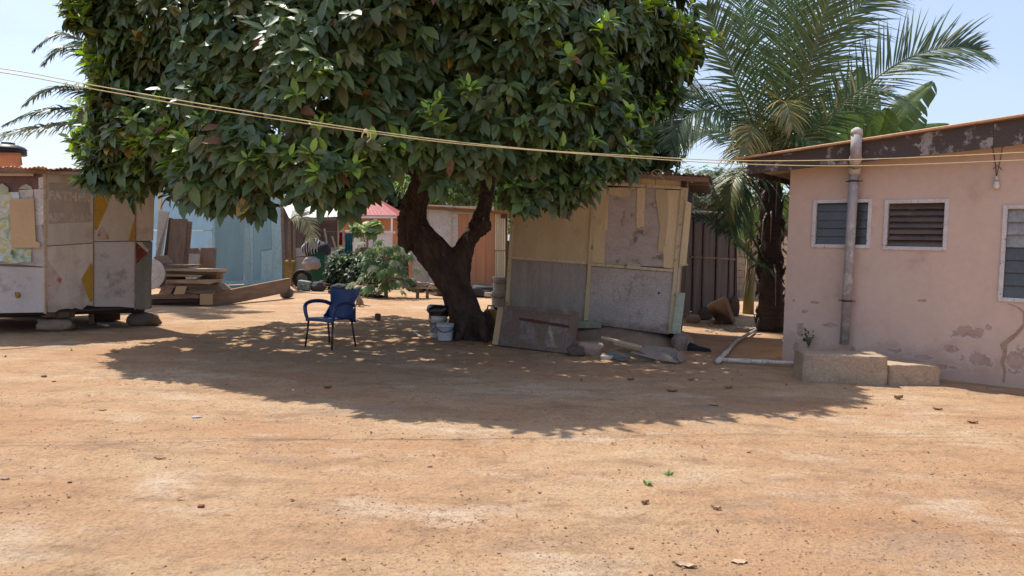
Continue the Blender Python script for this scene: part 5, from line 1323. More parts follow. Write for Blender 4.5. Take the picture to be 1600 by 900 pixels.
# ------------------------------------------------------------------ buckets, bag, cans by the trunk
def buckets():
    def bucket(base, r0, r1, h, m, lb, handle=None, name='bucket', lid=False, labelband=False):
        k = thing(name, base, lb, 'bucket')
        prof = [(r0, 0), (r0 * 1.01, .01), (r1 * .97, h * .84), (r1 * 1.03, h * .845), (r1 * 1.03, h * .87), (r1 * .985, h * .875), (r1, h * .97), (r1 * 1.05, h * .975), (r1 * 1.05, h), (r1 * .96, h), (r0 * .93, .02)]
        MB().lathe(base, prof, 28).build('body', M[m], k, smooth=True)
        if lid: MB().lathe(base + UP * (h + .001), [(r1 * 1.06, -.02), (r1 * 1.07, .006), (r1 * .98, .012)], 28).build('lid', M[m], k, smooth=True)
        if handle:
            pts = [base + Vector((r1 * 1.07 * math.cos(a), -r1 * 1.07 * abs(math.sin(a)) , h * .86 - .085 * math.sin(a))) for a in np.linspace(0, math.pi, 15)]
            MB().tube(pts, .006, 6).build('handle', M[handle], k, smooth=True)
        if labelband:
            vs = []; 
            for j in range(2):
                for i in range(13):
                    a = math.radians(-150 + i * 9); z = h * (.22 + .5 * j); rr = (r0 + (r1 - r0) * z / h) + .004; vs.append(base + Vector((rr * math.cos(a), rr * math.sin(a), z)))
            MB().add(vs, [(i, i + 1, i + 14, i + 13) for i in range(12)]).build('printed_label', M['label_print'], k, smooth=True)
        return k
    g = G(682, 528); g.y += .15; g.z = 0; bucket(g, .13, .15, .36, 'white_plastic', 'white paint bucket with smudged print, holding a black bag, left of the trunk', 'dark_wire', labelband=True)
    o = MB().rock(g + Vector((.0, .02, .43)), (.36, .32, .26), 21, 3, .25).build('plastic_bag', M['black_bag'], None, smooth=True); tag(o, 'black plastic bag stuffed in the mouth of the white paint bucket', 'bag')
    g2 = G(694, 533); g2.y += .13; g2.z = 0; bucket(g2, .115, .14, .27, 'clear_plastic', 'cloudy pale blue bucket with dark handle in front of the white paint bucket', 'blue_wire')
    # stacked paint buckets by the shack corner
    q = G(779, 503); q.z = 0; q.y += .15
    bucket(q + Vector((-.02, 0, 0)), .13, .145, .30, 'white_plastic', 'lowest white bucket of the stack by the shack, mostly hidden by the rusty cabinet', 'dark_wire', lid=True)
    bucket(q + Vector((-.02, 0, .312)), .13, .145, .30, 'white_plastic', 'middle white bucket of the stack by the left corner of the shack', 'dark_wire', lid=True)
    bucket(q + Vector((0, 0, .624)), .13, .145, .28, 'white_plastic', 'uppermost white bucket of the stack by the left corner of the shack', 'dark_wire', lid=True)
    # yellow jerrycan
    q = G(766, 523); k = thing('jerrycan', q, 'dirty yellow jerrycan between the trunk and the rusty cabinet', 'jerrycan')
    MB().box(q + Vector((0, .1, .22)), (.25, .22, .44)).build('body', M['yellow_plastic'], k, bevel=.05)
    MB().tube([q + Vector((-.07, .1, .43)), q + Vector((-.05, .1, .50)), q + Vector((.05, .1, .50)), q + Vector((.08, .1, .43))], .014, 8).build('handle', M['yellow_plastic'], k, smooth=True)
    MB().tube([q + Vector((.085, .1, .43)), q + Vector((.085, .1, .475))], .028, 10).build('cap', M['black'], k)
    # stick leaning on the trunk and sticks on the ground
    a = G(756, 525); b = W(729, 448, 12.55); o = MB().tube([a, a.lerp(b, .5) + Vector((.01, 0, .0)), b], [.014, .013, .01], 7).build('stick', M['timber_light'], None); tag(o, 'thin pale stick leaning on the right side of the trunk', 'stick')
    a = G(646, 518, .03); b = G(660, 528, .02); o = MB().beam(a, b, .03, .02).build('stick', M['pvc'], None); tag(o, 'short pale stick on the ground left of the buckets', 'stick')
    a = G(647, 512, .015); b = G(672, 513, .015); o = MB().beam(a, b, .025, .02).build('stick', M['timber_light'], None); tag(o, 'thin flat stick on the ground pointing at the buckets', 'stick')
buckets()

# ------------------------------------------------------------------ the blue plastic armchair
def chair():
    base = G(513, 544); base.z = 0
    # local frame: x right, y back (away from where the sitter looks), chair faces camera and slightly left
    rot = math.radians(-29); R = Matrix.Rotation(rot, 3, 'Z')
    c = Vector((base.x, base.y + .20, ground_h(base.x, base.y)))
    k = thing('plastic_chair', c, 'navy blue plastic armchair with dark tube legs under the tree', 'chair')
    T = lambda x, y, z: c + R @ Vector((x, y, z))
    bp, lg = M['blue_plastic'], M['chair_leg']
    # seat pan, dished
    def surf(fn, nu, nv, th, name, parent=k, m=bp):
        top = [fn(i / nu, j / nv) for j in range(nv + 1) for i in range(nu + 1)]
        w = nu + 1; N = len(top)
        def nrm(i, j):
            a = top[j * w + min(i + 1, nu)] - top[j * w + max(i - 1, 0)]; b = top[min(j + 1, nv) * w + i] - top[max(j - 1, 0) * w + i]; return a.cross(b).normalized()
        bot = [top[j * w + i] - nrm(i, j) * th for j in range(nv + 1) for i in range(w)]
        fs = [(j * w + i, j * w + i + 1, (j + 1) * w + i + 1, (j + 1) * w + i) for j in range(nv) for i in range(nu)]
        fs += [tuple(q + N for q in f[::-1]) for f in fs]
        ed = [j * w for j in range(nv + 1)]; ed2 = [j * w + nu for j in range(nv + 1)]
        for a, b in zip(ed, ed[1:]): fs.append((a, b, b + N, a + N))
        for a, b in zip(ed2, ed2[1:]): fs.append((a, a + N, b + N, b))
        for i in range(nu): fs.append((i, i + N, i + 1 + N, i + 1)); a = nv * w + i; fs.append((a, a + 1, a + 1 + N, a + N))
        return build(name, [T(*p) for p in top + bot], fs, m, parent, smooth=True)
    def seat(u, v):
        x = (u - .5) * 2; y = -.26 + .46 * v; w = .255 - .03 * v
        z = .44 - .018 * (1 - x * x) * math.sin(math.pi * min(1, v * 1.1)) - .03 * max(0, (.12 - v) / .12) ** 2 + .012 * v * -1
        return Vector((x * w, y, z))
    surf(seat, 16, 16, .012, 'seat')
    def apron(u, v): x = (u - .5) * 2; return Vector((x * .262, -.262 - .006 * (1 - x * x) + .02 * v * 0, .442 - .055 * v * (1 - .25 * (1 - x * x))))
    surf(apron, 14, 3, .01, 'front_rim')
    # backrest with waisted sides and horned top corners
    def back(u, v):
        x = (u - .5) * 2
        w = .215 + .060 * v ** 1.2 + .018 * math.sin(v * 9.5) * v; 
        top = .425 + .02 * abs(x) ** 3 - .014 * (1 - x * x)
        z = .405 + (top + .03) * v; y = .19 + .14 * v + .035 * (x * x - 1) * -1 * (1 - .3 * v) - .02
        return Vector((x * w, y - .03 * abs(x) ** 2 * 1, z))
    surf(back, 22, 26, .011, 'backrest')
    # armrests: broad loops from back side forward and down to the seat corner
    for s in (-1, 1):
        path = [(.225, .235, .60), (.258, .16, .655), (.288, .02, .675), (.302, -.12, .672), (.302, -.21, .65), (.292, -.262, .61), (.275, -.268, .53), (.26, -.255, .455), (.25, -.245, .42)]
        rr = [.036, .037, .037, .035, .034, .033, .031, .029, .027]
        vs = []; n_ = 10
        P = [Vector((s * x, y, z)) for x, y, z in path]
        for i, p in enumerate(P):
            t = (P[min(i + 1, len(P) - 1)] - P[max(i - 1, 0)]).normalized(); sd_ = Vector((1, 0, 0)); sd_ = (sd_ - t * sd_.dot(t)).normalized(); up_ = t.cross(sd_)
            for q in range(n_):
                an = q / n_ * 6.283; vs.append(T(*(p + sd_ * math.cos(an) * rr[i] * 1.05 + up_ * math.sin(an) * rr[i] * .85)))
        fs = [(i * n_ + j, i * n_ + (j + 1) % n_, (i + 1) * n_ + (j + 1) % n_, (i + 1) * n_ + j) for i in range(len(P) - 1) for j in range(n_)] + [tuple(range(n_ - 1, -1, -1)), tuple(range((len(P) - 1) * n_, len(P) * n_))]
        ar = build('armrest', vs, fs, bp, k, smooth=True); sb = ar.modifiers.new('round', 'SUBSURF'); sb.levels = sb.render_levels = 1
        # side web between seat and rear leg
        def web(u, v, s=s): return Vector((s * (.235 - .012 * v + .02 * u), .06 + .17 * u + .02 * v, .455 + .16 * (u ** 1.5) * (1 - v) - .10 * v * (.4 + .6 * u)))
        surf(web, 8, 6, .01 * -s, 'side_web')
    for s in (-1, 1):
        for (y0, y1) in ((-.235, -.275), (.16, .235)):
            MB().tube([T(s * .235, y0, .43), T(s * .245, (y0 + y1) / 2, .2), T(s * .26, y1, .006)], [.0165, .0155, .014], 10).build('leg', lg, k, smooth=True)
chair()

# ------------------------------------------------------------------ cat
def cat():
    g = G(560, 479); g.z = 0
    bm = bmesh.new(); L = bm.verts.layers.skin.verify()
    R = Matrix.Rotation(math.radians(-25), 3, 'Z')
    s = .92
    def V(x, y, z, r, r2=None):
        v = bm.verts.new(g + R @ (Vector((x, y, z)) * s)); v[L].radius = (r * s, (r2 or r) * s); return v
    pel = V(0, .10, .085, .075, .07); b1 = V(0, .06, .16, .07, .062); b2 = V(0, .02, .23, .058, .05); nk = V(0, 0, .285, .038, .036); hd = V(0, -.02, .335, .046, .042); mz = V(0, -.065, .322, .022, .018)
    E = [(pel, b1), (b1, b2), (b2, nk), (nk, hd), (hd, mz)]
    for sx in (-1, 1):
        sh = V(sx * .032, -.02, .19, .026); el = V(sx * .034, -.035, .10, .017); pw = V(sx * .034, -.045, .02, .014); pt = V(sx * .034, -.07, .012, .014)
        E += [(b2, sh), (sh, el), (el, pw), (pw, pt)]
        hp = V(sx * .06, .06, .07, .042); kn = V(sx * .066, -.0, .05, .024); ft = V(sx * .06, -.04, .014, .014)
        E += [(pel, hp), (hp, kn), (kn, ft)]
        e1 = V(sx * .028, -.01, .37, .016, .010); e2 = V(sx * .036, -.008, .405, .004, .003); E += [(hd, e1), (e1, e2)]
    t1 = V(.03, .19, .03, .02); t2 = V(.13, .23, .018, .015); t3 = V(.24, .20, .016, .013); E += [(pel, t1), (t1, t2), (t2, t3)]
    for a, b in E: bm.edges.new((a, b))
    pel[L].use_root = True
    c0 = g
    for v in bm.verts: v.co -= c0
    me = bpy.data.meshes.new('cat'); bm.to_mesh(me); bm.free(); me.materials.append(M['fur']); me.shade_smooth()
    o = bpy.data.objects.new('cat', me); COL.objects.link(o); o.location = c0
    o.modifiers.new('skin', 'SKIN').use_smooth_shade = True; q = o.modifiers.new('sub', 'SUBSURF'); q.levels = q.render_levels = 2
    tag(o, 'small tabby cat sitting in the sun behind the blue chair', 'cat')
    ORG[o.name] = c0
    for sx in (-1, 1): MB().rock(g + R @ (Vector((sx * .018, -.062, .345)) * s), (.012, .008, .012), 1, 1, 0).build('eye', M['black'], o)
cat()

# ------------------------------------------------------------------ things above the left kiosk
def left_far():
    Y = 26; pl = front(Y); g0 = W(-90, 300, Y); g1 = W(33, 300, Y); g0.z = g1.z = 0
    k = thing('house', (g0 + g1) / 2, 'orange flat-roofed building behind the diamond kiosk at the far left', 'building')
    t = pl.at(10, 241).z; b0 = g0 + Vector((0, 4, 0)); b1 = g1 * (1 + 4 / 26)
    b1.z = 0
    def block(z0, z1, nm, m, e=0.0):
        Q = [g0 + Vector((-e, -e, 0)), g1 + Vector((e, -e, 0)), b1 + Vector((e, e, 0)), b0 + Vector((-e, e, 0))]
        MB().add([q + UP * z0 for q in Q] + [q + UP * z1 for q in Q], [(0, 3, 2, 1), (4, 5, 6, 7), (0, 1, 5, 4), (1, 2, 6, 5), (2, 3, 7, 6), (3, 0, 4, 7)]).build(nm, M[m], k)
    block(0, t, 'wall', 'orange_wall'); block(t + .001, t + .05, 'coping', 'brown_wall', .04)
    c = W(13, 238, Y + .75); c.z = t + .05
    r = .56; w = thing('water_tank', c, 'black ribbed water tank on the orange building', 'water tank')
    pr = [(r * .97, 0)]
    for i in range(3): z = i * .085; pr += [(r, z + .01), (r * 1.04, z + .03), (r * 1.04, z + .045), (r * 1.0, z + .07)]
    pr += [(r * .9, .30), (r * .6, .36), (r * .38, .38)]
    MB().lathe(c, pr, 28).build('body', M['tank'], w, smooth=True)
    MB().lathe(c + UP * .37, [(r * .38, 0), (r * .38, .07), (r * .1, .09)], 20).build('lid', M['tank'], w, smooth=True)
left_far()
# ------------------------------------------------------------------ leaves
def norm(a): return a / np.maximum(np.linalg.norm(a, axis=-1, keepdims=True), 1e-9)
LT = np.array([0, .32, .32, .32, .70, .70, .70, 1.0]); LS = np.array([0, -1, 0, 1, -.78, 0, .78, 0]) * .5
LF = [(0, 2, 1), (0, 3, 2), (1, 2, 5, 4), (2, 3, 6, 5), (4, 5, 7), (5, 6, 7)]
def leaf_verts(P, D, Nn, L, Wd, fold=.22, curl=.16):
    D = norm(D); S = norm(np.cross(Nn, D)); Nn = norm(np.cross(D, S))
    n = len(P); L = L[:, None, None]; Wd = Wd[:, None, None]
    t = LT[None, :, None]; s = LS[None, :, None]
    fold = np.broadcast_to(np.asarray(fold, float).reshape(-1, 1, 1), (n, 1, 1)); curl = np.broadcast_to(np.asarray(curl, float).reshape(-1, 1, 1), (n, 1, 1))
    return P[:, None] + D[:, None] * L * t + S[:, None] * Wd * s + Nn[:, None] * (Wd * np.abs(s) * fold - L * curl * t * t)
def leaf_mesh(name, V, tint, m, parent=None, label=None, extra=None):
    """V (n,8,3) world coordinates, tint (n,3); extra = (verts, faces, colour) for stems in the same mesh"""
    n = len(V); vs = V.reshape(-1, 3); base = (np.arange(n) * 8)
    tri = np.concatenate([base[:, None] + np.array(f)[None] for f in LF if len(f) == 3]) if n else np.zeros((0, 3), int)
    quad = np.concatenate([base[:, None] + np.array(f)[None] for f in LF if len(f) == 4]) if n else np.zeros((0, 4), int)
    fs = tri.tolist() + quad.tolist(); col = np.repeat(tint, 8, axis=0)
    return tinted(name, vs, fs, col, m, parent, label)
def tinted(name, vs, fs, col, m, parent=None, label=None):
    vs = np.asarray(vs, float)
    if parent is not None: o0 = np.array(ORG[parent.name])
    else:
        lo, hi = vs.min(0), vs.max(0); o0 = np.array([(lo[0] + hi[0]) / 2, (lo[1] + hi[1]) / 2, lo[2]])
    me = bpy.data.meshes.new(name); me.from_pydata((vs - o0).tolist(), [], fs if isinstance(fs, list) else fs.tolist())
    ca = me.color_attributes.new('tint', 'FLOAT_COLOR', 'POINT')
    ca.data.foreach_set('color', np.concatenate([np.asarray(col, float), np.ones((len(vs), 1))], 1).astype(np.float32).ravel())
    me.materials.append(m); me.shade_smooth()
    o = bpy.data.objects.new(name, me); COL.objects.link(o)
    if parent is not None: o.parent = parent
    else: o.location = o0
    ORG[o.name] = Vector(o0) if parent is None else ORG[parent.name].copy()
    if label: o['label'] = label
    return o
def rnd_unit(n):
    v = RNG.normal(size=(n, 3)); return norm(v)
def rosettes(C, D, k, L0, Lv, wr, hang, spread=.75, fwd=.35):
    """k leaves round each twig tip C pointing along D"""
    n = len(C); Cc = np.repeat(C, k, 0); Dd = np.repeat(norm(D), k, 0)
    a = (np.tile(np.arange(k) * 2.399, n) + np.repeat(RNG.random(n) * 6.28, k)) + RNG.normal(size=n * k) * .3
    ref = np.where(np.abs(Dd[:, 2:3]) < .9, np.array([[0, 0, 1.]]), np.array([[1., 0, 0]]))
    X = norm(np.cross(Dd, ref)); Y = np.cross(Dd, X)
    rad = X * np.cos(a)[:, None] + Y * np.sin(a)[:, None]
    hang = np.repeat(np.broadcast_to(hang, (n,)), k)[:, None]
    dl = norm(rad * spread + Dd * fwd + np.array([[0, 0, -1.]]) * hang * (.6 + .8 * RNG.random((n * k, 1))) + rnd_unit(n * k) * .12)
    along = -RNG.random((n * k, 1)) * .14
    P = Cc + Dd * along + dl * .015
    Nn = norm(Dd * .7 + np.array([[0, 0, .65]]) + rnd_unit(n * k) * .28)
    L = (L0 + Lv * RNG.normal(size=n * k)).clip(L0 * .45, L0 * 1.6)
    return P, dl, Nn, L, L * wr * (.85 + .3 * RNG.random(n * k))

# ------------------------------------------------------------------ the big tree
BOT = [(60, 200), (90, 235), (130, 255), (165, 296), (210, 312), (270, 322), (310, 336), (360, 338), (400, 318), (430, 292), (470, 318), (520, 326), (568, 330), (584, 308), (605, 282), (640, 268), (690, 284), (730, 296), (760, 322),
       (800, 332), (850, 338), (900, 338), (935, 318), (965, 292), (1000, 262), (1030, 215), (1060, 180), (1100, 150), (1200, 120)]
def big_tree():
    base = G(737, 528); base.z = 0
    tree = thing('leafy_tree', base, 'large spreading broad-leaved tree with a forked leaning trunk shading the yard', 'tree')
    Y = base.y + .05
    # trunk and the two limbs
    m = MB()
    def path(px, seed, n=18, wob=.10):
        P = [W(x, y, Y + d) for x, y, r, d in px]; Rr = [r / F_PX * Y for x, y, r, d in px]
        # smooth (Catmull-Rom)
        Q = []; RR = []
        for i in range(len(P) - 1):
            p0, p1, p2, p3 = P[max(i - 1, 0)], P[i], P[i + 1], P[min(i + 2, len(P) - 1)]
            for k in range(6):
                t = k / 6; Q.append(.5 * ((2 * p1) + (p2 - p0) * t + (2 * p0 - 5 * p1 + 4 * p2 - p3) * t * t + (3 * p1 - p0 - 3 * p2 + p3) * t ** 3)); RR.append(Rr[i] * (1 - t) + Rr[i + 1] * t)
        Q.append(P[-1]); RR.append(Rr[-1]); m.tube(Q, RR, n, wob=wob, seed=seed); return Q
    main = path([(742, 540, 38, 0), (738, 524, 31, 0), (727, 492, 26, 0), (712, 452, 25, 0), (697, 422, 28, .0), (674, 392, 26, 0), (653, 366, 25, 0), (644, 342, 23, 0), (651, 312, 20, 0), (662, 282, 20, -.1), (672, 240, 19, -.2), (690, 190, 17, -.3), (700, 120, 14, -.4)], 3)
    right = path([(716, 450, 20, 0), (717, 420, 20, 0), (722, 396, 17, 0), (734, 372, 15, .05), (749, 350, 16, .1), (758, 318, 12, .2), (764, 280, 12, .4), (785, 225, 10, .5), (815, 150, 9, .5)], 7)
    m.tube([W(622, 362, Y), W(634, 366, Y), W(650, 378, Y)], [.06, .17, .26], 14, wob=.15)
    m.tube([W(768, 352, Y), W(758, 352, Y), W(746, 356, Y)], [.07, .15, .18], 14, wob=.15)
    for a in (0.3, 1.5, 2.9, 4.2, 5.3):
        q = base + Vector((math.cos(a) * .50, math.sin(a) * .50, -.08)); m.tube([base + Vector((math.cos(a) * .2, math.sin(a) * .2, .42)), base + Vector((math.cos(a) * .38, math.sin(a) * .38, .14)), q], [.10, .09, .03], 10, wob=.2)
    # one skin over trunk, limbs and root flare, with fissured relief
    tr = m.build('trunk', M['bark'], tree, smooth=True)
    rm = tr.modifiers.new('remesh', 'REMESH'); rm.mode = 'VOXEL'; rm.voxel_size = .019
    sm = tr.modifiers.new('smooth', 'SMOOTH'); sm.iterations = 4
    bpy.context.view_layer.update()
    me = bpy.data.meshes.new_from_object(tr.evaluated_get(bpy.context.evaluated_depsgraph_get())); tr.modifiers.clear(); tr.data = me; me.name = 'trunk'
    src = [(v.co.copy(), v.normal.copy()) for v in me.vertices]; outc = []
    for p, nv_ in src:
        tw = p.x + p.z * .55        # fissures follow the lean of the stem
        q = Vector((tw * 13, p.y * 13, p.z * 2.6)); a1 = abs(mnoise.noise(q)); q2 = Vector((tw * 27 + 5, p.y * 27, p.z * 7)); a2 = abs(mnoise.noise(q2))
        h_ = -.030 * max(0, 1 - a1 * 4.0) - .014 * max(0, 1 - a2 * 4) + .012 * mnoise.noise(p * 5)
        outc += list(p + nv_ * h_)
    me.vertices.foreach_set('co', outc); me.update()
    me.shade_smooth()
    # knots
    for (px, py, s) in ((690, 400, .09), (757, 500, .05)):
        pass
    # crown shell
    Cx, Cy = -1.95, 11.15
    bx = np.array([b[0] for b in BOT]); by = np.array([b[1] for b in BOT])
    def shell(phi, t, jit):
        sx, sy = np.sin(phi), -np.cos(phi)
        rx = np.where(sx < 0, 4.25, 4.3); ry = np.where(sy < 0, 2.95, 6.4)
        X = Cx + rx * sx; Yy = Cy + ry * sy; px = 800 + X / Yy * F_PX
        ry = np.where((sy < 0) & (sx < -.15), 2.95 - 1.0 * np.clip((-sx - .15) * 1.3, 0, 1), ry); Yy = Cy + ry * sy; px = 800 + X / Yy * F_PX
        pyb = np.interp(px, bx, by) + 9 * np.sin(px * .085) + 7 * np.sin(px * .037 + 1)
        zb = EYE + (392 - pyb + (px - 800) * .024) / F_PX * Yy
        zb = np.where(sy > 0.2, np.maximum(zb, 2.15), zb) + .20
        ztop = 7.2
        z = zb + (ztop - zb) * t
        f = np.sqrt(np.clip(1 - t ** 2.7, 0, 1)) * (.94 + .06 * np.clip(t / .12, 0, 1))
        f = f * (1 - jit)
        return np.stack([Cx + rx * f * sx, Cy + ry * f * sy, z], 1), np.stack([sx / rx * 4, sy / ry * 4, np.clip((t - .12) * 1.5, -.25, 2)], 1)
    n = 8200
    phi = RNG.random(n) * 6.2832; front = RNG.random(n) < .42; phi = np.where(front, (RNG.random(n) - .5) * 3.6, phi)
    t = RNG.random(n) ** 1.15; t = np.where(RNG.random(n) < .06, RNG.random(n) * .05, t)
    jit = np.abs(RNG.normal(size=n)) * .075
    P, D = shell(phi, t, jit)
    lump = np.array([mnoise.noise(Vector((p[0] * .75, p[1] * .75, p[2] * .75))) + .5 * mnoise.noise(Vector((p[0] * 1.9, p[1] * 1.9, p[2] * 1.9 + 7))) + .5 * mnoise.noise(Vector((p[0] * .42 + 3, p[1] * .42, p[2] * .5))) for p in P])
    D = norm(norm(D) + rnd_unit(n) * .42)
    ctr = np.array([Cx, Cy, 4.3]); rad = P - ctr
    P = ctr + rad * (1 + .20 * lump[:, None] * np.array([1, 1, .35]))
    keep = (lump > -.20) | (RNG.random(n) < .38)
    # inner volume and underside
    n2 = 2000
    ph = RNG.random(n2) * 6.2832; rr = np.sqrt(RNG.random(n2)) * .9; tt = .05 + RNG.random(n2) * .8
    P2, _ = shell(ph, tt, 1 - rr); P2[:, 2] += (1 - rr) * .9
    D2 = norm(rnd_unit(n2) + np.array([[0, 0, .2]]))
    P = np.concatenate([P[keep], P2]); D = np.concatenate([D[keep], D2])
    # keep the trunk fork clear of leaves low down
    pxx = 800 + P[:, 0] / P[:, 1] * F_PX
    lowc = (P[:, 2] < 2.95) & (pxx > 585) & (pxx < 790) & (P[:, 1] > 8.6)
    P = P[~lowc]; D = D[~lowc]; n = len(P)
    # young bright tips: mostly out on the left and upper edges
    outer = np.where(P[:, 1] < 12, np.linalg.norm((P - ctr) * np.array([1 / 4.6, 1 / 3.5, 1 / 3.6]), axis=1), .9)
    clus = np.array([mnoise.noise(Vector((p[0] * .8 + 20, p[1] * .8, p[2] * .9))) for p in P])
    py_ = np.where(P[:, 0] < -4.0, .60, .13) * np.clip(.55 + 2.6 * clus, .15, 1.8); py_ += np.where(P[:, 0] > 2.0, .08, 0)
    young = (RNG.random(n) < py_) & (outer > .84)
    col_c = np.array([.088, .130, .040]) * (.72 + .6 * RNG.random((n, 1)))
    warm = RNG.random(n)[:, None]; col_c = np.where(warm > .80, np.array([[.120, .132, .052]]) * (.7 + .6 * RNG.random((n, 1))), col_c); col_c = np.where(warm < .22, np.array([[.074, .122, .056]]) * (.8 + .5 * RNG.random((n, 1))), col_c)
    V = []; T = []
    old = ~young; P[:, 2] -= (old & (P[:, 2] < 3.2)) * RNG.random(n) ** 3 * .18
    P = P + young[:, None] * norm(D + np.array([[0, -.4, .6]])) * .19
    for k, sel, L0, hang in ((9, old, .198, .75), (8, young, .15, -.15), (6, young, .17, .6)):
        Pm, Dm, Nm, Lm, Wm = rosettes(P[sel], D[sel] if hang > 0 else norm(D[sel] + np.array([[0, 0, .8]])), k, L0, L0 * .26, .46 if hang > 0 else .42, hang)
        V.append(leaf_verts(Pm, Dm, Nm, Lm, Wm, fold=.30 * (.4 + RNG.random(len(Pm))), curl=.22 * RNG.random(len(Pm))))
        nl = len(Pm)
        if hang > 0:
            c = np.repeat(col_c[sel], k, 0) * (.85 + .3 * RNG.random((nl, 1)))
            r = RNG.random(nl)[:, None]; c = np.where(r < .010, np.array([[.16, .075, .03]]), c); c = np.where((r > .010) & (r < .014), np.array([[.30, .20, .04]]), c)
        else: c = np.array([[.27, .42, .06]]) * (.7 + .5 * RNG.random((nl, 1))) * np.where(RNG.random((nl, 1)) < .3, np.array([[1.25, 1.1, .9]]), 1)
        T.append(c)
    V = np.concatenate(V); T = np.concatenate(T)
    # the 300 leaves that show largest are objects of their own: nearest leaf in each patch of the crown
    c = V.mean(1); R = np.array(CAM_R).T; q = (c - np.array([0, 0, EYE])) @ R.T
    px = 800 - q[:, 0] / q[:, 2] * F_PX; py = 450 + q[:, 1] / q[:, 2] * F_PX; dist = -q[:, 2]
    e1 = V[:, 7] - V[:, 0]; e2 = V[:, 3] - V[:, 1]; A_ = np.abs((np.cross(e1, e2) * norm(c - np.array([0, 0, EYE]))).sum(1)) / dist ** 2
    cell = {}
    ok = np.where((px > 60) & (px < 1140) & (py > 4) & (py < 345))[0]
    for i in ok[np.argsort(dist[ok])]:
        key = (int(px[i] // 38), int(py[i] // 25)); cell.setdefault(key, [])
        if len(cell[key]) < 6: cell[key].append(i)
    best = [max(v, key=lambda i: A_[i]) for v in cell.values() if v]
    best = sorted(best, key=lambda i: -A_[i])[:300]
    mask = np.ones(len(V), bool); mask[best] = False
    o = leaf_mesh('foliage', V[mask], T[mask], M['leaf'], tree); struct(o, 'stuff')
    o['label'] = 'dense dark green foliage'
    for i in best: leaf_mesh('leaf', V[i:i + 1], T[i:i + 1], M['leaf'], tree)
    # boughs and twigs inside the crown
    rnd = random.Random(5)
    starts = main[54:] + right[36:]
    for i in range(22):
        s = rnd.choice(starts); ph = i / 22 * 6.283 + rnd.uniform(-.15, .15); e, _ = shell(np.array([ph]), np.array([rnd.uniform(.08, .75)]), np.array([rnd.uniform(.08, .25)])); e = Vector(e[0])
        mid = s.lerp(e, .5) + Vector((rnd.uniform(-.3, .3), rnd.uniform(-.3, .3), .5 + rnd.uniform(0, .5)))
        Q = [s.lerp(mid, t / 4).lerp(mid.lerp(e, t / 4), t / 4) for t in range(5)]
        bm_ = MB().tube(Q, [.10, .085, .065, .045, .018], 8, wob=.12, seed=i)
        for j in range(5):
            w0 = Q[2 + j % 3]; w1 = w0 + Vector((rnd.uniform(-.8, .8), rnd.uniform(-.8, .8), rnd.uniform(-.1, .8))); bm_.tube([w0, w0.lerp(w1, .5) + Vector((0, 0, .08)), w1], [.028, .018, .007], 5)
        bm_.build('branch', M['bark'], tree, smooth=True)
big_tree()

# ------------------------------------------------------------------ palms
def frond_geo(path, L0, n, nrm, width=.032, droop=.55, tint=(.05, .085, .035), tilt=58, rach=.022, old=0.0, ang=0.0, gap0=.08, seed=0, rt=(.24, .22, .09), jitter=.18):
    rnd = random.Random(seed); P = [Vector(p) for p in path]
    def cr(t):
        f = t * (len(P) - 1); i = min(int(f), len(P) - 2); t = f - i
        p0, p1, p2, p3 = P[max(i - 1, 0)], P[i], P[i + 1], P[min(i + 2, len(P) - 1)]
        return .5 * ((2 * p1) + (p2 - p0) * t + (2 * p0 - 5 * p1 + 4 * p2 - p3) * t * t + (3 * p1 - p0 - 3 * p2 + p3) * t ** 3)
    m = MB(); K = 14; pts = [cr(k / K) for k in range(K + 1)]
    m.tube(pts, [rach * (1.3 - 1.1 * k / K) for k in range(K + 1)], 6)
    vs = list(m.v); fs = list(m.f); cols = [rt] * len(vs)
    for k in range(n):
        t = gap0 + (1 - gap0) * (k + .5) / n; p = cr(t); tg = (cr(min(t + .02, 1)) - cr(max(t - .02, 0))).normalized()
        N_ = Vector(nrm); N_ = (N_ - tg * N_.dot(tg)).normalized(); side = tg.cross(N_)
        Ls = L0 * (math.sin(math.pi * min(1, (t * .86 + .12))) ** .6) * (.9 + .1 * math.sin(k))
        for s in (-1, 1):
            a = math.radians(tilt + 8 - 26 * t + rnd.uniform(-6, 6)); L = Ls * rnd.uniform(1 - jitter, 1 + jitter)
            d = (tg * math.cos(a) + side * s * math.sin(a) + N_ * (.18 + ang) + Vector([rnd.uniform(-.11, .11) for _ in range(3)])).normalized()
            q = p.copy(); pr = []; dd = d.copy(); seg = 5; dr = droop * rnd.uniform(.7, 1.3)
            for j in range(seg + 1):
                pr.append(q.copy()); dd = (dd + Vector((0, 0, -dr / seg * (.4 + j / seg)))).normalized(); q = q + dd * (L / seg)
            wv = dd.cross(d); wv = d.cross(N_).normalized() if True else wv
            w_ = [.6, 1, .9, .7, .4, .05]; o = len(vs)
            c = tint if rnd.random() > old else (.30, .25, .10)
            f_ = rnd.uniform(.75, 1.3); c = tuple(x * f_ for x in c)
            for j in range(seg + 1):
                hw = wv * width * w_[j] * .5; up_ = N_ * width * .18 * w_[j]
                vs += [tuple(pr[j] - hw + up_), tuple(pr[j]), tuple(pr[j] + hw + up_)]; cols += [c] * 3
            for j in range(seg):
                a0 = o + j * 3; fs += [(a0, a0 + 1, a0 + 4, a0 + 3), (a0 + 1, a0 + 2, a0 + 5, a0 + 4)]
    return vs, fs, cols
def add_frond(parent, *a, label=None, **k):
    vs, fs, cols = frond_geo(*a, **k); return tinted('frond', vs, fs, cols, M['palm_leaf'], parent, label)

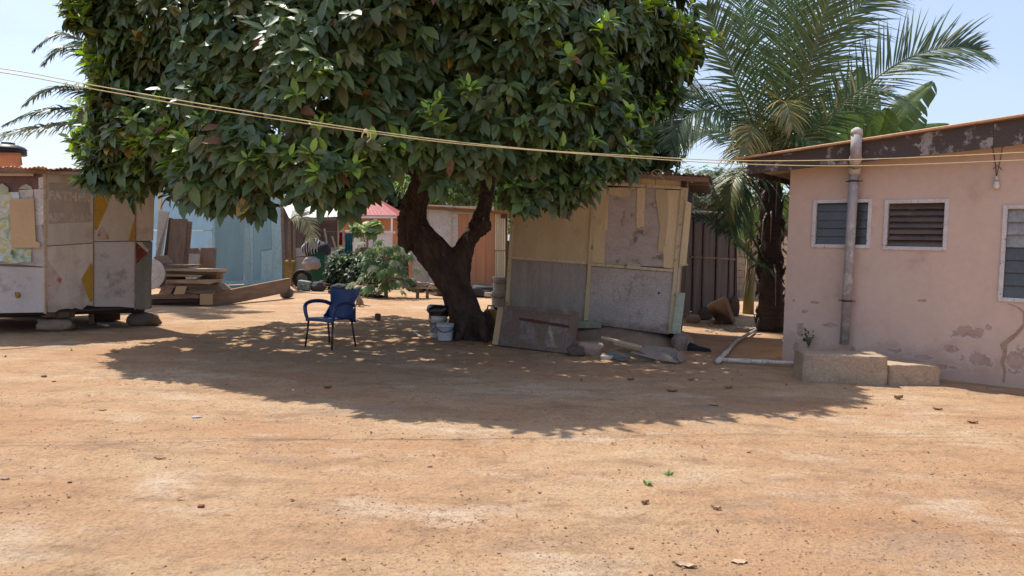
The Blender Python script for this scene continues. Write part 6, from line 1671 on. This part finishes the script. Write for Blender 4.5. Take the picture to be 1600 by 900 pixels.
def palm():
    g = G(1203, 517); g.z = 0; Y = g.y
    k = thing('coconut_palm', g, 'coconut palm with feathery fronds rising beside the pink house', 'palm tree')
    top = W(1205, 235, Y)
    # trunk wrapped in old leaf bases
    pts = [g + (top - g) * t + Vector((0, 0, -.05 if t == 0 else 0)) for t in np.linspace(0, 1, 26)]
    MB().tube(pts, [.25 - .07 * t + .02 * math.sin(t * 60) for t in np.linspace(0, 1, 26)], 16, wob=.25, seed=2).build('trunk', M['timber_dark'], k, smooth=True)
    rnd = random.Random(8)
    bt = MB()
    for i in range(150):
        t = rnd.uniform(.0, .97); a = i * 2.4; c = g + (top - g) * t; d = Vector((math.cos(a), math.sin(a), 0)); r = .25 - .07 * t
        dn = -1 if rnd.random() < .45 else 1; l = rnd.uniform(.10, .32)
        p0 = c + d * r * .85; p1 = c + d * (r + rnd.uniform(.01, .05)) + UP * l * .5 * dn; p2 = c + d * (r + rnd.uniform(.0, .09)) + UP * l * dn; bt.tube([p0, p1, p2], [rnd.uniform(.02, .055), rnd.uniform(.015, .035), .006], 5)
    o = bt.build('leaf_bases', M['timber_dark'], k); 
    hang = MB()
    for i in range(40):
        t = rnd.uniform(.35, .95); a = rnd.uniform(0, 6.28); c = g + (top - g) * t; d = Vector((math.cos(a), math.sin(a), 0)); p0 = c + d * .26
        p1 = p0 + d * rnd.uniform(.1, .25) - UP * .15; p2 = p1 - UP * rnd.uniform(.3, .8) + d * rnd.uniform(-.05, .1); hang.tube([p0, p1, p2], [.02, .016, .006], 4)
    hang.build('dead_stalks', M['timber'], k)
    Pp = lambda *q: [W(x, y, Y + d) for x, y, d in q]
    dk = (.058, .098, .040); md = (.080, .13, .048); lt = (.15, .18, .07)
    fr = [
        # path, leaflet length, count, normal, tint, droop
        (Pp((1212, 262, 0), (1262, 215, -.4), (1320, 160, -.8), (1395, 104, -1.1), (1450, 80, -1.2), (1500, 74, -1.3), (1532, 80, -1.3)), 1.12, 62, (-.1, -.75, .65), dk, .30),
        (Pp((1212, 255, 0), (1234, 200, -.3), (1258, 120, -.6), (1276, 60, -.7), (1296, 0, -.8), (1320, -60, -.8)), 1.15, 60, (.2, -.9, .3), dk, .45),
        (Pp((1205, 250, 0), (1212, 160, -.2), (1218, 70, -.2), (1212, -10, -.1), (1200, -90, 0)), .95, 54, (-.2, -.9, .2), md, .5),
        (Pp((1198, 250, 0), (1170, 175, -.3), (1145, 115, -.5), (1125, 60, -.6), (1104, 10, -.7)), 1.0, 54, (.1, -.9, .3), dk, .35),
        (Pp((1195, 255, 0), (1160, 195, -.4), (1120, 165, -.6), (1080, 150, -.6), (1040, 160, -.5)), .9, 46, (0, -.6, .8), dk, .8),
        (Pp((1195, 262, 0), (1165, 205, -.5), (1130, 178, -.8), (1095, 172, -1.0), (1066, 190, -1.1), (1048, 225, -1.2)), 1.05, 50, (.0, -.7, .7), dk, .9),
        (Pp((1196, 420, .0), (1180, 408, -.4), (1150, 378, -.8), (1115, 350, -1.0), (1086, 338, -1.1)), .62, 34, (.1, -.5, .85), dk, .9),
        (Pp((1192, 405, 0), (1176, 372, -.3), (1155, 345, -.5), (1140, 330, -.6)), .5, 24, (.1, -.6, .8), md, .9),
        (Pp((1200, 268, 0), (1172, 262, -.5), (1152, 272, -.8), (1142, 300, -.9), (1138, 345, -.9)), .60, 34, (-.6, -.6, .5), lt, 1.3),
        (Pp((1203, 268, 0), (1180, 268, -.6), (1165, 285, -.8), (1150, 318, -.9), (1138, 360, -.9)), .85, 36, (-.5, -.7, .4), dk, 1.0),
        (Pp((1215, 255, .2), (1255, 150, .3), (1300, 60, .4), (1350, 5, .4), (1400, -20, .4)), 1.1, 54, (.1, -.8, .5), md, .55),
        (Pp((1210, 258, .2), (1270, 190, .5), (1325, 150, .8), (1375, 140, 1.0), (1420, 165, 1.1)), .9, 44, (.1, -.6, .7), md, .8),
        (Pp((1200, 252, .3), (1180, 130, .5), (1165, 40, .5), (1145, -40, .5)), 1.05, 50, (.2, -.9, .2), md, .45),
        (Pp((1205, 252, .3), (1235, 120, .6), (1245, 20, .6), (1262, -70, .6)), 1.05, 50, (.1, -.9, .2), md, .45),
        (Pp((1204, 262, .4), (1150, 215, .8), (1100, 205, 1.1), (1050, 235, 1.2)), .9, 44, (0, -.6, .8), dk, .9),
        (Pp((1208, 262, -.2), (1225, 225, -.6), (1250, 215, -1.0), (1275, 232, -1.2), (1290, 262, -1.3)), .75, 36, (.1, -.7, .6), md, 1.0),
        (Pp((1202, 258, -.2), (1190, 215, -.7), (1180, 195, -1.1), (1172, 205, -1.4), (1168, 235, -1.5)), .7, 34, (0, -.9, .4), lt, 1.0),
        (Pp((1204, 256, -.1), (1212, 190, -.7), (1222, 160, -1.2), (1232, 170, -1.5), (1238, 200, -1.6)), .65, 34, (0, -.9, .4), lt, 1.0),
        (Pp((1204, 260, .5), (1215, 230, 1.2), (1230, 230, 2.0), (1245, 270, 2.6)), .9, 40, (0, .5, .8), dk, .9),
        (Pp((1204, 260, .5), (1190, 220, 1.3), (1170, 215, 2.1), (1150, 250, 2.8)), .9, 40, (0, .5, .8), dk, .9)]
    for i, (p, L, n_, nr, tn, dr) in enumerate(fr):
        add_frond(k, p, L * 1.06, int(n_ * 1.6), nr, tint=tn, droop=dr, seed=i, old=.02 if tn != lt else .4, width=.036, rt=(.13, .145, .06) if i not in (6, 7) else (.07, .05, .035))
    for i in range(6):
        a = i * 1.1 + .3; MB().rock(top + Vector((math.cos(a) * .24, math.sin(a) * .24 - .1, -.05 - .05 * (i % 2))), (.19, .19, .22), i, 2, .05).build('coconut', M['coconut'], k, smooth=True)
    # yellow flower stalks at the crown centre
    fl = MB()
    for i in range(46):
        a = rnd.uniform(2.6, 6.8); s = top + Vector((math.cos(a) * .1, math.sin(a) * .1, -.1)); m1 = s + Vector((math.cos(a) * rnd.uniform(.2, .7), math.sin(a) * .4, rnd.uniform(.0, .55))); e = m1 + Vector((math.cos(a) * .3, math.sin(a) * .1, rnd.uniform(-.45, .1))); fl.tube([s, m1, e], [.014, .012, .007], 4)
    fl.build('flower_stalks', mat('flower_stalk', (.36, .27, .07), vary=0), k)
palm()

def side_palm(px, py, Y, label, fronds, trunk_h, group=None):
    c = W(px, py, Y); g = Vector((c.x, c.y, 0))
    k = thing('oil_palm', g, label, 'palm tree', group)
    MB().tube([g - UP * .05, g.lerp(c, .5), c], [.26, .22, .2], 12, wob=.2).build('trunk', M['timber_dark'], k, smooth=True)
    for i, (dx, dy, dz, L, tn) in enumerate(fronds):
        d = Vector((dx, dy, 0)); Ln = d.length; d /= Ln
        P = [c + d * Ln * t + UP * (dz * math.sin(min(t, 1) * 2.0) - .35 * Ln * t ** 3 * .5) for t in (0, .2, .4, .6, .8, 1)]
        add_frond(k, P, L, 64, (0, -.35, .95), tint=tn, droop=1.25, seed=100 + i, width=.07, tilt=62, rt=(.16, .17, .08))
gr = (.07, .10, .055); gp = (.19, .21, .12)
side_palm(215, 190, 17.5, 'oil palm whose drooping fronds show at the left edge of the big tree', [(-2.9, -.3, .35, .75, gr), (-2.9, .4, 1.0, .8, gr), (-2.3, .2, 1.9, .75, gr), (-2.0, -.6, 2.0, .7, gr), (-3.3, -.6, -.1, .9, gp), (-1.5, .2, 2.5, .7, gr), (1.8, .3, .9, .7, gr), (1.2, -1.2, 1.2, .7, gr), (.5, 1.8, 1.3, .7, gr), (-1, 1.7, 1.1, .7, gr)], 4)
side_palm(955, 205, 17.5, 'oil palm behind the yellowed shack, its fronds arching over the roof to the right', [(2.5, -.3, .25, .6, gr), (1.8, .6, 1.0, .7, gr), (-1.8, .2, .9, .7, gr), (2.2, -.5, .6, .55, gr), (.6, -1.5, .8, .7, gr), (-.6, 1.6, 1.0, .7, gr), (.5, 1.8, 1.2, .7, gr)], 4)
def loose_frond():
    k = thing('young_palm', G(462, 446), 'pale drooping palm frond hanging under the bright tin roof of the lean-to', 'palm tree')
    P = [W(452, 345, 23), W(465, 336, 22.9), W(478, 345, 22.8), W(486, 362, 22.8), W(490, 385, 22.8)]
    add_frond(k, P, .55, 30, (-.3, -.7, .6), tint=(.24, .24, .15), droop=.9, seed=55, width=.05)
    g = G(456, 446); MB().tube([g, W(452, 390, 23), W(452, 345, 23)], [.06, .05, .035], 8).build('stem', M['timber'], k)
loose_frond()

# ------------------------------------------------------------------ banana plants behind the pink house
def banana(g, leaves, label, h):
    k = thing('banana_plant', g, label, 'banana plant')
    c = g + UP * h
    MB().tube([g - UP * .05, g + UP * h * .5, c], [.14, .12, .08], 10).build('stem', mat('banana_stem', (.16, .19, .07), (.20, .15, .07)), k, smooth=True)
    for i, (path, w) in enumerate(leaves):
        P = [Vector(p) for p in path]; n = 44
        def cr(t):
            f = t * (len(P) - 1); j = min(int(f), len(P) - 2); t = f - j; p0, p1, p2, p3 = P[max(j - 1, 0)], P[j], P[j + 1], P[min(j + 2, len(P) - 1)]
            return .5 * ((2 * p1) + (p2 - p0) * t + (2 * p0 - 5 * p1 + 4 * p2 - p3) * t * t + (3 * p1 - p0 - 3 * p2 + p3) * t ** 3)
        vs = []; fs = []; cols = []; rnd = random.Random(i + int(g.x * 10))
        m_ = MB().tube([cr(t) for t in np.linspace(0, 1, 10)], [.022 * (1.2 - t) for t in np.linspace(0, 1, 10)], 6); vs += m_.v; fs += m_.f; cols += [(.22, .27, .09)] * len(vs)
        view = (Vector((0, 0, EYE)) - P[len(P) // 2]).normalized()
        tear = {rnd.randint(3, n - 2): 1 for _ in range(11)}
        for s in (-1, 1):
            prev = None
            for j in range(n + 1):
                t = .12 + .88 * j / n; p = cr(t); tg = (cr(min(t + .02, 1)) - cr(max(t - .02, 0))).normalized(); N_ = (UP * .55 + view * .8); N_ = (N_ - tg * N_.dot(tg)).normalized(); sd = tg.cross(N_) * s
                ww = w * math.sin(math.pi * min(.995, (j / n) ** .75)) ** .55
                a = p; b = p + sd * ww * .5 + tg * .04 + N_ * .03; e = p + sd * ww + tg * .09 - UP * .10 * w * 3 * (j / n * .5 + .5) - N_ * .02
                o = len(vs); vs += [tuple(a), tuple(b), tuple(e)]; f_ = rnd.uniform(.85, 1.15); cols += [tuple(x * f_ for x in ((.085, .14, .04), (.065, .115, .032), (.075, .115, .035))[q]) for q in range(3)]
                if prev is not None:
                    if j in tear: 
                        # torn: shift this edge a little so a slit opens
                        o2 = o; vs[o + 2] = tuple(Vector(vs[o + 2]) - UP * .05)
                        fs.append((prev, prev + 1, o + 1, o)); 
                    else: fs += [(prev, prev + 1, o + 1, o), (prev + 1, prev + 2, o + 2, o + 1)]
                prev = o
        tinted('leaf', vs, fs, cols, M['leaf_soft'], k)
Yb = 17.0
Wb = lambda *q: [W(x, y, Yb + d) for x, y, d in q]
gb = W(1345, 300, Yb); gb.z = 0
banana(gb, [(Wb((1345, 265, 0), (1375, 215, -.3), (1410, 170, -.5), (1456, 130, -.6)), .40), (Wb((1345, 262, 0), (1350, 200, -.2), (1352, 150, -.2), (1342, 105, -.2)), .32),
            (Wb((1345, 262, 0), (1325, 210, -.2), (1318, 165, -.3), (1332, 125, -.3)), .32), (Wb((1345, 265, 0), (1390, 225, .2), (1420, 190, .4), (1436, 160, .5)), .38),
            (Wb((1345, 268, 0), (1390, 222, .3), (1430, 205, .5), (1480, 196, .6)), .34), (Wb((1345, 265, 0), (1310, 240, .2), (1290, 200, .3), (1280, 170, .3)), .36),
            (Wb((1345, 268, 0), (1360, 235, -.8), (1378, 200, -1.3), (1385, 170, -1.5)), .34)], 'banana plant with broad torn leaves rising behind the pink roof', 3.3)
gb2 = W(1172, 420, 18.6); gb2.z = 0
banana(gb2, [(Wb((1168, 390, 1.6), (1160, 350, 1.4), (1150, 325, 1.2), (1138, 340, 1)), .3), (Wb((1170, 390, 1.6), (1176, 350, 1.4), (1172, 320, 1.3), (1158, 300, 1.2)), .3), (Wb((1170, 390, 1.6), (1230, 345, 1.4), (1240, 320, 1.2), (1244, 290, 1)), .3), (Wb((1170, 392, 1.5), (1150, 375, 1.2), (1140, 372, .9)), .22)], 'small banana plant in the gap between the ribbed shed and the palm trunk', 1.6)

# ------------------------------------------------------------------ shrubs and background trees
def leafy(name, center, size, n, L0, tint, label, cat, trunk=True, k=6, hang=.3, group=None, young=.0, seed=0, wr=.45, yt=(.2, .3, .08), lump=.3, base=None):
    c = np.array(center); s = np.array(size)
    g = Vector(base) if base is not None else Vector((center[0], center[1], 0))
    t = thing(name, g, label, cat, group)
    u = rnd_unit(n); r = RNG.random(n) ** .35
    lm = np.array([mnoise.noise(Vector((q[0] * 1.7 + seed, q[1] * 1.7, q[2] * 1.7))) + .5 * mnoise.noise(Vector((q[0] * 4 + seed, q[1] * 4, q[2] * 4))) for q in u])
    P = c + u * s * (r * (1 + lump * lm))[:, None]; P[:, 2] = np.maximum(P[:, 2], .03)
    D = norm(u + np.array([[0, 0, .3]]) + rnd_unit(n) * .4)
    Pm, Dm, Nm, Lm, Wm = rosettes(P, D, k, L0, L0 * .2, wr, hang)
    V = leaf_verts(Pm, Dm, Nm, Lm, Wm, fold=.3, curl=.15); T = np.array([tint]) * (.6 + .8 * np.repeat(RNG.random((n, 1)), k, 0)) * (.85 + .3 * RNG.random((n * k, 1)))
    if young: y_ = np.repeat(RNG.random(n) < young, k); T[y_] = np.array(yt) * (.7 + .5 * RNG.random((y_.sum(), 1)))
    o = leaf_mesh('foliage', V, T, M['leaf_soft'], t); struct(o, 'stuff')
    rnd = random.Random(seed + 1); m = MB()
    if trunk:
        cc = Vector(center); m.tube([g - UP * .1, g.lerp(cc, .6), cc], [size[0] * .09, size[0] * .07, size[0] * .04], 8, wob=.15)
        for i in range(7):
            a = i * .9; e = cc + Vector((math.cos(a) * size[0] * .6, math.sin(a) * size[1] * .6, size[2] * rnd.uniform(-.2, .6))); m.tube([g.lerp(cc, .55 + .05 * i), g.lerp(cc, .8).lerp(e, .5), e], [size[0] * .035, size[0] * .025, size[0] * .008], 6)
        m.build('trunk', M['timber_dark'], t, smooth=True)
    else:
        for i in range(9):
            a = i * 2.4; e = Vector(center) + Vector((math.cos(a) * size[0] * .6, math.sin(a) * size[1] * .6, size[2] * rnd.uniform(0, .6))); m.tube([g + Vector((math.cos(a) * .08, math.sin(a) * .08, -.02)), g.lerp(e, .5), e], [.02, .014, .006], 5)
        m.build('stem', M['timber'], t, smooth=True)
    return t
dg = (.035, .058, .024)
def bg():
    leafy('tree', tuple(W(622, 290, 58)), (5.5, 5, 4.2), 1500, .5, (.05, .085, .04), 'distant dark green tree behind the red roof left of the trunk', 'tree', seed=3)
    leafy('tree', tuple(W(540, 270, 70)), (6, 5, 4.5), 1100, .5, dg, 'far dark tree behind the lean-to roof', 'tree', seed=5)
    leafy('tree', tuple(W(742, 292, 34)), (3.4, 3, 2.0), 1300, .30, (.12, .17, .05), 'bright green tree seen through the fork above the orange kiosk', 'tree', seed=7, young=.25)
    leafy('tree', tuple(W(985, 222, 19)), (1.35, 1.3, 1.15), 1300, .17, dg, 'dark tree crowded behind the roof of the yellowed shack', 'tree', seed=9, hang=.6)
    leafy('tree', tuple(W(900, 260, 20)), (1.8, 1.3, 1.2), 900, .17, dg, 'dark tree between the big crown and the shack roof', 'tree', seed=10, hang=.6)
    leafy('tree', tuple(W(1170, 360, 30)), (3.2, 2.5, 1.7), 1100, .24, (.10, .15, .06), 'pale green tree beyond the block wall behind the palm', 'tree', seed=11, young=.2)
    leafy('tree', tuple(W(1100, 300, 26)), (1.6, 1.5, .9), 700, .2, (.14, .17, .11), 'grey green tree behind the brown ribbed shed', 'tree', seed=12)
    leafy('tree', tuple(W(330, 250, 45)), (6, 4, 3.4), 900, .4, dg, 'dark tree behind the blue shed', 'tree', seed=13)
    leafy('tree', tuple(W(-200, 250, 60)), (9, 5, 3.5), 700, .5, dg, 'dark tree beyond the left edge of the yard', 'tree', seed=14)
    # shrubs between the bin and the trunk
    g = 'shrubs along the far edge of the yard'
    sh = [(527, 434, 24.6, (.42, .5, .66), 'dense small-leaved shrub right beside the green bin', dg, .14, .10), (551, 430, 24.4, (.55, .5, .75), 'leafy shrub under the teal cloth', (.06, .095, .035), .14, .12), (566, 440, 23.8, (.55, .5, .55), 'low dark shrub between the teal cloth and the papaya', dg, .13, .1),
          (585, 415, 25.5, (.7, .5, .5), 'shrub behind the papaya plant before the mossy wall', (.07, .11, .045), .16, .15), (533, 405, 25.6, (.42, .4, .35), 'grey-leaved shrub above the small-leaved one', (.13, .16, .12), .15, .15)]
    for i, (px, py, Y, s, lb, tn, L0, yg) in enumerate(sh):
        c = W(px, py, Y); c.z = max(c.z, s[2] * .7); leafy('shrub', tuple(c), s, 420, L0, tn, lb, 'shrub', trunk=False, k=6, hang=.2, group=g, young=yg, seed=30 + i, yt=(.32, .38, .22), base=(c.x, c.y, 0))
    # broad pale leaves held high (young tree before the white wall)
    c = W(576, 357, 27); leafy('young_tree', tuple(c), (.55, .4, .26), 24, .32, (.22, .30, .10), 'young tree with broad pale green leaves before the white yard wall', 'tree', trunk=False, k=5, seed=41, wr=.8, yt=(.35, .42, .2), young=.3)
    # papaya: palmate leaves on long stalks
    g0 = G(603, 465); k = thing('papaya_plant', g0, 'papaya plant with big lobed leaves at the far edge of the yard', 'plant')
    rnd = random.Random(6); st = MB(); st.tube([g0, g0 + UP * .7, g0 + Vector((.05, 0, 1.3))], [.06, .045, .03], 8).build('stem', M['timber'], k)
    for i in range(66):
        a = i * 2.4; hh = .12 + 1.25 * (i / 66); s = g0 + UP * hh; R_ = rnd.uniform(.35, 1.0) * (1.0 - .35 * i / 66)
        e = s + Vector((math.cos(a) * R_ * (1.15 if math.cos(a) < 0 or i > 20 else .8), math.sin(a) * R_ * .7, rnd.uniform(-.05, .35)))
        Vv = []; LL = rnd.uniform(.24, .36); Nn = (UP * .9 + Vector((math.cos(a) * .3, math.sin(a) * .3 - .35, 0))).normalized(); out = (e - s).normalized(); out = (out - Nn * out.dot(Nn)).normalized(); sd = out.cross(Nn)
        P_, D_, N_, L_, W_ = [], [], [], [], []
        for q in range(7):
            b = math.radians(-120 + 40 * q); P_.append(tuple(e)); D_.append(tuple(out * math.cos(b) + sd * math.sin(b) - UP * .5)); N_.append(tuple(Nn)); L_.append(LL * (1 - .1 * abs(q - 3))); W_.append(LL * .36)
        V = leaf_verts(np.array(P_), np.array(D_), np.array(N_), np.array(L_), np.array(W_), .2, .25); f_ = rnd.uniform(.7, 1.3); tn = np.array([(.10 * f_, .17 * f_, .055 * f_)] * 7)
        if rnd.random() < .3: tn = tn * 0 + np.array([.28, .33, .20]) * f_
        leaf_mesh('leaf', V, tn, M['leaf_soft'], k)
        if i % 2 == 0: MB().tube([s, s.lerp(e, .5) + UP * .05, e], [.012, .01, .007], 5).build('leaf_stalk', M['timber_light'], k)
bg()

# weed on the concrete step and sprouts in the yard
def weeds():
    c = HPL.at(1263, 540, .10)
    k = thing('weed', c, 'small green weed growing where the concrete block meets the pink wall', 'weed'); rnd = random.Random(3)
    for i in range(7):
        e = c + Vector((rnd.uniform(-.10, .10), rnd.uniform(-.03, .02), rnd.uniform(.1, .26))); MB().tube([c, c.lerp(e, .5) + UP * .03, e], .003, 4).build('stem', M['timber'], k)
        n = 9; t = RNG.random((n, 1)); P = np.array(c) * (1 - t) + np.array(e) * t; D = norm(rnd_unit(n) * .9 + np.array([[0, -.3, .2]])); V = leaf_verts(P, D, norm(rnd_unit(n) * .4 + np.array([[0, -.6, .6]])), np.full(n, .035), np.full(n, .024), .2, .1)
        leaf_mesh('foliage', V, np.array([[.05, .10, .03]]) * (.7 + .6 * RNG.random((n, 1))), M['leaf_soft'], k)
    for px, py, lb, s in ((1045, 742, 'tiny green sprout on the sunlit ground, right one of the two before the tyre line', 1), (1011, 757, 'tiny pale green sprout left of the other sprout in the open yard', .9), (9, 556, 'faint patch of sprouting green at the far left of the yard', .8), (112, 546, 'faint sprout between the kiosk stones and the far left of the yard', .8)):
        c = GZ(px, py); k = thing('sprout', c, lb, 'sprout'); n = 9; D = norm(rnd_unit(n) + np.array([[0, 0, .7]])); V = leaf_verts(np.array([tuple(c)] * n) + RNG.normal(size=(n, 3)) * .008 * s, D, norm(rnd_unit(n) * .5 + np.array([[0, -.2, 1]])), np.full(n, .038 * s), np.full(n, .022 * s), .2, .2)
        leaf_mesh('leaves', V, np.array([[.12, .22, .05]]) * (.7 + .6 * RNG.random((n, 1))), M['leaf_soft'], k)
weeds()

# ------------------------------------------------------------------ litter
def litter():
    def dry(px, py, L, lb, m='dry_leaf', a=0.0, w=.45, curl=.1):
        g = GZ(px, py) + UP * .004; n_ = 9; vs = []; R = Matrix.Rotation(a, 3, 'Z')
        for j in range(n_ + 1):
            t = j / n_; ww = L * w * math.sin(math.pi * min(.98, t * .95 + .03)) * .5
            for s in (-1, -.5, 0, .5, 1):
                vs.append(g + R @ Vector(((t - .5) * L, s * ww, L * curl * (abs(s) ** 1.5 * .8 + (t - .5) ** 2 * 1.5) + .003 * math.sin(j * 2 + s))))
        N = len(vs); fs = [(j * 5 + i, j * 5 + i + 1, (j + 1) * 5 + i + 1, (j + 1) * 5 + i) for j in range(n_) for i in range(4)]
        o = build('dry_leaf', vs + [v - UP * .002 for v in vs], fs + [tuple(q + N for q in f[::-1]) for f in fs], M[m], None, smooth=True); tag(o, lb, 'leaf')
    dry(1070, 881, .12, 'large curled yellow-brown dry leaf in the bottom right foreground', 'dry_leaf_pale', a=-.3, w=.4, curl=.10)
    dry(1155, 873, .09, 'flat pale dry leaf right of the large curled one', 'dry_leaf_pale', a=.1, w=.6, curl=.05)
    dry(1008, 785, .06, 'dark brown leaf near the two sprouts', a=.5, curl=.3)
    dry(1119, 795, .06, 'crumpled pale leaf right of the dark brown leaf', 'dry_leaf_pale', a=-.3, curl=.3)
    dry(1404, 622, .11, 'dark curled leaf on the shadowless ground before the pink wall', a=.2, curl=.35)
    dry(1465, 639, .09, 'brown leaf right of the dark curled leaf before the pink wall', a=-.2, curl=.2)
    dry(1520, 659, .11, 'flat brown leaf nearest the right edge before the pink house', a=.1, curl=.15)
    dry(1352, 637, .07, 'small brown leaf left of the dark curled leaf', a=.9)
    dry(1139, 606, .10, 'dark dry leaf in the tree shade right of the mound', a=.3, curl=.3)
    dry(1050, 611, .12, 'dark dry leaf in the tree shade below the broken sheet', a=0, curl=.2)
    dry(1035, 593, .14, 'pale flat scrap in the tree shade below the broken sheets', 'chip', a=.1, w=.2, curl=.03)
    dry(1115, 632, .10, 'thin dark leaf at the lower edge of the tree shade', a=-.1, w=.25)
    dry(180, 548, .10, 'reddish dry leaf on the sunlit ground before the kiosk', a=.1)
    dry(160, 640, .07, 'thin dark leaf in the left of the yard', a=.2, w=.25)
    dry(250, 717, .08, 'twisted thin leaf on the left foreground', 'dry_leaf_pale', a=.1, w=.25)
    dry(512, 605, .09, 'dark curled leaf at the tip of the tree shade', a=.4, curl=.3)
    dry(985, 594, .09, 'brown leaf in the shade below the grey scrap', a=.2, curl=.3)
    dry(1080, 592, .09, 'dark leaf in the shade below the triangular sheet', a=.6, curl=.3)
    dry(1170, 705, .05, 'small brown leaf on the pale packed earth', a=.6)
    n = 420; x = RNG.random(n); P = []; 
    for i in range(n):
        y = random.uniform(4.0, 13.5); xx = random.uniform(-.62, .62) * y
        if random.random() < .55: y = random.gauss(10.3, 1.3); xx = random.gauss(.3, 2.6)
        P.append((xx, y, ground_h(xx, y) + .004))
    P = np.array(P); D = norm(rnd_unit(n) * np.array([[1, 1, .12]])); V = leaf_verts(P, D, norm(rnd_unit(n) * .25 + np.array([[0, 0, 1]])), .02 + .045 * RNG.random(n) ** 2, .006 + .018 * RNG.random(n), .5, -.25)
    cc = np.array([[.16, .09, .05]]) * (.5 + 1.3 * RNG.random((n, 1))); cc = np.where(RNG.random((n, 1)) < .2, np.array([[.42, .34, .26]]), cc)
    o = leaf_mesh('leaf_litter', V, cc, M['leaf_soft']); struct(o, 'stuff'); o['label'] = 'scraps of dry leaf and twig scattered over the yard'; o['category'] = 'litter'
    def st(px, py, s, lb, m, rot=0):
        s = tuple(x * .62 for x in s); g = GZ(px, py); o = MB().rock(g + UP * s[2] * .22, s, int(px), 2, .2, Matrix.Rotation(rot, 3, 'Z')).build('stone', M[m], None, smooth=True); tag(o, lb, 'stone')
    st(307, 652, (.13, .06, .035), 'pale flat stone chip on the sunlit ground at left', 'chip', .1)
    st(314, 790, (.062, .05, .04), 'red brown stone in the left foreground', 'red_stone')
    st(109, 753, (.04, .03, .024), 'small dark stone in the far left foreground', 'stone_dark')
    st(69, 587, (.09, .06, .05), 'reddish stone left of the kiosk shadow', 'red_stone')
    st(84, 595, (.06, .05, .03), 'smaller reddish stone just right of the other at left', 'red_stone')
    st(537, 872, (.035, .03, .02), 'small red stone in the bottom centre foreground', 'red_stone')
    st(672, 726, (.06, .035, .025), 'flat brown stone in the centre of the yard', 'stone')
    st(1017, 897, (.035, .03, .02), 'grey stone at the bottom edge of the picture', 'stone_dark')
    st(8, 747, (.08, .05, .03), 'brown stone at the left edge of the foreground', 'stone')
    st(458, 608, (.05, .04, .03), 'small pale pebble left of the shade tip', 'chip')
    st(1320, 605, (.05, .04, .03), 'small stone on the ground before the concrete ledge', 'stone')
    st(1088, 592, (.07, .05, .04), 'pale pebble below the black shoe', 'chip')
litter()

# ------------------------------------------------------------------ washing lines across the yard
def cords():
    c1 = [(-420, 72, 6.6), (-200, 88, 6.6), (0, 107, 6.6), (150, 134, 6.7), (300, 160, 6.75), (450, 184, 6.8), (570, 203, 6.85), (700, 220, 6.95), (850, 235, 7.05), (1000, 244, 7.2), (1150, 251, 7.3), (1350, 249, 7.45), (1600, 238, 7.6), (1800, 226, 7.7), (2000, 212, 7.8)]
    c2 = [(-420, 76, 6.5), (-200, 93, 6.5), (0, 113, 6.5), (150, 140, 6.6), (300, 166, 6.7), (450, 189, 6.8), (575, 207, 6.85), (700, 223, 6.9), (850, 236, 7.0), (1000, 247, 7.15), (1150, 256, 7.2), (1350, 259, 7.3), (1600, 250, 7.4), (1800, 240, 7.5), (2000, 228, 7.6)]
    for c, lb in ((c1, 'upper yellowish washing line strung across the whole yard'), (c2, 'lower yellowish washing line strung across the whole yard')):
        P = [W(*q) for q in c]; Q = []
        for i in range(len(P) - 1):
            p0, p1, p2, p3 = P[max(i - 1, 0)], P[i], P[i + 1], P[min(i + 2, len(P) - 1)]
            for k in range(5): t = k / 5; Q.append(.5 * ((2 * p1) + (p2 - p0) * t + (2 * p0 - 5 * p1 + 4 * p2 - p3) * t * t + (3 * p1 - p0 - 3 * p2 + p3) * t ** 3))
        Q.append(P[-1])
        k = thing('washing_line', (Q[0] + Q[-1]) / 2, lb, 'washing line'); MB().tube(Q, .0042, 6).build('cord', M['wire'], k, smooth=True)
        if c is c1:
            a = W(572, 205, 6.84); m = MB()
            m.rock(a, (.045, .035, .035), 4, 2, .3); m.tube([a, a + Vector((-.03, 0, -.02)), a + Vector((-.04, 0, -.06))], .006, 5); m.tube([a, a + Vector((.02, 0, -.03)), a + Vector((.01, 0, -.05))], .005, 5); m.tube([a, a + Vector((.04, 0, -.02)), a + Vector((.045, 0, -.06)), a + Vector((.01, 0, -.10))], .005, 5); m.build('knot', M['wire'], k)
cords()
